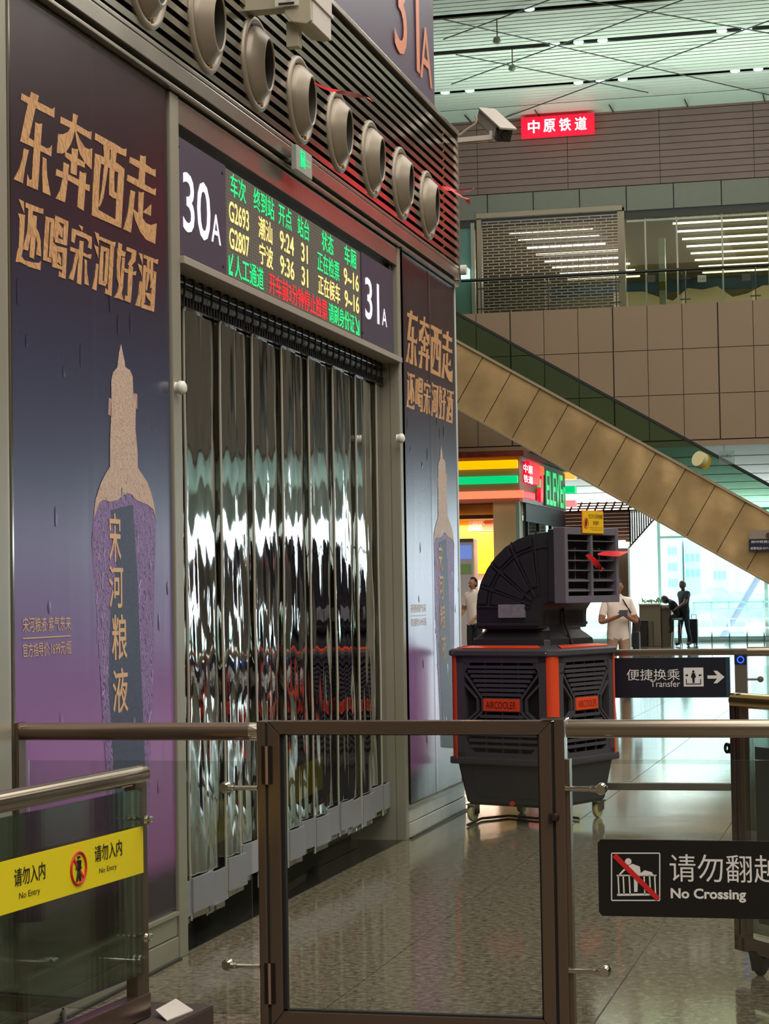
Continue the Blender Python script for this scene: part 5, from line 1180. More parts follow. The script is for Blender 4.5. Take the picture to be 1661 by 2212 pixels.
def face(fn, back=False):
    """fn(u, z, out) -> local point; u runs along the face (-1..1 scaled in metres)"""
    par = cb_build(MB(), 'grille', g1) if False else None
    m = MB()
    def bx(u0, u1, z0, z1, d0, d1, mm=m):
        a = fn(u0, z0, d0); b = fn(u1, z1, d1); mm.box(a, b)
    W = H - 0.055
    # surround: side panels, top, bottom
    bx(-W, -W + 0.06, Z0, Z1, -0.05, 0.0); bx(W - 0.06, W, Z0, Z1, -0.05, 0.0); bx(-W, W, Z1 - 0.045, Z1, -0.05, 0.0); bx(-W, W, Z0, Z0 + 0.05, -0.05, 0.0)
    surround = cb_build(m, 'grille_frame', g1)
    zb0, zb1 = 0.742, 0.812; ubw = 0.135
    top, bot = Z1 - 0.045, Z0 + 0.05
    WI = W - 0.06
    def tri(pts, d=0.022, nm='grille_web'):
        mb = MB(); P = [Vector(fn(u, z, -0.026)) for u, z in pts]; nn = Vector(fn(0, 0, 0)) - Vector(fn(0, 0, -1)); mb.prism(P, nn * d); return mb
    # corner webs
    for sg in (-1, 1):
        cb_build(tri([(sg * WI, top), (sg * (WI - 0.05), top), (sg * WI, top - 0.07)]), 'grille_web', g1, surround)
        cb_build(tri([(sg * WI, bot), (sg * (WI - 0.07), bot), (sg * WI, bot + 0.07)]), 'grille_web', g1, surround)
    # horizontal blades narrowing towards the badge, wider again below it
    n = 8; hh = (top - zb1) / n
    for k in range(1, n + 1):
        z_ = top - k * hh; f_ = max(0.0, (k - 1.5) / (n - 1.5)); hw_ = (WI - 0.02) * (1 - f_) + ubw * f_ if k > 1 else WI - 0.03
        mb = MB(); a = fn(-hw_, z_ - 0.008, -0.03); b = fn(hw_, z_ + 0.012, -0.002); mb.box(a, b); cb_build(mb, 'blade', g1, surround)
    n2 = 7; h2 = (zb0 - bot) / n2
    for k in range(0, n2):
        z_ = zb0 - k * h2; f_ = min(1.0, k / 3.5); hw_ = ubw * (1 - f_) + (WI - 0.03) * f_
        mb = MB(); a = fn(-hw_, z_ - 0.010, -0.03); b = fn(hw_, z_ + 0.010, -0.002); mb.box(a, b); cb_build(mb, 'blade', g1, surround)
    for u in (-0.13, 0.0, 0.13):
        mb = MB(); mb.box(fn(u - 0.004, bot, -0.04), fn(u + 0.004, top, -0.012)); cb_build(mb, 'stay', g1, surround)
    # slanting bars on both sides of the badge
    for sg in (-1, 1):
        for j in range(4):
            u_t = WI - 0.0; zt = top - 0.07 - j * 0.072; zt2 = zb1 + 0.005
            ub = ubw + 0.015 + j * 0.038
            if zt - zt2 < 0.03: continue
            P_ = Vector(fn(sg * u_t, zt, -0.012)); Q_ = Vector(fn(sg * ub, zt2, -0.012)); mb = MB(); nn = Vector(fn(0, 0, 0)) - Vector(fn(0, 0, -1))
            mb.bar(P_, Q_, 0.014, 0.02, nn); cb_build(mb, 'slant_bar', g1, surround)
            R0 = Vector(fn(sg * ub, zb0 - 0.01, -0.012)); mb = MB(); mb.bar(Q_, R0, 0.014, 0.02, nn); cb_build(mb, 'slant_bar', g1, surround)
            zz2 = zb0 - 0.01 - (WI - ub) * 0.75
            if zz2 > bot: mb = MB(); mb.bar(R0, Vector(fn(sg * u_t, zz2, -0.012)), 0.014, 0.02, nn); cb_build(mb, 'slant_bar', g1, surround)
    cb_build(MB().box(fn(-ubw - 0.005, zb0 - 0.005, -0.03), fn(ubw + 0.005, zb1 + 0.005, 0.004)), 'badge', og, surround, bevel=0.004)
    return surround, zb0, zb1, ubw
ff = lambda u, z, d: (u, -H - d, z)
rf = lambda u, z, d: (H + d, u, z)
f1, zb0, zb1, ubw = face(ff)
vs_ = MB(); text_mb(vs_, 'AIRCOOLER', (-ubw * .86, -H - 0.0055, zb0 + .012), (ubw * 1.72, 0, 0), (0, 0, zb1 - zb0 - .024), 0.0); cb_build(vs_, 'lettering', mat('badge_print', (46, 22, 18), 0.5), f1)
f2, *_ = face(rf)
vs_ = MB(); text_mb(vs_, 'AIRCOOLER', (H + 0.0055, -ubw * .86, zb0 + .012), (0, ubw * 1.72, 0), (0, 0, zb1 - zb0 - .024), 0.0); cb_build(vs_, 'lettering', mat('badge_print_worn', (120, 40, 24), 0.5), f2)
face(lambda u, z, d: (-H - d, u, z)); face(lambda u, z, d: (u, H + d, z))
for u in (-H + 0.075, H - 0.075):
    pass
cb_build(MB().box((H - 0.155, -H - 0.003, 0.985), (H - 0.12, -H + 0.01, 0.992)), 'slot', dk0); cb_build(MB().box((H - 0.01, -H + 0.075, 0.985), (H + 0.003, -H + 0.11, 0.992)), 'slot', dk0)
# cap
def ring(h, z, ch=0.06):
    return [(-h + ch, -h, z), (h - ch, -h, z), (h, -h + ch, z), (h, h - ch, z), (h - ch, h, z), (-h + ch, h, z), (-h, h - ch, z), (-h, -h + ch, z)]
def loft(rings):
    mb = MB(); n = len(rings[0]); vs = [p for r in rings for p in r]
    fs = [(i * n + k, i * n + (k + 1) % n, (i + 1) * n + (k + 1) % n, (i + 1) * n + k) for i in range(len(rings) - 1) for k in range(n)]
    fs += [tuple(range(n - 1, -1, -1)), tuple((len(rings) - 1) * n + k for k in range(n))]
    return mb.add(vs, fs)
cb_build(loft([ring(0.425, 1.096), ring(0.430, 1.102), ring(0.430, 1.130), ring(0.418, 1.140), ring(0.30, 1.165)]), 'top_cap', g1)
for k in range(4):
    c, s_ = math.cos(k * math.pi / 2), math.sin(k * math.pi / 2)
    q = [(-0.31, -0.405), (0.31, -0.405), (0.25, -0.345), (-0.25, -0.345)]
    zz = [1.1445, 1.1445, 1.1575, 1.1575]
    P = [Vector((x * c - y * s_, x * s_ + y * c, z_)) for (x, y), z_ in zip(q, zz)]
    cb_build(MB().prism(P, (0, 0, 0.006)), 'orange_inlay', og)
for k in range(4):
    c, s_ = math.cos(k * math.pi / 2), math.sin(k * math.pi / 2)
    for u in (-0.36, 0.36):
        x, y = u, -0.431; cb_build(MB().lathe([(0, 0.003), (0.005, 0.002), (0.006, 0)], (x * c - y * s_, x * s_ + y * c, 1.116), (s_, -c, 0), 8), 'bolt', chrome)
# water tank, tapering downwards
cb_build(loft([ring(0.335, 0.115, .05), ring(0.350, 0.135, .05), ring(0.385, 0.385, .04), ring(0.40, 0.40, .03)]), 'water_tank', tk)
for x0, x1 in ((-0.25, -0.02), (0.03, 0.26)):
    mb = MB(); mb.prism([(x0 + .02, -0.352, 0.17), (x1 - .02, -0.352, 0.17), (x1, -0.377, 0.33), (x1 - 0.03, -0.380, 0.35), (x0 + 0.03, -0.380, 0.35), (x0, -0.377, 0.33)], (0, -0.006, 0)); cb_build(mb, 'tank_panel', tk, bevel=0.004)
cb_build(MB().lathe([(0, 0.02), (0.016, 0.018), (0.018, 0.0), (0, 0)], (0.04, -0.348, 0.135), (0, -1, 0), 14), 'drain_cap', mat('drain_orange', (196, 56, 26), 0.5), smooth=True)
# castors
for sx, sy in ((-1, -1), (1, -1), (1, 1), (-1, 1)):
    x, y = sx * 0.30, sy * 0.30
    fk = cb_build(MB().box((x - 0.028, y - 0.035, 0.05), (x - 0.022, y + 0.03, 0.118)).box((x + 0.022, y - 0.035, 0.05), (x + 0.028, y + 0.03, 0.118)).box((x - 0.035, y - 0.04, 0.108), (x + 0.035, y + 0.04, 0.116)), 'castor_fork', chrome)
    fk.name = 'castor_fork'
    cb_build(MB().lathe([(0, 0.016), (0.03, 0.016), (0.047, 0.013), (0.05, 0.006), (0.05, -0.006), (0.047, -0.013), (0.03, -0.016), (0, -0.016)], (x, y - 0.01, 0.05), (1, 0, 0), 24), 'castor_wheel', mat('wheel_cream', (176, 170, 120), 0.45), fk, smooth=True)
# plenum on the cap
cb_build(loft([ring(0.305, 1.155, .03), ring(0.300, 1.20, .03), ring(0.250, 1.262, .05), ring(0.246, 1.285, .05)]), 'plenum', g2, bevel=0.006)
# elbow duct: profile in x-z, extruded along y
W2 = 0.30
outer = [(-0.255, 1.27), (-0.255, 1.42), (-0.245, 1.50), (-0.215, 1.585), (-0.165, 1.67), (-0.10, 1.745), (-0.02, 1.81), (0.08, 1.86), (0.18, 1.888), (0.29, 1.90), (0.385, 1.90)]
inner = [(0.385, 1.46), (0.33, 1.452), (0.275, 1.43), (0.245, 1.39), (0.24, 1.35), (0.24, 1.27)]
prof = outer + inner
mb = MB(); mb.prism([(x, -W2, z) for x, z in prof], (0, 2 * W2, 0)); cb_build(mb, 'elbow_duct', g2, bevel=0.018, smooth=True)
ctr0 = (0.255, 1.405)
def radial(x, z, f_): return (ctr0[0] + (x - ctr0[0]) * f_, ctr0[1] + (z - ctr0[1]) * f_)
rids = [(-0.255, 1.42), (-0.225, 1.56), (-0.135, 1.705), (0.02, 1.832), (0.21, 1.893)]
for sgn in (-1, 1):
    for (x, z) in rids:
        mb = MB(); a = radial(x, z, 0.965); b = radial(x, z, 0.17); mb.bar((a[0], sgn * (W2 + 0.002), a[1]), (b[0], sgn * (W2 + 0.002), b[1]), 0.012, 0.024, (0, sgn, 0)); cb_build(mb, 'rib', g2, bevel=0.004)
    arc = [radial(x, z, 0.80) for x, z in outer[1:]]
    mb = MB(); mb.tube([(x, sgn * (W2 + 0.002), z) for x, z in arc], 0.008, 8); cb_build(mb, 'rib', g2, smooth=True)
    mb = MB(); mb.bar((-0.25, sgn * (W2 + .004), 1.30), (0.235, sgn * (W2 + .004), 1.30), 0.02, 0.03, (0, sgn, 0)); cb_build(mb, 'rib', g2, bevel=0.005)
    # panels between ribs stand slightly proud
    for i in range(len(rids) - 1):
        (xa, za), (xb, zb) = rids[i], rids[i + 1]
        for lo, hi in ((0.30, 0.76), (0.84, 0.965)):
            def lerp_(t_): return (xa + (xb - xa) * t_, za + (zb - za) * t_)
            q = [radial(*lerp_(0.14), lo), radial(*lerp_(0.86), lo), radial(*lerp_(0.88), hi), radial(*lerp_(0.12), hi)]
            mb = MB(); mb.prism([(x, sgn * W2, z) for x, z in q], (0, sgn * 0.014, 0)); cb_build(mb, 'side_panel', g2, bevel=0.006)
for (x, z) in rids[1:]:
    d = math.hypot(x - ctr0[0], z - ctr0[1]); nx, nz = (x - ctr0[0]) / d, (z - ctr0[1]) / d
    mb = MB(); mb.obox((x + nx * 0.002, 0, z + nz * 0.002), (nx * 0.008, 0, nz * 0.008), (0, W2 - 0.02, 0), (-nz * 0.008, 0, nx * 0.008)); cb_build(mb, 'rib', g2, bevel=0.006)
lbl = MB().box((-0.065, -W2 - 0.022, 1.345), (0.135, -W2 - 0.0, 1.432)); cb_build(lbl, 'rating_label', mat('label_silver', (150, 150, 154), 0.35, 0.4, noise=0.15, nscale=30))
# clear patch of the neck facing the outlet side
cb_build(MB().box((0.24, -0.24, 1.30), (0.246, 0.24, 1.385)), 'neck_band', mat('neck_gloss', (52, 46, 52), 0.15, coat=0.5))
cb_build(MB().tube([(0.25, -0.02, 1.40), (0.262, -0.03, 1.36), (0.262, -0.02, 1.30), (0.30, -0.02, 1.20), (0.315, -0.02, 1.165)], 0.008, 8), 'power_cable', rubber, smooth=True)
# outlet head
OX0, OX1 = 0.385, 0.47; OW = 0.345; OZ0, OZ1 = 1.435, 1.925
outlet_m = mat('outlet_grey', (98, 92, 102), 0.45)
fr_ = MB(); t0 = 0.038
fr_.box((OX0, -OW, OZ0), (OX1, -OW + t0, OZ1)); fr_.box((OX0, OW - t0, OZ0), (OX1, OW, OZ1)); fr_.box((OX0, -OW + t0, OZ0), (OX1, OW - t0, OZ0 + t0 + .008)); fr_.box((OX0, -OW + t0, OZ1 - t0 - .008), (OX1, OW - t0, OZ1))
ofr = cb_build(fr_, 'outlet_frame', outlet_m, bevel=0.004)
cb_build(MB().box((OX0 - 0.02, -OW + 0.02, OZ0 + 0.02), (OX0 + 0.01, OW - 0.02, OZ1 - 0.02)), 'outlet_back', dk0, ofr)
cb_build(MB().box((OX0 - 0.05, -OW + 0.01, OZ0 + 0.01), (OX0, OW - 0.01, OZ1 - 0.01)), 'outlet_collar', g2, ofr, bevel=0.01)
cb_build(MB().box((OX1 - 0.03, -0.014, OZ0 + .03), (OX1 - 0.004, 0.014, OZ1 - .03)), 'centre_bar', outlet_m, ofr)
nb = 6
for k in range(1, nb + 1):
    z_ = OZ0 + 0.02 + (OZ1 - OZ0 - 0.04) * k / (nb + 1)
    for y0, y1 in ((-OW + t0, -0.014), (0.014, OW - t0)):
        mb = MB(); mb.bar((OX1 - 0.035, y0, z_), (OX1 - 0.035, y1, z_ ), 0.05, 0.005, (0.35 if k < 3 else 0.1, 0, 1)); cb_build(mb, 'louvre_blade', outlet_m, ofr)
for y_ in (-0.23, -0.14, 0.09, 0.17):
    cb_build(MB().tube([(OX1 - 0.05, y_, OZ0 + .14), (OX1 - 0.05, y_, OZ1 - .13)], 0.0035, 6), 'guide_rod', outlet_m, ofr)
# yellow warning card clipped on top of the outlet
M_ = _MW[ct.name]
wc = thing('warning_card', M_ @ Vector((OX1, -0.03, OZ1)), 0, 'small yellow warning card with hand symbol fixed on top of the air cooler outlet', 'sign')
cyl = mat('card_yellow', (226, 178, 10), 0.45); y0, y1, z0c, z1c = -0.13, 0.135, 1.89, 2.035
def wp(*p): return M_ @ Vector(p)
def wbox(a, b, m_, nm, par):
    mb = MB().box(a, b); mb.v = [M_ @ v for v in mb.v]; return mb.build(nm, m_, par)
wbox((OX1 + 0.003, y0 - .004, z0c - .004), (OX1 + 0.006, y1 + .004, z1c + .004), mat('card_orange', (226, 90, 30), 0.5), 'border', wc)
wbox((OX1 + 0.006, y0, z0c), (OX1 + 0.009, y1, z1c), cyl, 'card', wc)
def wtx(body, ya, yb_, za, zb_, nm='lettering'):
    mb = text_mb(MB(), body, (OX1 + 0.0100, ya, za), (0, yb_ - ya, 0), (0, 0, zb_ - za)); mb.v = [M_ @ v for v in mb.v]; mb.build(nm, bk, wc)
wtx('非工作人员请勿触碰', -0.055, 0.125, 1.985, 2.015); wtx('请勿操作', 0.0, 0.075, 1.942, 1.972); wtx('FEI GONG ZUO REN YUAN QING WU', -0.045, 0.125, 1.922, 1.929); wtx('CHU PENG QING WU CAO ZUO', -0.03, 0.115, 1.908, 1.915)
mb = MB(); mb.tube([(OX1 + .01, -0.09 + .026 * math.cos(a * math.pi / 10), 1.955 + .032 * math.sin(a * math.pi / 10)) for a in range(20)], 0.003, 6, closed=True); mb.v = [M_ @ v for v in mb.v]; mb.build('ring', mat('ring_red'), wc)
mb = MB(); mb.prism([(OX1 + .0095, -0.09 + a, 1.955 + b) for a, b in ((-.008, -.02), (.008, -.02), (.011, .0), (.008, .02), (.0, .024), (-.007, .018), (-.011, .004))], (0.001, 0, 0)); mb.v = [M_ @ v for v in mb.v]; mb.build('hand_symbol', bk, wc)
# ribbons tied to the outlet
def cr(pts, w, lab): return ribbon([M_ @ Vector(p) for p in pts], w, lab)
cr([(OX1 + .01, -0.10, 1.745), (OX1 + .02, -0.07, 1.735), (OX1 + .03, -0.04, 1.715), (OX1 + .03, 0.0, 1.69), (OX1 + .03, 0.03, 1.665), (OX1 + .02, 0.08, 1.650), (OX1 + .01, 0.13, 1.655)], [0.006, 0.014, 0.018, 0.02, 0.02, 0.016, 0.006], 'red ribbon drooping across the middle of the air cooler outlet')
cr([(OX1 + .012, 0.05, 1.752), (OX1 + .025, 0.12, 1.757), (OX1 + .03, 0.20, 1.757), (OX1 + .03, 0.28, 1.757), (OX1 + .03, 0.36, 1.766), (OX1 + .03, 0.45, 1.778)], [0.006, 0.016, 0.018, 0.02, 0.014, 0.006], 'red ribbon blowing sideways past the edge of the air cooler outlet')
o = MB().tube([fl(1010, 1782, .012), fl(1040, 1768, .012), fl(1100, 1762, .012), fl(1160, 1768, .012), fl(1200, 1760, .012), fl(1250, 1768, .012)], 0.009, 8).build('cable', rubber, None, smooth=True); tag(o, 'thin black cable lying on the floor under the air cooler', 'cable')

# ================================================================== CONVENIENCE SHOP under the gallery
KY = 43.85
def kp(x, y): return at(x, y, KY)
KX = kp(1122, 1040).x
kz1, kz0 = kp(1122, 986).z, kp(1122, 1084).z; kzt = kp(1122, 973).z
shop = thing('convenience_shop', (KX - 2, KY, 0), 0, 'corner convenience shop with glowing yellow green and red stripes', 'shop')
tp_m = mat('shop_fascia_taupe', (176, 140, 120), 0.5); KE = at(1220, 1040, 50).y
s_end = 50.0; 
MB().box((KX - 8, KY, kz0), (KX, s_end, kz1)).build('fascia_box', tp_m, shop)
MB().box((KX - 8, KY - 0.12, kz1), (KX + 0.12, s_end, kzt)).build('cornice', mat('cornice_rust', (142, 58, 34), 0.6, noise=0.3, nscale=6), shop)
MB().box((KX, KY, kz0 - 0.0), (KX + 0.06, s_end, kz0 + 0.1)).build('lower_edge', mat('edge_pale', (190, 200, 212), 0.4), shop)
MB().box((KX, KY, kz1 - 0.08), (KX + 0.06, s_end, kz1)).build('upper_edge', mat('edge_pale'), shop)
def lit(nm, c, e, es): return mat(nm, c, 0.4, emit=e, es=es)
yl = lit('stripe_yellow', (255, 190, 0), (255, 190, 0), 1.0); gl_ = lit('stripe_green', (0, 205, 120), (0, 205, 120), 1.0); rl_ = lit('stripe_orange', (255, 150, 110), (255, 140, 100), 1.0); rd = lit('stripe_red', (240, 20, 50), (235, 15, 50), 1.0)
for (ya, yb_, m_, x1e) in ((1012, 994, yl, 1119), (1044, 1028, gl_, 1119)):
    a, b = kp(1100, ya).z, kp(1100, yb_).z
    MB().box((KX - 8, KY - 0.13, a), (kp(x1e, 1000).x, KY, b)).build('light_stripe', m_, shop, bevel=0.02)
a, b = kp(1100, 1076).z, kp(1100, 1060).z
MB().box((KX - 8, KY - 0.13, a), (KX + 0.10, KY, b)).build('light_stripe', rl_, shop, bevel=0.02)
MB().box((KX, KY - 0.10, a), (KX + 0.10, KY + 1.4, b)).build('light_stripe', rd, shop, bevel=0.02)
# right face signs (plane x = KX)
def kf(px, py, off=0.0): return wl(px, py, KX + off)
def kbox(px0, py0, px1, py1, m_, nm, th=0.1):
    A_ = kf(px0, (py0 + py1) / 2); B_ = kf(px1, (py0 + py1) / 2); zc = kf((px0 + px1) / 2, py1).z; zd = kf((px0 + px1) / 2, py0).z
    return MB().box((KX + 0.02, A_.y, zc), (KX + 0.02 + th, B_.y, zd)).build(nm, m_, shop, bevel=0.02)
kbox(1130, 999, 1153, 1046, rd, 'red_sign_box', 0.12)
A_ = kf(1132, 1036, 0.15); B_ = kf(1151, 1009, 0.15); wl_m = lit('letter_white_lit', (255, 255, 255), (255, 250, 250), 1.4)
text('中原', (KX + 0.145, A_.y, (A_.z + B_.z) / 2 + 0.0), (0, B_.y - A_.y, 0), (0, 0, (B_.z - A_.z) * .55), wl_m, shop, 'lettering', 0.02); text('铁道', (KX + 0.145, A_.y, A_.z - 0.05), (0, B_.y - A_.y, 0), (0, 0, (B_.z - A_.z) * .5), wl_m, shop, 'lettering', 0.02)
orr = lit('seven_orange', (255, 90, 20), (255, 80, 10), 1.0); 
za_, zb_ = kf(1160, 1080).z, kf(1160, 1008).z; y7a, y7b = kf(1154, 1040).y, kf(1164, 1040).y
mb = MB(); mb.prism([(KX + .05, y7a, zb_), (KX + .05, y7b, zb_), (KX + .05, y7b, zb_ - .18), (KX + .05, y7a, zb_ - .24)], (0.08, 0, 0)); mb.build('seven_bar', orr, shop)
mb = MB(); mb.prism([(KX + .05, y7b, zb_), (KX + .05, y7b - .02, zb_ - .35), (KX + .05, y7a + .55, za_ + .1), (KX + .05, y7a + .5, za_ - .05), (KX + .05, y7a + .18, za_ - .05), (KX + .05, y7a + .2, zb_ - .6), (KX + .05, y7b - .22, zb_ - .2)], (0.06, 0, 0)); mb.build('seven_stem', rd, shop)
ge = lit('eleven_green', (0, 205, 100), (0, 210, 110), 1.1)
A_ = kf(1165, 1050, 0.1); B_ = kf(1171, 1050, 0.1)
MB().box((KX + .05, A_.y, (za_ + zb_) / 2 - .1), (KX + .1, B_.y, (za_ + zb_) / 2 + .08)).build('dash', ge, shop)
ya_ = kf(1169, 1045).y; yb2 = kf(1211, 1050).y
text('ELEVEn', (KX + 0.12, ya_, za_ - .08), (0, yb2 - ya_, 0), (0, 0, zb_ - za_ + .02), ge, shop, 'lettering', 0.008)
MB().box((KX + .02, ya_ - .05, za_ - .1), (KX + .1, yb2 + .05, zb_ + .02)).build('letter_backing', mat('letter_back', (120, 130, 122), 0.5), shop)
for py0, py1, m_ in ((1022, 1038, lit('block_amber', (255, 190, 90), (255, 190, 90), 1.0)), (1052, 1067, gl_), (1083, 1096, lit('block_pink', (255, 140, 150), (255, 140, 150), 1.0))):
    A_ = kf(1213, 1040).y; zc = kf(1220, py1).z; zd = kf(1220, py0).z
    MB().box((KX + .02, A_, zc), (KX + .32, A_ + 0.35, zd)).build('stripe_end', m_, shop, bevel=0.02)
# front: pillar, bright opening with orange posters, kiosk
PX0, PX1 = kp(1065, 1150).x, kp(1119, 1150).x
MB().box((PX0, KY + 0.05, 0), (PX1, KY + 0.6, kz0)).build('pillar', mat('pillar_beige', (246, 222, 172), 0.5), shop)
MB().box((KX - 8, KY + 1.5, 0), (PX0, KY + 1.6, kz0)).build('shop_wall', mat('shop_white', (236, 234, 228), 0.5), shop)
MB().box((KX - 8, KY + 0.1, kz0 - 0.34), (PX0, KY + 1.5, kz0 - 0.25)).build('lintel', mat('lintel_brown', (70, 40, 28), 0.5), shop)
od = lit('poster_orange', (255, 160, 20), (255, 150, 10), 0.55); oo = lit('poster_apricot', (255, 176, 120), (255, 170, 110), 0.4)
za, zb = kp(1030, 1238).z, kp(1030, 1106).z
MB().box((KX - 8, KY + 1.40, za), (kp(1064, 1150).x, KY + 1.48, zb)).build('orange_poster', od, shop)
p0, p1 = kp(985, 1144), kp(1062, 1107)
MB().box((p0.x, KY + 1.36, p0.z), (p1.x, KY + 1.40, p1.z)).build('apricot_band', oo, shop)
rdp = mat('poster_rust', (224, 110, 50), 0.5); p0, p1 = kp(1016, 1140), kp(1050, 1108)
MB().box((p0.x, KY + 1.33, p0.z), (p1.x, KY + 1.36, p1.z)).build('rust_square', rdp, shop)
cm_ = mat('poster_cream', (255, 232, 200), 0.5, emit=(255, 225, 190), es=0.3)
for body, xa, yb3, xb, yt3 in (('每日', 1021, 1120, 1047, 1110), ('品优', 1021, 1134, 1047, 1122)):
    a_, b_ = at(xa, yb3, KY + 1.32), at(xb, yt3, KY + 1.32); text(body, (a_.x, KY + 1.325, a_.z), (b_.x - a_.x, 0, 0), (0, 0, b_.z - a_.z), cm_, shop)
p0, p1 = kp(1046, 1158), kp(1052, 1132); MB().box((p0.x, KY + 1.2, p0.z), (p1.x, KY + 1.24, p1.z)).build('hanging_tag', mat('tag_pale', (206, 214, 230), 0.5), shop)
kio = thing('ticket_kiosk', (kp(1000, 1300).x, KY - 0.5, 0), 0, 'white self service kiosk with blue screen in front of the orange poster', 'kiosk')
p0, p1 = at(976, 1400, KY - .5), at(1022, 1163, KY - .5)
MB().box((p0.x, KY - 0.5, 0), (p1.x, KY + 0.0, p1.z)).build('body', mat('kiosk_white', (226, 220, 222), 0.4), kio, bevel=0.03)
a_, b_ = at(985, 1208, KY - .51), at(1018, 1178, KY - .51); MB().box((a_.x, KY - .52, a_.z), (b_.x, KY - .5, b_.z)).build('screen', lit('screen_blue', (120, 150, 225), (110, 140, 220), 0.7), kio)
a_, b_ = at(985, 1171, KY - .51), at(1022, 1163, KY - .51); MB().box((a_.x, KY - .52, a_.z), (b_.x, KY - .5, b_.z)).build('header', mat('kiosk_grey', (110, 104, 122), 0.5), kio)
a_, b_ = at(985, 1240, KY - .51), at(1018, 1218, KY - .51); MB().box((a_.x, KY - .515, a_.z), (b_.x, KY - .5, b_.z)).build('green_panel', mat('kiosk_green', (160, 200, 130), 0.5), kio)
area('shop_light', (KX - 3, KY + 0.8, kz0 - 0.4), (5, 0.6), 260, (1.0, 0.95, 0.9))
# right face shop window
fm = mat('shopfront_aqua', (176, 214, 214), 0.4)
for i, py in enumerate((1121, 1140, 1164, 1190, 1206, 1216)):
    y_ = kf(py, 1150).y; MB().box((KX - 0.05, y_ - 0.04, 0), (KX + 0.02, y_ + 0.04, kz0)).build('window_post', fm if i in (0, 4, 5) else mat('post_dark', (40, 34, 40), 0.4), shop)
MB().box((KX - 0.5, KY + 0.6, 0.0), (KX - 0.45, s_end, kz0 - 0.3)).build('window_display', mat('display_mauve', (130, 104, 118), 0.5, noise=0.6, nscale=2.5), shop)
MB().box((KX - 0.04, KY + 0.6, kz0 - 0.4), (KX + 0.03, s_end, kz0)).build('transom_dark', mat('transom_dark', (60, 56, 66), 0.5), shop)
MB().box((KX - 0.03, KY + 0.6, 0.1), (KX - 0.02, s_end, kz0 - 0.4)).build('glass_pane', glass('shop_glass'), shop)

# ================================================================== TIMBER CANOPY
LY = 51.0
tm = mat('timber_redbrown', (150, 80, 50), 0.5, noise=0.2, nscale=2, stretch=(0.3, 1, 6)); can = thing('timber_canopy', (at(1290, 1130, LY).x, LY, 0), 0, 'red brown timber slat canopy between the shop sign and the escalator', 'canopy')
def lp_(x, y): return at(x, y, LY)
xa, xb = lp_(1216, 1130).x, lp_(1362, 1130).x
for i in range(9):
    z_ = lp_(1290, 1172 - i * 7.8).z; h_ = lp_(1290, 1164.6 - i * 7.8).z
    MB().box((xa, LY, z_), (xb, LY + 0.1, h_)).build('plank', tm, can)
for i in range(4):
    z_ = lp_(1290, 1104 - i * 5.5).z
    MB().box((xa, LY, z_ - 0.012), (lp_(1395, 1100).x, LY + 0.06, z_ + 0.02)).build('open_slat', tm, can)
for i in range(9):
    x_ = lp_(1228 + i * 18, 1095).x; MB().bar((x_, LY + .08, lp_(1290, 1106).z), (x_ + 0.12, LY + .08, lp_(1290, 1084).z), 0.05, 0.04).build('strut', tm, can)
for i in range(11):
    px = 1359 + i * 5.0; zt = lp_(px, 1104).z; zb = lp_(px, 1182 - i * 5.6).z; x_ = lp_(px, 1130).x
    MB().box((x_, LY, zb), (x_ + 0.026, LY + 0.12, zt)).build('batten', tm, can)
b1 = MB(); b1.bar(lp_(1357, 1184) + Vector((0, .05, 0)), lp_(1414, 1120) + Vector((0, .05, 0)), 0.05, 0.03); b1.build('edge_batten', mat('timber_dark', (60, 40, 30), 0.5), can)
MB().box((lp_(1333, 1300).x, LY + .1, 0), (lp_(1357, 1300).x, LY + 0.5, lp_(1345, 1184).z)).build('column', mat('column_beige', (164, 132, 112), 0.5), can)
for py in (1170, 1182):
    p = lp_(1343, py); MB().box((p.x - 0.13, LY - 0.3, p.z - 0.03), (p.x + 0.12, LY - 0.15, p.z + 0.03)).build('lamp_strip', lit('lamp_strip', (255, 255, 255), (240, 255, 255), 1.5), can, bevel=0.02)

# ================================================================== WINDOW SIDE FURNITURE
QY = 61.0
sc_m = mat('frosted_screen', (200, 226, 238), 0.6, emit=None)
fs = thing('fluted_screen', (at(1390, 1300, 60.6).x, 60.6, 0), 0, 'pale bluish fluted screen standing left of the window mullion', 'screen')
x0, x1 = at(1357, 1250, 60.6).x, at(1421, 1250, 60.6).x; nfl = 9
def tl_mat():
    m = bpy.data.materials.new('screen_translucent'); m.use_nodes = True; t = m.node_tree; t.nodes.clear(); o = t.nodes.new('ShaderNodeOutputMaterial'); d = t.nodes.new('ShaderNodeBsdfDiffuse'); r = t.nodes.new('ShaderNodeBsdfTranslucent'); x = t.nodes.new('ShaderNodeMixShader'); x.inputs[0].default_value = 0.6
    d.inputs[0].default_value = (0.8, 0.88, 0.93, 1); r.inputs[0].default_value = (0.78, 0.88, 0.95, 1); t.links.new(d.outputs[0], x.inputs[1]); t.links.new(r.outputs[0], x.inputs[2]); t.links.new(x.outputs[0], o.inputs[0]); return m
tlm = tl_mat()
for i in range(nfl):
    a_, b_ = x0 + (x1 - x0) * i / nfl, x0 + (x1 - x0) * (i + 1) / nfl
    zt = at(1400, 1118, 60.6).z; MB().add([(a_, 60.62, 0), ((a_ + b_) / 2, 60.55, 0), (b_, 60.62, 0), (a_, 60.62, zt), ((a_ + b_) / 2, 60.55, zt), (b_, 60.62, zt)], [(0, 1, 4, 3), (1, 2, 5, 4)]).build('flute', tlm, fs)
rl2 = thing('window_railing', (at(1570, 1380, QY).x, QY, 0), 0, 'dark green horizontal guard rails along the window wall', 'railing')
dg = mat('rail_teal', (44, 74, 70), 0.4)
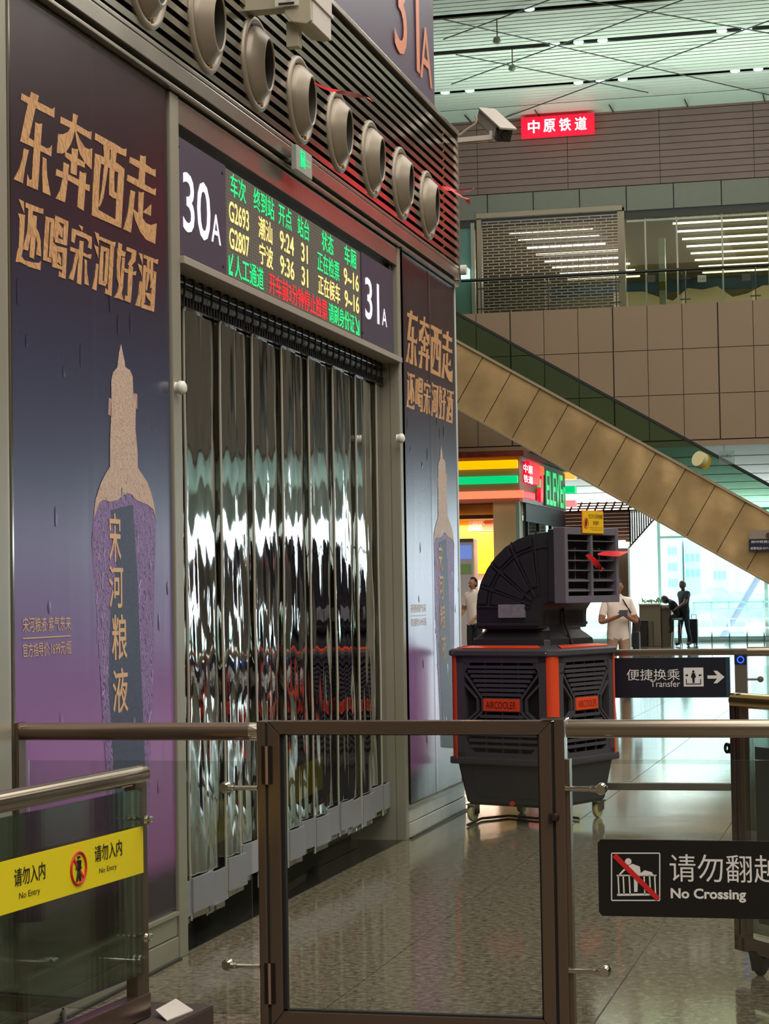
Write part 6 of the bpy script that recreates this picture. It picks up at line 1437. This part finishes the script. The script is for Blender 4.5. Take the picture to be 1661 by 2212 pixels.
for py in (1301, 1315, 1337, 1357, 1376):
    z_ = at(1560, py, QY).z; MB().box((at(1497, py, QY).x - 5 * 0, QY - 0.02, z_ - (0.025 if py == 1301 else 0.012)), (2.5, QY + 0.02, z_ + (0.025 if py == 1301 else 0.012))).build('rail', dg, rl2)
for px in (1499, 1537, 1575, 1613, 1650):
    x_ = at(px, 1340, QY).x; MB().box((x_ - 0.02, QY - 0.03, 0), (x_ + 0.02, QY + 0.03, at(1560, 1301, QY).z)).build('post', dg, rl2)
st_ = MB(); st_.tube([at(1556, 1384, 66), at(1642, 1240, 66), at(1700, 1143, 66)], 0.10, 16); o = st_.build('raking_strut', mat('strut_lilac', (168, 164, 190), 0.5), None, smooth=True); tag(o, 'pale grey raking steel tube strut outside the window', 'strut')
# counters
cbg = mat('counter_beige', (150, 132, 112), 0.5)
cn = thing('planter_counter', (at(1404, 1390, 57).x, 57, 0), 0, 'beige box counter with leafy plants on top beside the litter bins', 'counter')
def cpx(x, y, Y=57.0): return at(x, y, Y)
MB().box((cpx(1381, 1350).x, 57, 0), (cpx(1427, 1350).x, 57.8, cpx(1400, 1307).z)).build('box', cbg, cn, bevel=0.01)
MB().box((cpx(1380, 1350).x, 56.96, cpx(1400, 1307).z), (cpx(1428, 1350).x, 57.84, cpx(1400, 1304).z)).build('top', white_p, cn)
rnd = random.Random(5); leafm = mat('leaf_green', (120, 160, 120), 0.5)
for i in range(26):
    px = rnd.uniform(1383, 1426); b0 = cpx(px, 1304); L_ = rnd.uniform(0.1, 0.28); a = rnd.uniform(-1.1, 1.1); b0.y = 57.3 + rnd.uniform(-.2, .2); t_ = b0 + Vector((math.sin(a) * L_, rnd.uniform(-.05, .05), math.cos(a) * L_ * .8)); md = (b0 + t_) / 2 + Vector((0, 0, .03)); sd = Vector((math.cos(a), 0, -math.sin(a))) * 0.022
    MB().add([b0, md + sd, t_, md - sd, md + Vector((0, 0.01, 0))], [(0, 1, 4), (1, 2, 4), (2, 3, 4), (3, 0, 4)]).build('leaf', leafm, cn)
rc = thing('reception_desk', (cpx(1440, 1390).x, 57.1, 0), 0, 'narrow beige desk with white top where the dark figure leans', 'desk')
MB().box((cpx(1428, 1350).x + .01, 57.1, 0), (cpx(1449, 1350).x, 57.9, cpx(1440, 1314).z)).build('body', mat('desk_tan', (128, 112, 92), 0.5), rc)
MB().lathe([(0, 0), (0.17, 0), (0.17, 0.09), (0, 0.09)], (cpx(1437, 1314).x, 57.25, cpx(1440, 1314).z), (0, 0, 1), 24).build('top', white_p, rc, smooth=True)
for i, (xa_, xb_, lab) in enumerate(((1375, 1400, 'dark brown litter bin with steel edges left of the beige counter'), )):
    bn_ = thing('litter_bin', (cpx(1388, 1395).x, 55.8, 0), 0, lab, 'bin'); YB = 55.8
    MB().box((at(1375, 1390, YB).x, YB, 0.03), (at(1399, 1390, YB).x, YB + .4, at(1388, 1343, YB).z)).build('body', mat('bin_brown', (74, 58, 50), 0.4), bn_, bevel=0.01)
    MB().box((at(1374, 1390, YB).x, YB - .01, at(1388, 1343, YB).z), (at(1400, 1390, YB).x, YB + .41, at(1388, 1340.5, YB).z)).build('lid', rubber, bn_)
    for px in (1401, 1407): MB().box((at(px, 1390, YB).x, YB, 0.03), (at(px + 2.6, 1390, YB).x, YB + .4, at(1388, 1342, YB).z)).build('steel_side', chrome, bn_)
pl = thing('leaning_board', (at(1372, 1380, 55.5).x, 55.5, 0), 0, 'grey sloping board leaning beside the litter bin', 'board')
MB().prism([at(1363, 1398, 55.5), at(1374, 1398, 55.5), at(1384, 1340, 55.5), at(1372, 1322, 55.5), at(1366, 1330, 55.5)], (0, 0.06, 0)).build('board', mat('board_grey', (92, 86, 86), 0.5), pl)
# suitcase
sc2 = thing('suitcase', (at(1498, 1386, 57.6).x, 57.6, 0), 0, 'black upright wheeled suitcase beside the standing man', 'suitcase'); YS = 57.6
MB().box((at(1484, 1380, YS).x, YS, 0.06), (at(1507, 1380, YS).x, YS + .28, at(1495, 1337, YS).z)).build('shell', mat('case_black', (22, 24, 30), 0.4), sc2, bevel=0.03)
for px in (1487, 1504): MB().lathe([(0, .012), (.03, .012), (.03, -.012), (0, -.012)], (at(px, 1384, YS).x, YS + .05, 0.03), (0, 1, 0), 12).build('wheel', rubber, sc2)
hd = MB(); hx0, hx1 = at(1492, 1330, YS).x, at(1502, 1330, YS).x; zt = at(1495, 1337, YS).z; hd.tube([(hx0, YS + .2, zt), (hx0, YS + .2, zt + .12), (hx1, YS + .2, zt + .12), (hx1, YS + .2, zt)], 0.01, 8); hd.build('handle', rubber, sc2)

# ================================================================== OUTSIDE
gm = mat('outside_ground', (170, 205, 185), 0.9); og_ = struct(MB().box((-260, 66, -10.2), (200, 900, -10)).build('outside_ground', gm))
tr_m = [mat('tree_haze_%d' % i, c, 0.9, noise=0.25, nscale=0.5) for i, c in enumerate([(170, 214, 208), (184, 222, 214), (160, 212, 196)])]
rnd = random.Random(21)
def tree(px, py, Y, r, k, lab):
    P = at(px, py, Y); t_ = thing('tree', (P.x, Y, -10), 0, lab, 'tree', 'hazy trees beyond the window')
    bm = bmesh.new(); bmesh.ops.create_icosphere(bm, subdivisions=3, radius=r)
    for v in bm.verts:
        n_ = math.sin(v.co.x * 2.1 + k) * math.sin(v.co.y * 1.9 + k * 2) * math.sin(v.co.z * 2.3 + k) + 0.5 * math.sin(v.co.x * 5 + k * 3) * math.sin(v.co.z * 5.3)
        v.co *= 1 + 0.16 * n_; v.co.z *= 0.8
    mb = MB(); mb.add([Vector(v.co) + Vector((P.x, Y, P.z - r * 0.8)) for v in bm.verts], [tuple(v.index for v in f.verts) for f in bm.faces]); bm.free()
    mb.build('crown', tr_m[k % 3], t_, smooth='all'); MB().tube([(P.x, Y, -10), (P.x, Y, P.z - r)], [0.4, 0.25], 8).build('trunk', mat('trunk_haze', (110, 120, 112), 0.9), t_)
tp = [(1436, 1298, 150, 6), (1462, 1285, 160, 7), (1488, 1290, 150, 6), (1512, 1293, 145, 5.5), (1535, 1283, 160, 7), (1560, 1280, 165, 8), (1588, 1284, 155, 7), (1612, 1286, 150, 6.5), (1636, 1290, 150, 6), (1658, 1288, 155, 7), (1520, 1330, 110, 5), (1555, 1338, 105, 4.5), (1592, 1335, 108, 5), (1628, 1345, 100, 4.5), (1655, 1340, 104, 4.8), (1490, 1345, 100, 4), (1540, 1362, 88, 3.2), (1580, 1366, 86, 3), (1625, 1368, 86, 3)]
side = ['leftmost', 'second', 'third', 'fourth', 'fifth', 'sixth', 'seventh', 'eighth', 'ninth', 'rightmost']
for i, (px, py, Y, r) in enumerate(tp):
    lab = ('hazy pale tree, %s in the far row seen through the window' % side[i]) if i < 10 else ('hazy tree, %s of the nearer ones beyond the window rails' % ['second', 'third', 'fourth', 'fifth', 'last', 'first', 'lowest left', 'lowest middle', 'lowest right'][i - 10])
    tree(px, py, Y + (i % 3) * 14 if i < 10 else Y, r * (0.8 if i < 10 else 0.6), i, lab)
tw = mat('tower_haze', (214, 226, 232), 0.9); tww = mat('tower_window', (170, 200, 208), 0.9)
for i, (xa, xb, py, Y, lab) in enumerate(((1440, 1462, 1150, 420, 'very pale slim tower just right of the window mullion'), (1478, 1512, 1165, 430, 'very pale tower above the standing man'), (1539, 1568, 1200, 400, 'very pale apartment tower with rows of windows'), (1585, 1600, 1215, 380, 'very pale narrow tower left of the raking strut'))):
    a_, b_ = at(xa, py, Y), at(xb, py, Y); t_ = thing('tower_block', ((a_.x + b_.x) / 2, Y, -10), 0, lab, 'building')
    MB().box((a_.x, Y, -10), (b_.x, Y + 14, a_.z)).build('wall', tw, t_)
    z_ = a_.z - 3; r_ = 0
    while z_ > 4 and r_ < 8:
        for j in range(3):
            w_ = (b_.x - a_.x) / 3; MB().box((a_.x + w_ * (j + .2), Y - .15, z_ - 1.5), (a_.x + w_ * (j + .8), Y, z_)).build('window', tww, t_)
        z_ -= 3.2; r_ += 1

# ================================================================== PEOPLE
def figure(label, J, E, R, zones, cols, hair=None, name='person', hem=None):
    """J joints {name: world point}, E edges, R radii, zones {joint: material key}"""
    keys = list(J); me = bpy.data.meshes.new('sk'); me.from_pydata([tuple(J[k]) for k in keys], [(keys.index(a), keys.index(b)) for a, b in E], [])
    o = bpy.data.objects.new('sk', me); COL.objects.link(o); md = o.modifiers.new('s', 'SKIN'); md.use_smooth_shade = True
    for i, k in enumerate(keys):
        r = R[k]; o.data.skin_vertices[0].data[i].radius = (r, r) if not isinstance(r, tuple) else r; o.data.skin_vertices[0].data[i].use_root = (k == 'pelvis')
    o.modifiers.new('b', 'SUBSURF').levels = 2; o.modifiers['b'].render_levels = 2
    bpy.context.view_layer.update(); dg = bpy.context.evaluated_depsgraph_get(); m2 = bpy.data.meshes.new_from_object(o.evaluated_get(dg)); bpy.data.objects.remove(o)
    m2.materials.clear(); mk = list(cols)
    for c in mk: m2.materials.append(cols[c])
    rr_ = lambda k: (max(R[k]) if isinstance(R[k], tuple) else R[k])
    seg = [(J[a], J[b], zones.get(b, zones.get(a)), rr_(a), rr_(b)) for a, b in E]
    for p in m2.polygons:
        c = p.center; best = None
        for A_, B_, z_, ra_, rb_ in seg:
            d = B_ - A_; t = max(0, min(1, (c - A_).dot(d) / max(d.length_squared, 1e-9))); ds = (A_ + d * t - c).length - (ra_ + (rb_ - ra_) * t)
            if best is None or ds < best[0]: best = (ds, z_)
        zk = best[1]
        if hem is not None and zk in ('shirt', 'trousers', 'skin') and c.z < hem + 0.12 and (c - Vector((J['pelvis'].x, J['pelvis'].y, c.z))).length < 0.19: zk = 'shirt' if c.z > hem else ('trousers' if c.z > hem - 0.42 or zk != 'skin' else 'skin')
        p.material_index = mk.index(zk); p.use_smooth = True
    feet = min(v.co.z for v in m2.vertices)
    root = thing(name, (J['pelvis'].x, J['pelvis'].y, 0), 0, label, 'person'); inv = _MW[root.name].inverted(); m2.transform(inv)
    b = bpy.data.objects.new('body', m2); COL.objects.link(b); b.parent = root
    return root
def fingers(J, E, R, Z, side, wrist, d, up, scale=1.0):
    d = Vector(d).normalized(); up = Vector(up).normalized(); sd = d.cross(up).normalized()
    p0 = J[wrist]; J[side + 'palm'] = p0 + d * 0.055 * scale; E.append((wrist, side + 'palm')); R[side + 'palm'] = (0.034 * scale, 0.02 * scale); Z[side + 'palm'] = 'skin'
    for i, (off, L_) in enumerate(((-.028, .06), (-.010, .075), (.010, .072), (.028, .055))):
        a = J[side + 'palm'] + d * 0.03 * scale + sd * off * scale; b = a + d * L_ * .55 * scale - up * 0.006 * scale; c = b + d * L_ * .4 * scale - up * 0.02 * scale
        for k, p, r in (('a', a, .0095), ('b', b, .0088), ('c', c, .0078)): J['%sf%d%s' % (side, i, k)] = p; R['%sf%d%s' % (side, i, k)] = r * scale; Z['%sf%d%s' % (side, i, k)] = 'skin'
        E += [(side + 'palm', '%sf%da' % (side, i)), ('%sf%da' % (side, i), '%sf%db' % (side, i)), ('%sf%db' % (side, i), '%sf%dc' % (side, i))]
    a = p0 + d * 0.03 * scale - sd * 0.034 * scale; b = a + (d - sd * .6).normalized() * 0.035 * scale; c = b + d * 0.028 * scale
    for k, p, r in (('a', a, .012), ('b', b, .0105), ('c', c, .009)): J['%st%s' % (side, k)] = p; R['%st%s' % (side, k)] = r * scale; Z['%st%s' % (side, k)] = 'skin'
    E += [(wrist, side + 'ta'), (side + 'ta', side + 'tb'), (side + 'tb', side + 'tc')]
def head(root, c, facing, s=1.0, skin=None, hairm=None):
    f = Vector(facing).normalized(); up = Vector((0, 0, 1)); rt = f.cross(up).normalized(); up = rt.cross(f).normalized()
    def blob(ctr, rx, ry, rz, m_, nm, par, cut=None):
        bm = bmesh.new(); bmesh.ops.create_uvsphere(bm, u_segments=20, v_segments=14, radius=1)
        vs = []
        for v in bm.verts:
            x, y, z = v.co
            if nm == 'face' and z < 0: x *= 1 + 0.22 * z; y *= 1 + 0.12 * z
            vs.append(ctr + rt * x * rx + f * y * ry + up * z * rz)
        fs = [tuple(v.index for v in q.verts) for q in bm.faces if cut is None or cut(q.calc_center_median())]
        bm.free(); mb = MB(); mb.add(vs, fs); return mb.build(nm, m_, par, smooth='all')
    fc = blob(c, .076 * s, .092 * s, .115 * s, skin, 'face', root)
    blob(c - f * .012 * s + up * .012 * s, .084 * s, .098 * s, .118 * s, hairm, 'hair', root, lambda p: not (p.y > 0.30 and p.z < 0.55) and p.z > -0.55)
    mb = MB(); mb.prism([c + f * .088 * s + up * .02 * s + rt * .004 * s, c + f * .088 * s + up * .02 * s - rt * .004 * s, c + f * .084 * s - up * .03 * s - rt * .014 * s, c + f * .112 * s - up * .026 * s, c + f * .084 * s - up * .03 * s + rt * .014 * s], -f * 0.012 * s); mb.build('nose', skin, fc)
    for sg in (-1, 1):
        blob(c + f * .082 * s + rt * sg * .03 * s + up * .012 * s, .011 * s, .008 * s, .006 * s, mat('eye_dark', (20, 18, 18), 0.3), 'eye', fc)
        blob(c + rt * sg * .078 * s, .01 * s, .02 * s, .032 * s, skin, 'ear', fc)
    mb = MB(); mb.obox(c + f * .084 * s - up * .055 * s, rt * .022 * s, f * .008 * s, up * .004 * s); mb.build('mouth', mat('lip', (140, 80, 72), 0.5), fc)
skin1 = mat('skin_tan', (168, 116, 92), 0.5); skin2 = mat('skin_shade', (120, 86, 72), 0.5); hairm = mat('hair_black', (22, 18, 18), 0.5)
def standing(label, Y, ph, facing, px_head, py_head, cols, zones_pants='trousers', pose=None, px_c=None, shorts=False):
    """builds a full standing figure whose head centre projects at px_head, py_head on plane Y"""
    hc = at(px_head, py_head, Y); Hh = hc.z + 0.115; s = Hh / 1.72
    f = Vector(facing).normalized(); rt = f.cross(Vector((0, 0, 1))).normalized()
    cx = hc - f * 0.04 * s; cx.z = 0
    def P(r_, fw, z): return cx + rt * r_ * s + f * fw * s + Vector((0, 0, z * s))
    J = dict(pelvis=P(0, 0, .93), waist=P(0, 0.01, 1.06), chest=P(0, 0.0, 1.26), upper=P(0, 0, 1.38), neck=P(0, .01, 1.46), skull=P(0, .03, 1.55))
    R = dict(pelvis=(.155 * s, .115 * s), waist=(.145 * s, .11 * s), chest=(.165 * s, .12 * s), upper=(.13 * s, .09 * s), neck=.055 * s, skull=.05 * s)
    E = [('pelvis', 'waist'), ('waist', 'chest'), ('chest', 'upper'), ('upper', 'neck'), ('neck', 'skull')]
    Z = dict(pelvis='shirt', waist='shirt', chest='shirt', upper='shirt', neck='skin', skull='skin')
    for sd, g in (('l', -1), ('r', 1)):
        stp = (pose or {}).get('step', 0.0) * g
        J[sd + 'hip'] = P(g * .09, 0, .86); J[sd + 'knee'] = P(g * .10, .03 + stp * .5, .48); J[sd + 'ankle'] = P(g * .105, stp - .02, .09); J[sd + 'toe'] = P(g * .12, stp + .13, .035)
        R[sd + 'hip'] = .088 * s; R[sd + 'knee'] = .06 * s; R[sd + 'ankle'] = .045 * s; R[sd + 'toe'] = (.042 * s, .032 * s)
        Z[sd + 'hip'] = 'trousers'; Z[sd + 'knee'] = 'trousers'; Z[sd + 'ankle'] = 'skin' if shorts else 'trousers'; Z[sd + 'toe'] = 'shoe'
        E += [('pelvis', sd + 'hip'), (sd + 'hip', sd + 'knee'), (sd + 'knee', sd + 'ankle'), (sd + 'ankle', sd + 'toe')]
        el, wr = (pose or {}).get(sd, ((.26, -.02, 1.12), (.26, .06, .88)))
        J[sd + 'sho'] = P(g * .17, 0, 1.40); J[sd + 'sleeve'] = J[sd + 'sho'].lerp(P(g * el[0], el[1], el[2]), .62); J[sd + 'elb'] = P(g * el[0], el[1], el[2]); J[sd + 'wri'] = P(g * wr[0], wr[1], wr[2])
        R[sd + 'sho'] = .062 * s; R[sd + 'sleeve'] = .056 * s; R[sd + 'elb'] = .04 * s; R[sd + 'wri'] = .028 * s
        Z[sd + 'sho'] = 'shirt'; Z[sd + 'sleeve'] = 'shirt'; Z[sd + 'elb'] = 'skin'; Z[sd + 'wri'] = 'skin'
        E += [('upper', sd + 'sho'), (sd + 'sho', sd + 'sleeve'), (sd + 'sleeve', sd + 'elb'), (sd + 'elb', sd + 'wri')]
        fingers(J, E, R, Z, sd, sd + 'wri', J[sd + 'wri'] - J[sd + 'elb'], (0, 0, 1) if abs((J[sd + 'wri'] - J[sd + 'elb']).normalized().z) < .8 else f, s)
    R = {k: ((v[0] * 1.12, v[1] * 1.12) if isinstance(v, tuple) else v * 1.1) if 'f' not in k else v for k, v in R.items()}
    root = figure(label, J, E, R, Z, cols, hem=.84 * s)
    head(root, P(0, .04, 1.605), Vector(facing) + Vector((0, 0, (pose or {}).get('nod', 0))), s, cols['skin'], hairm)
    return root, P, s
navy = mat('cloth_navy', (30, 36, 44), 0.8); jeans = mat('cloth_jeans', (34, 46, 62), 0.8); shoe = mat('shoe_brown', (80, 62, 50), 0.6); tee = mat('cloth_white_tee', (244, 228, 216), 0.8, noise=0.05, nscale=10); khaki = mat('cloth_khaki', (178, 142, 120), 0.8, noise=0.06, nscale=8); darkshoe = mat('shoe_dark', (40, 36, 34), 0.6)
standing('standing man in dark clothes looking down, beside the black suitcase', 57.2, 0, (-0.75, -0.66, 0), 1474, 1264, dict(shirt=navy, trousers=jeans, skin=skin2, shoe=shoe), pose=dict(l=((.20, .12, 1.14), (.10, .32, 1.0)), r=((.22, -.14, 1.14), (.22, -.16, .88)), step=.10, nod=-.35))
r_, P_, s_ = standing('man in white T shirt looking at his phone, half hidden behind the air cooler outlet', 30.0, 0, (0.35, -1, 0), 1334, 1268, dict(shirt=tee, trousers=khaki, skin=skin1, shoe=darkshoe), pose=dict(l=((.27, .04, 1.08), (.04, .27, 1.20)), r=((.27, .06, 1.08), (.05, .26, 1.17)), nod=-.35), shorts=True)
ph_ = thing('mobile_phone', P_(0, .40, 1.22), 0, 'dark mobile phone held in both hands by the man in the white T shirt', 'phone')
MB().obox(P_(0, .40, 1.22), Vector((.06, .02, 0)), Vector((0, .004, 0.01)), Vector((0, .02, .035))).build('body', rubber, ph_)
bg = thing('shoulder_bag', P_(.24, 0, .80), 0, 'black bag hanging beside the man in the white T shirt', 'bag')
MB().obox(P_(-.27, .02, .80), Vector((.05, 0, 0)), Vector((0, .09, 0)), Vector((0, 0, .14))).build('pouch', rubber, bg, bevel=0.02)
MB().tube([P_(-.26, .02, .92), P_(-.20, .05, 1.2), P_(-.05, .14, 1.42)], 0.01, 6).build('strap', rubber, bg)
standing('man in white shirt at the wall end, partly behind the air cooler duct', 41.0, 0, (-0.6, -1, 0), 1021, 1260, dict(shirt=tee, trousers=navy, skin=skin1, shoe=darkshoe), pose=dict(l=((.26, .02, 1.1), (.18, .2, .95)), r=((.26, .02, 1.1), (.2, .2, 1.0))))
# seated figure bending over the desk
def seated():
    Y = 57.1; p = lambda x, y, d=0.0: at(x, y, Y) + Vector((0, d, 0))
    J = dict(pelvis=p(1463, 1328), waist=p(1460, 1318), chest=p(1453, 1305), upper=p(1448, 1299), neck=p(1443, 1296), skull=p(1438, 1295))
    R = dict(pelvis=(.15, .14), waist=.13, chest=(.15, .13), upper=.11, neck=.05, skull=.05)
    E = [('pelvis', 'waist'), ('waist', 'chest'), ('chest', 'upper'), ('upper', 'neck'), ('neck', 'skull')]; Z = {k: 'shirt' for k in J}; Z['neck'] = Z['skull'] = 'skin'; Z['pelvis'] = 'trousers'
    for sd, g in (('l', -.16), ('r', .16)):
        for k, v, r in (('hip', p(1462, 1331, g * .6), .085), ('knee', p(1449, 1333, g * .7), .06), ('ankle', p(1452, 1362, g * .7), .042), ('toe', p(1446, 1366, g * .7), .035)): J[sd + k] = v; R[sd + k] = r; Z[sd + k] = 'trousers' if k != 'toe' else 'shoe'
        for k, v, r in (('sho', p(1450, 1301, g), .055), ('elb', p(1449, 1315, g * 1.2), .038), ('wri', p(1439, 1311, g * .8), .027)): J[sd + k] = v; R[sd + k] = r; Z[sd + k] = 'shirt' if k != 'wri' else 'skin'
        E += [('pelvis', sd + 'hip'), (sd + 'hip', sd + 'knee'), (sd + 'knee', sd + 'ankle'), (sd + 'ankle', sd + 'toe'), ('upper', sd + 'sho'), (sd + 'sho', sd + 'elb'), (sd + 'elb', sd + 'wri')]
        fingers(J, E, R, Z, sd, sd + 'wri', J[sd + 'wri'] - J[sd + 'elb'], (0, 0, 1), .9)
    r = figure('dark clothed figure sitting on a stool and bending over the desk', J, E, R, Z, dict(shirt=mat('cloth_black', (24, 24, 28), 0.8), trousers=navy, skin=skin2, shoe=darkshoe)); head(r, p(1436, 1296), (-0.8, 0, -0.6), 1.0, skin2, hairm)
    st = thing('stool', (p(1460, 1340).x, Y, 0), 0, 'grey round stool under the figure bending over the desk', 'stool'); zt = p(1460, 1337).z
    MB().lathe([(0, 0), (.17, 0), (.18, .03), (.17, .06), (0, .06)], (p(1460, 1340).x, Y, zt - .03), (0, 0, 1), 24).build('seat', mat('stool_grey', (130, 122, 112), 0.5), st, smooth=True)
    for a in range(4): c, s2 = math.cos(a * math.pi / 2 + .7), math.sin(a * math.pi / 2 + .7); MB().tube([(p(1460, 1340).x + c * .12, Y + s2 * .12, zt - .03), (p(1460, 1340).x + c * .19, Y + s2 * .19, 0)], .014, 8).build('leg', chrome, st)
seated()
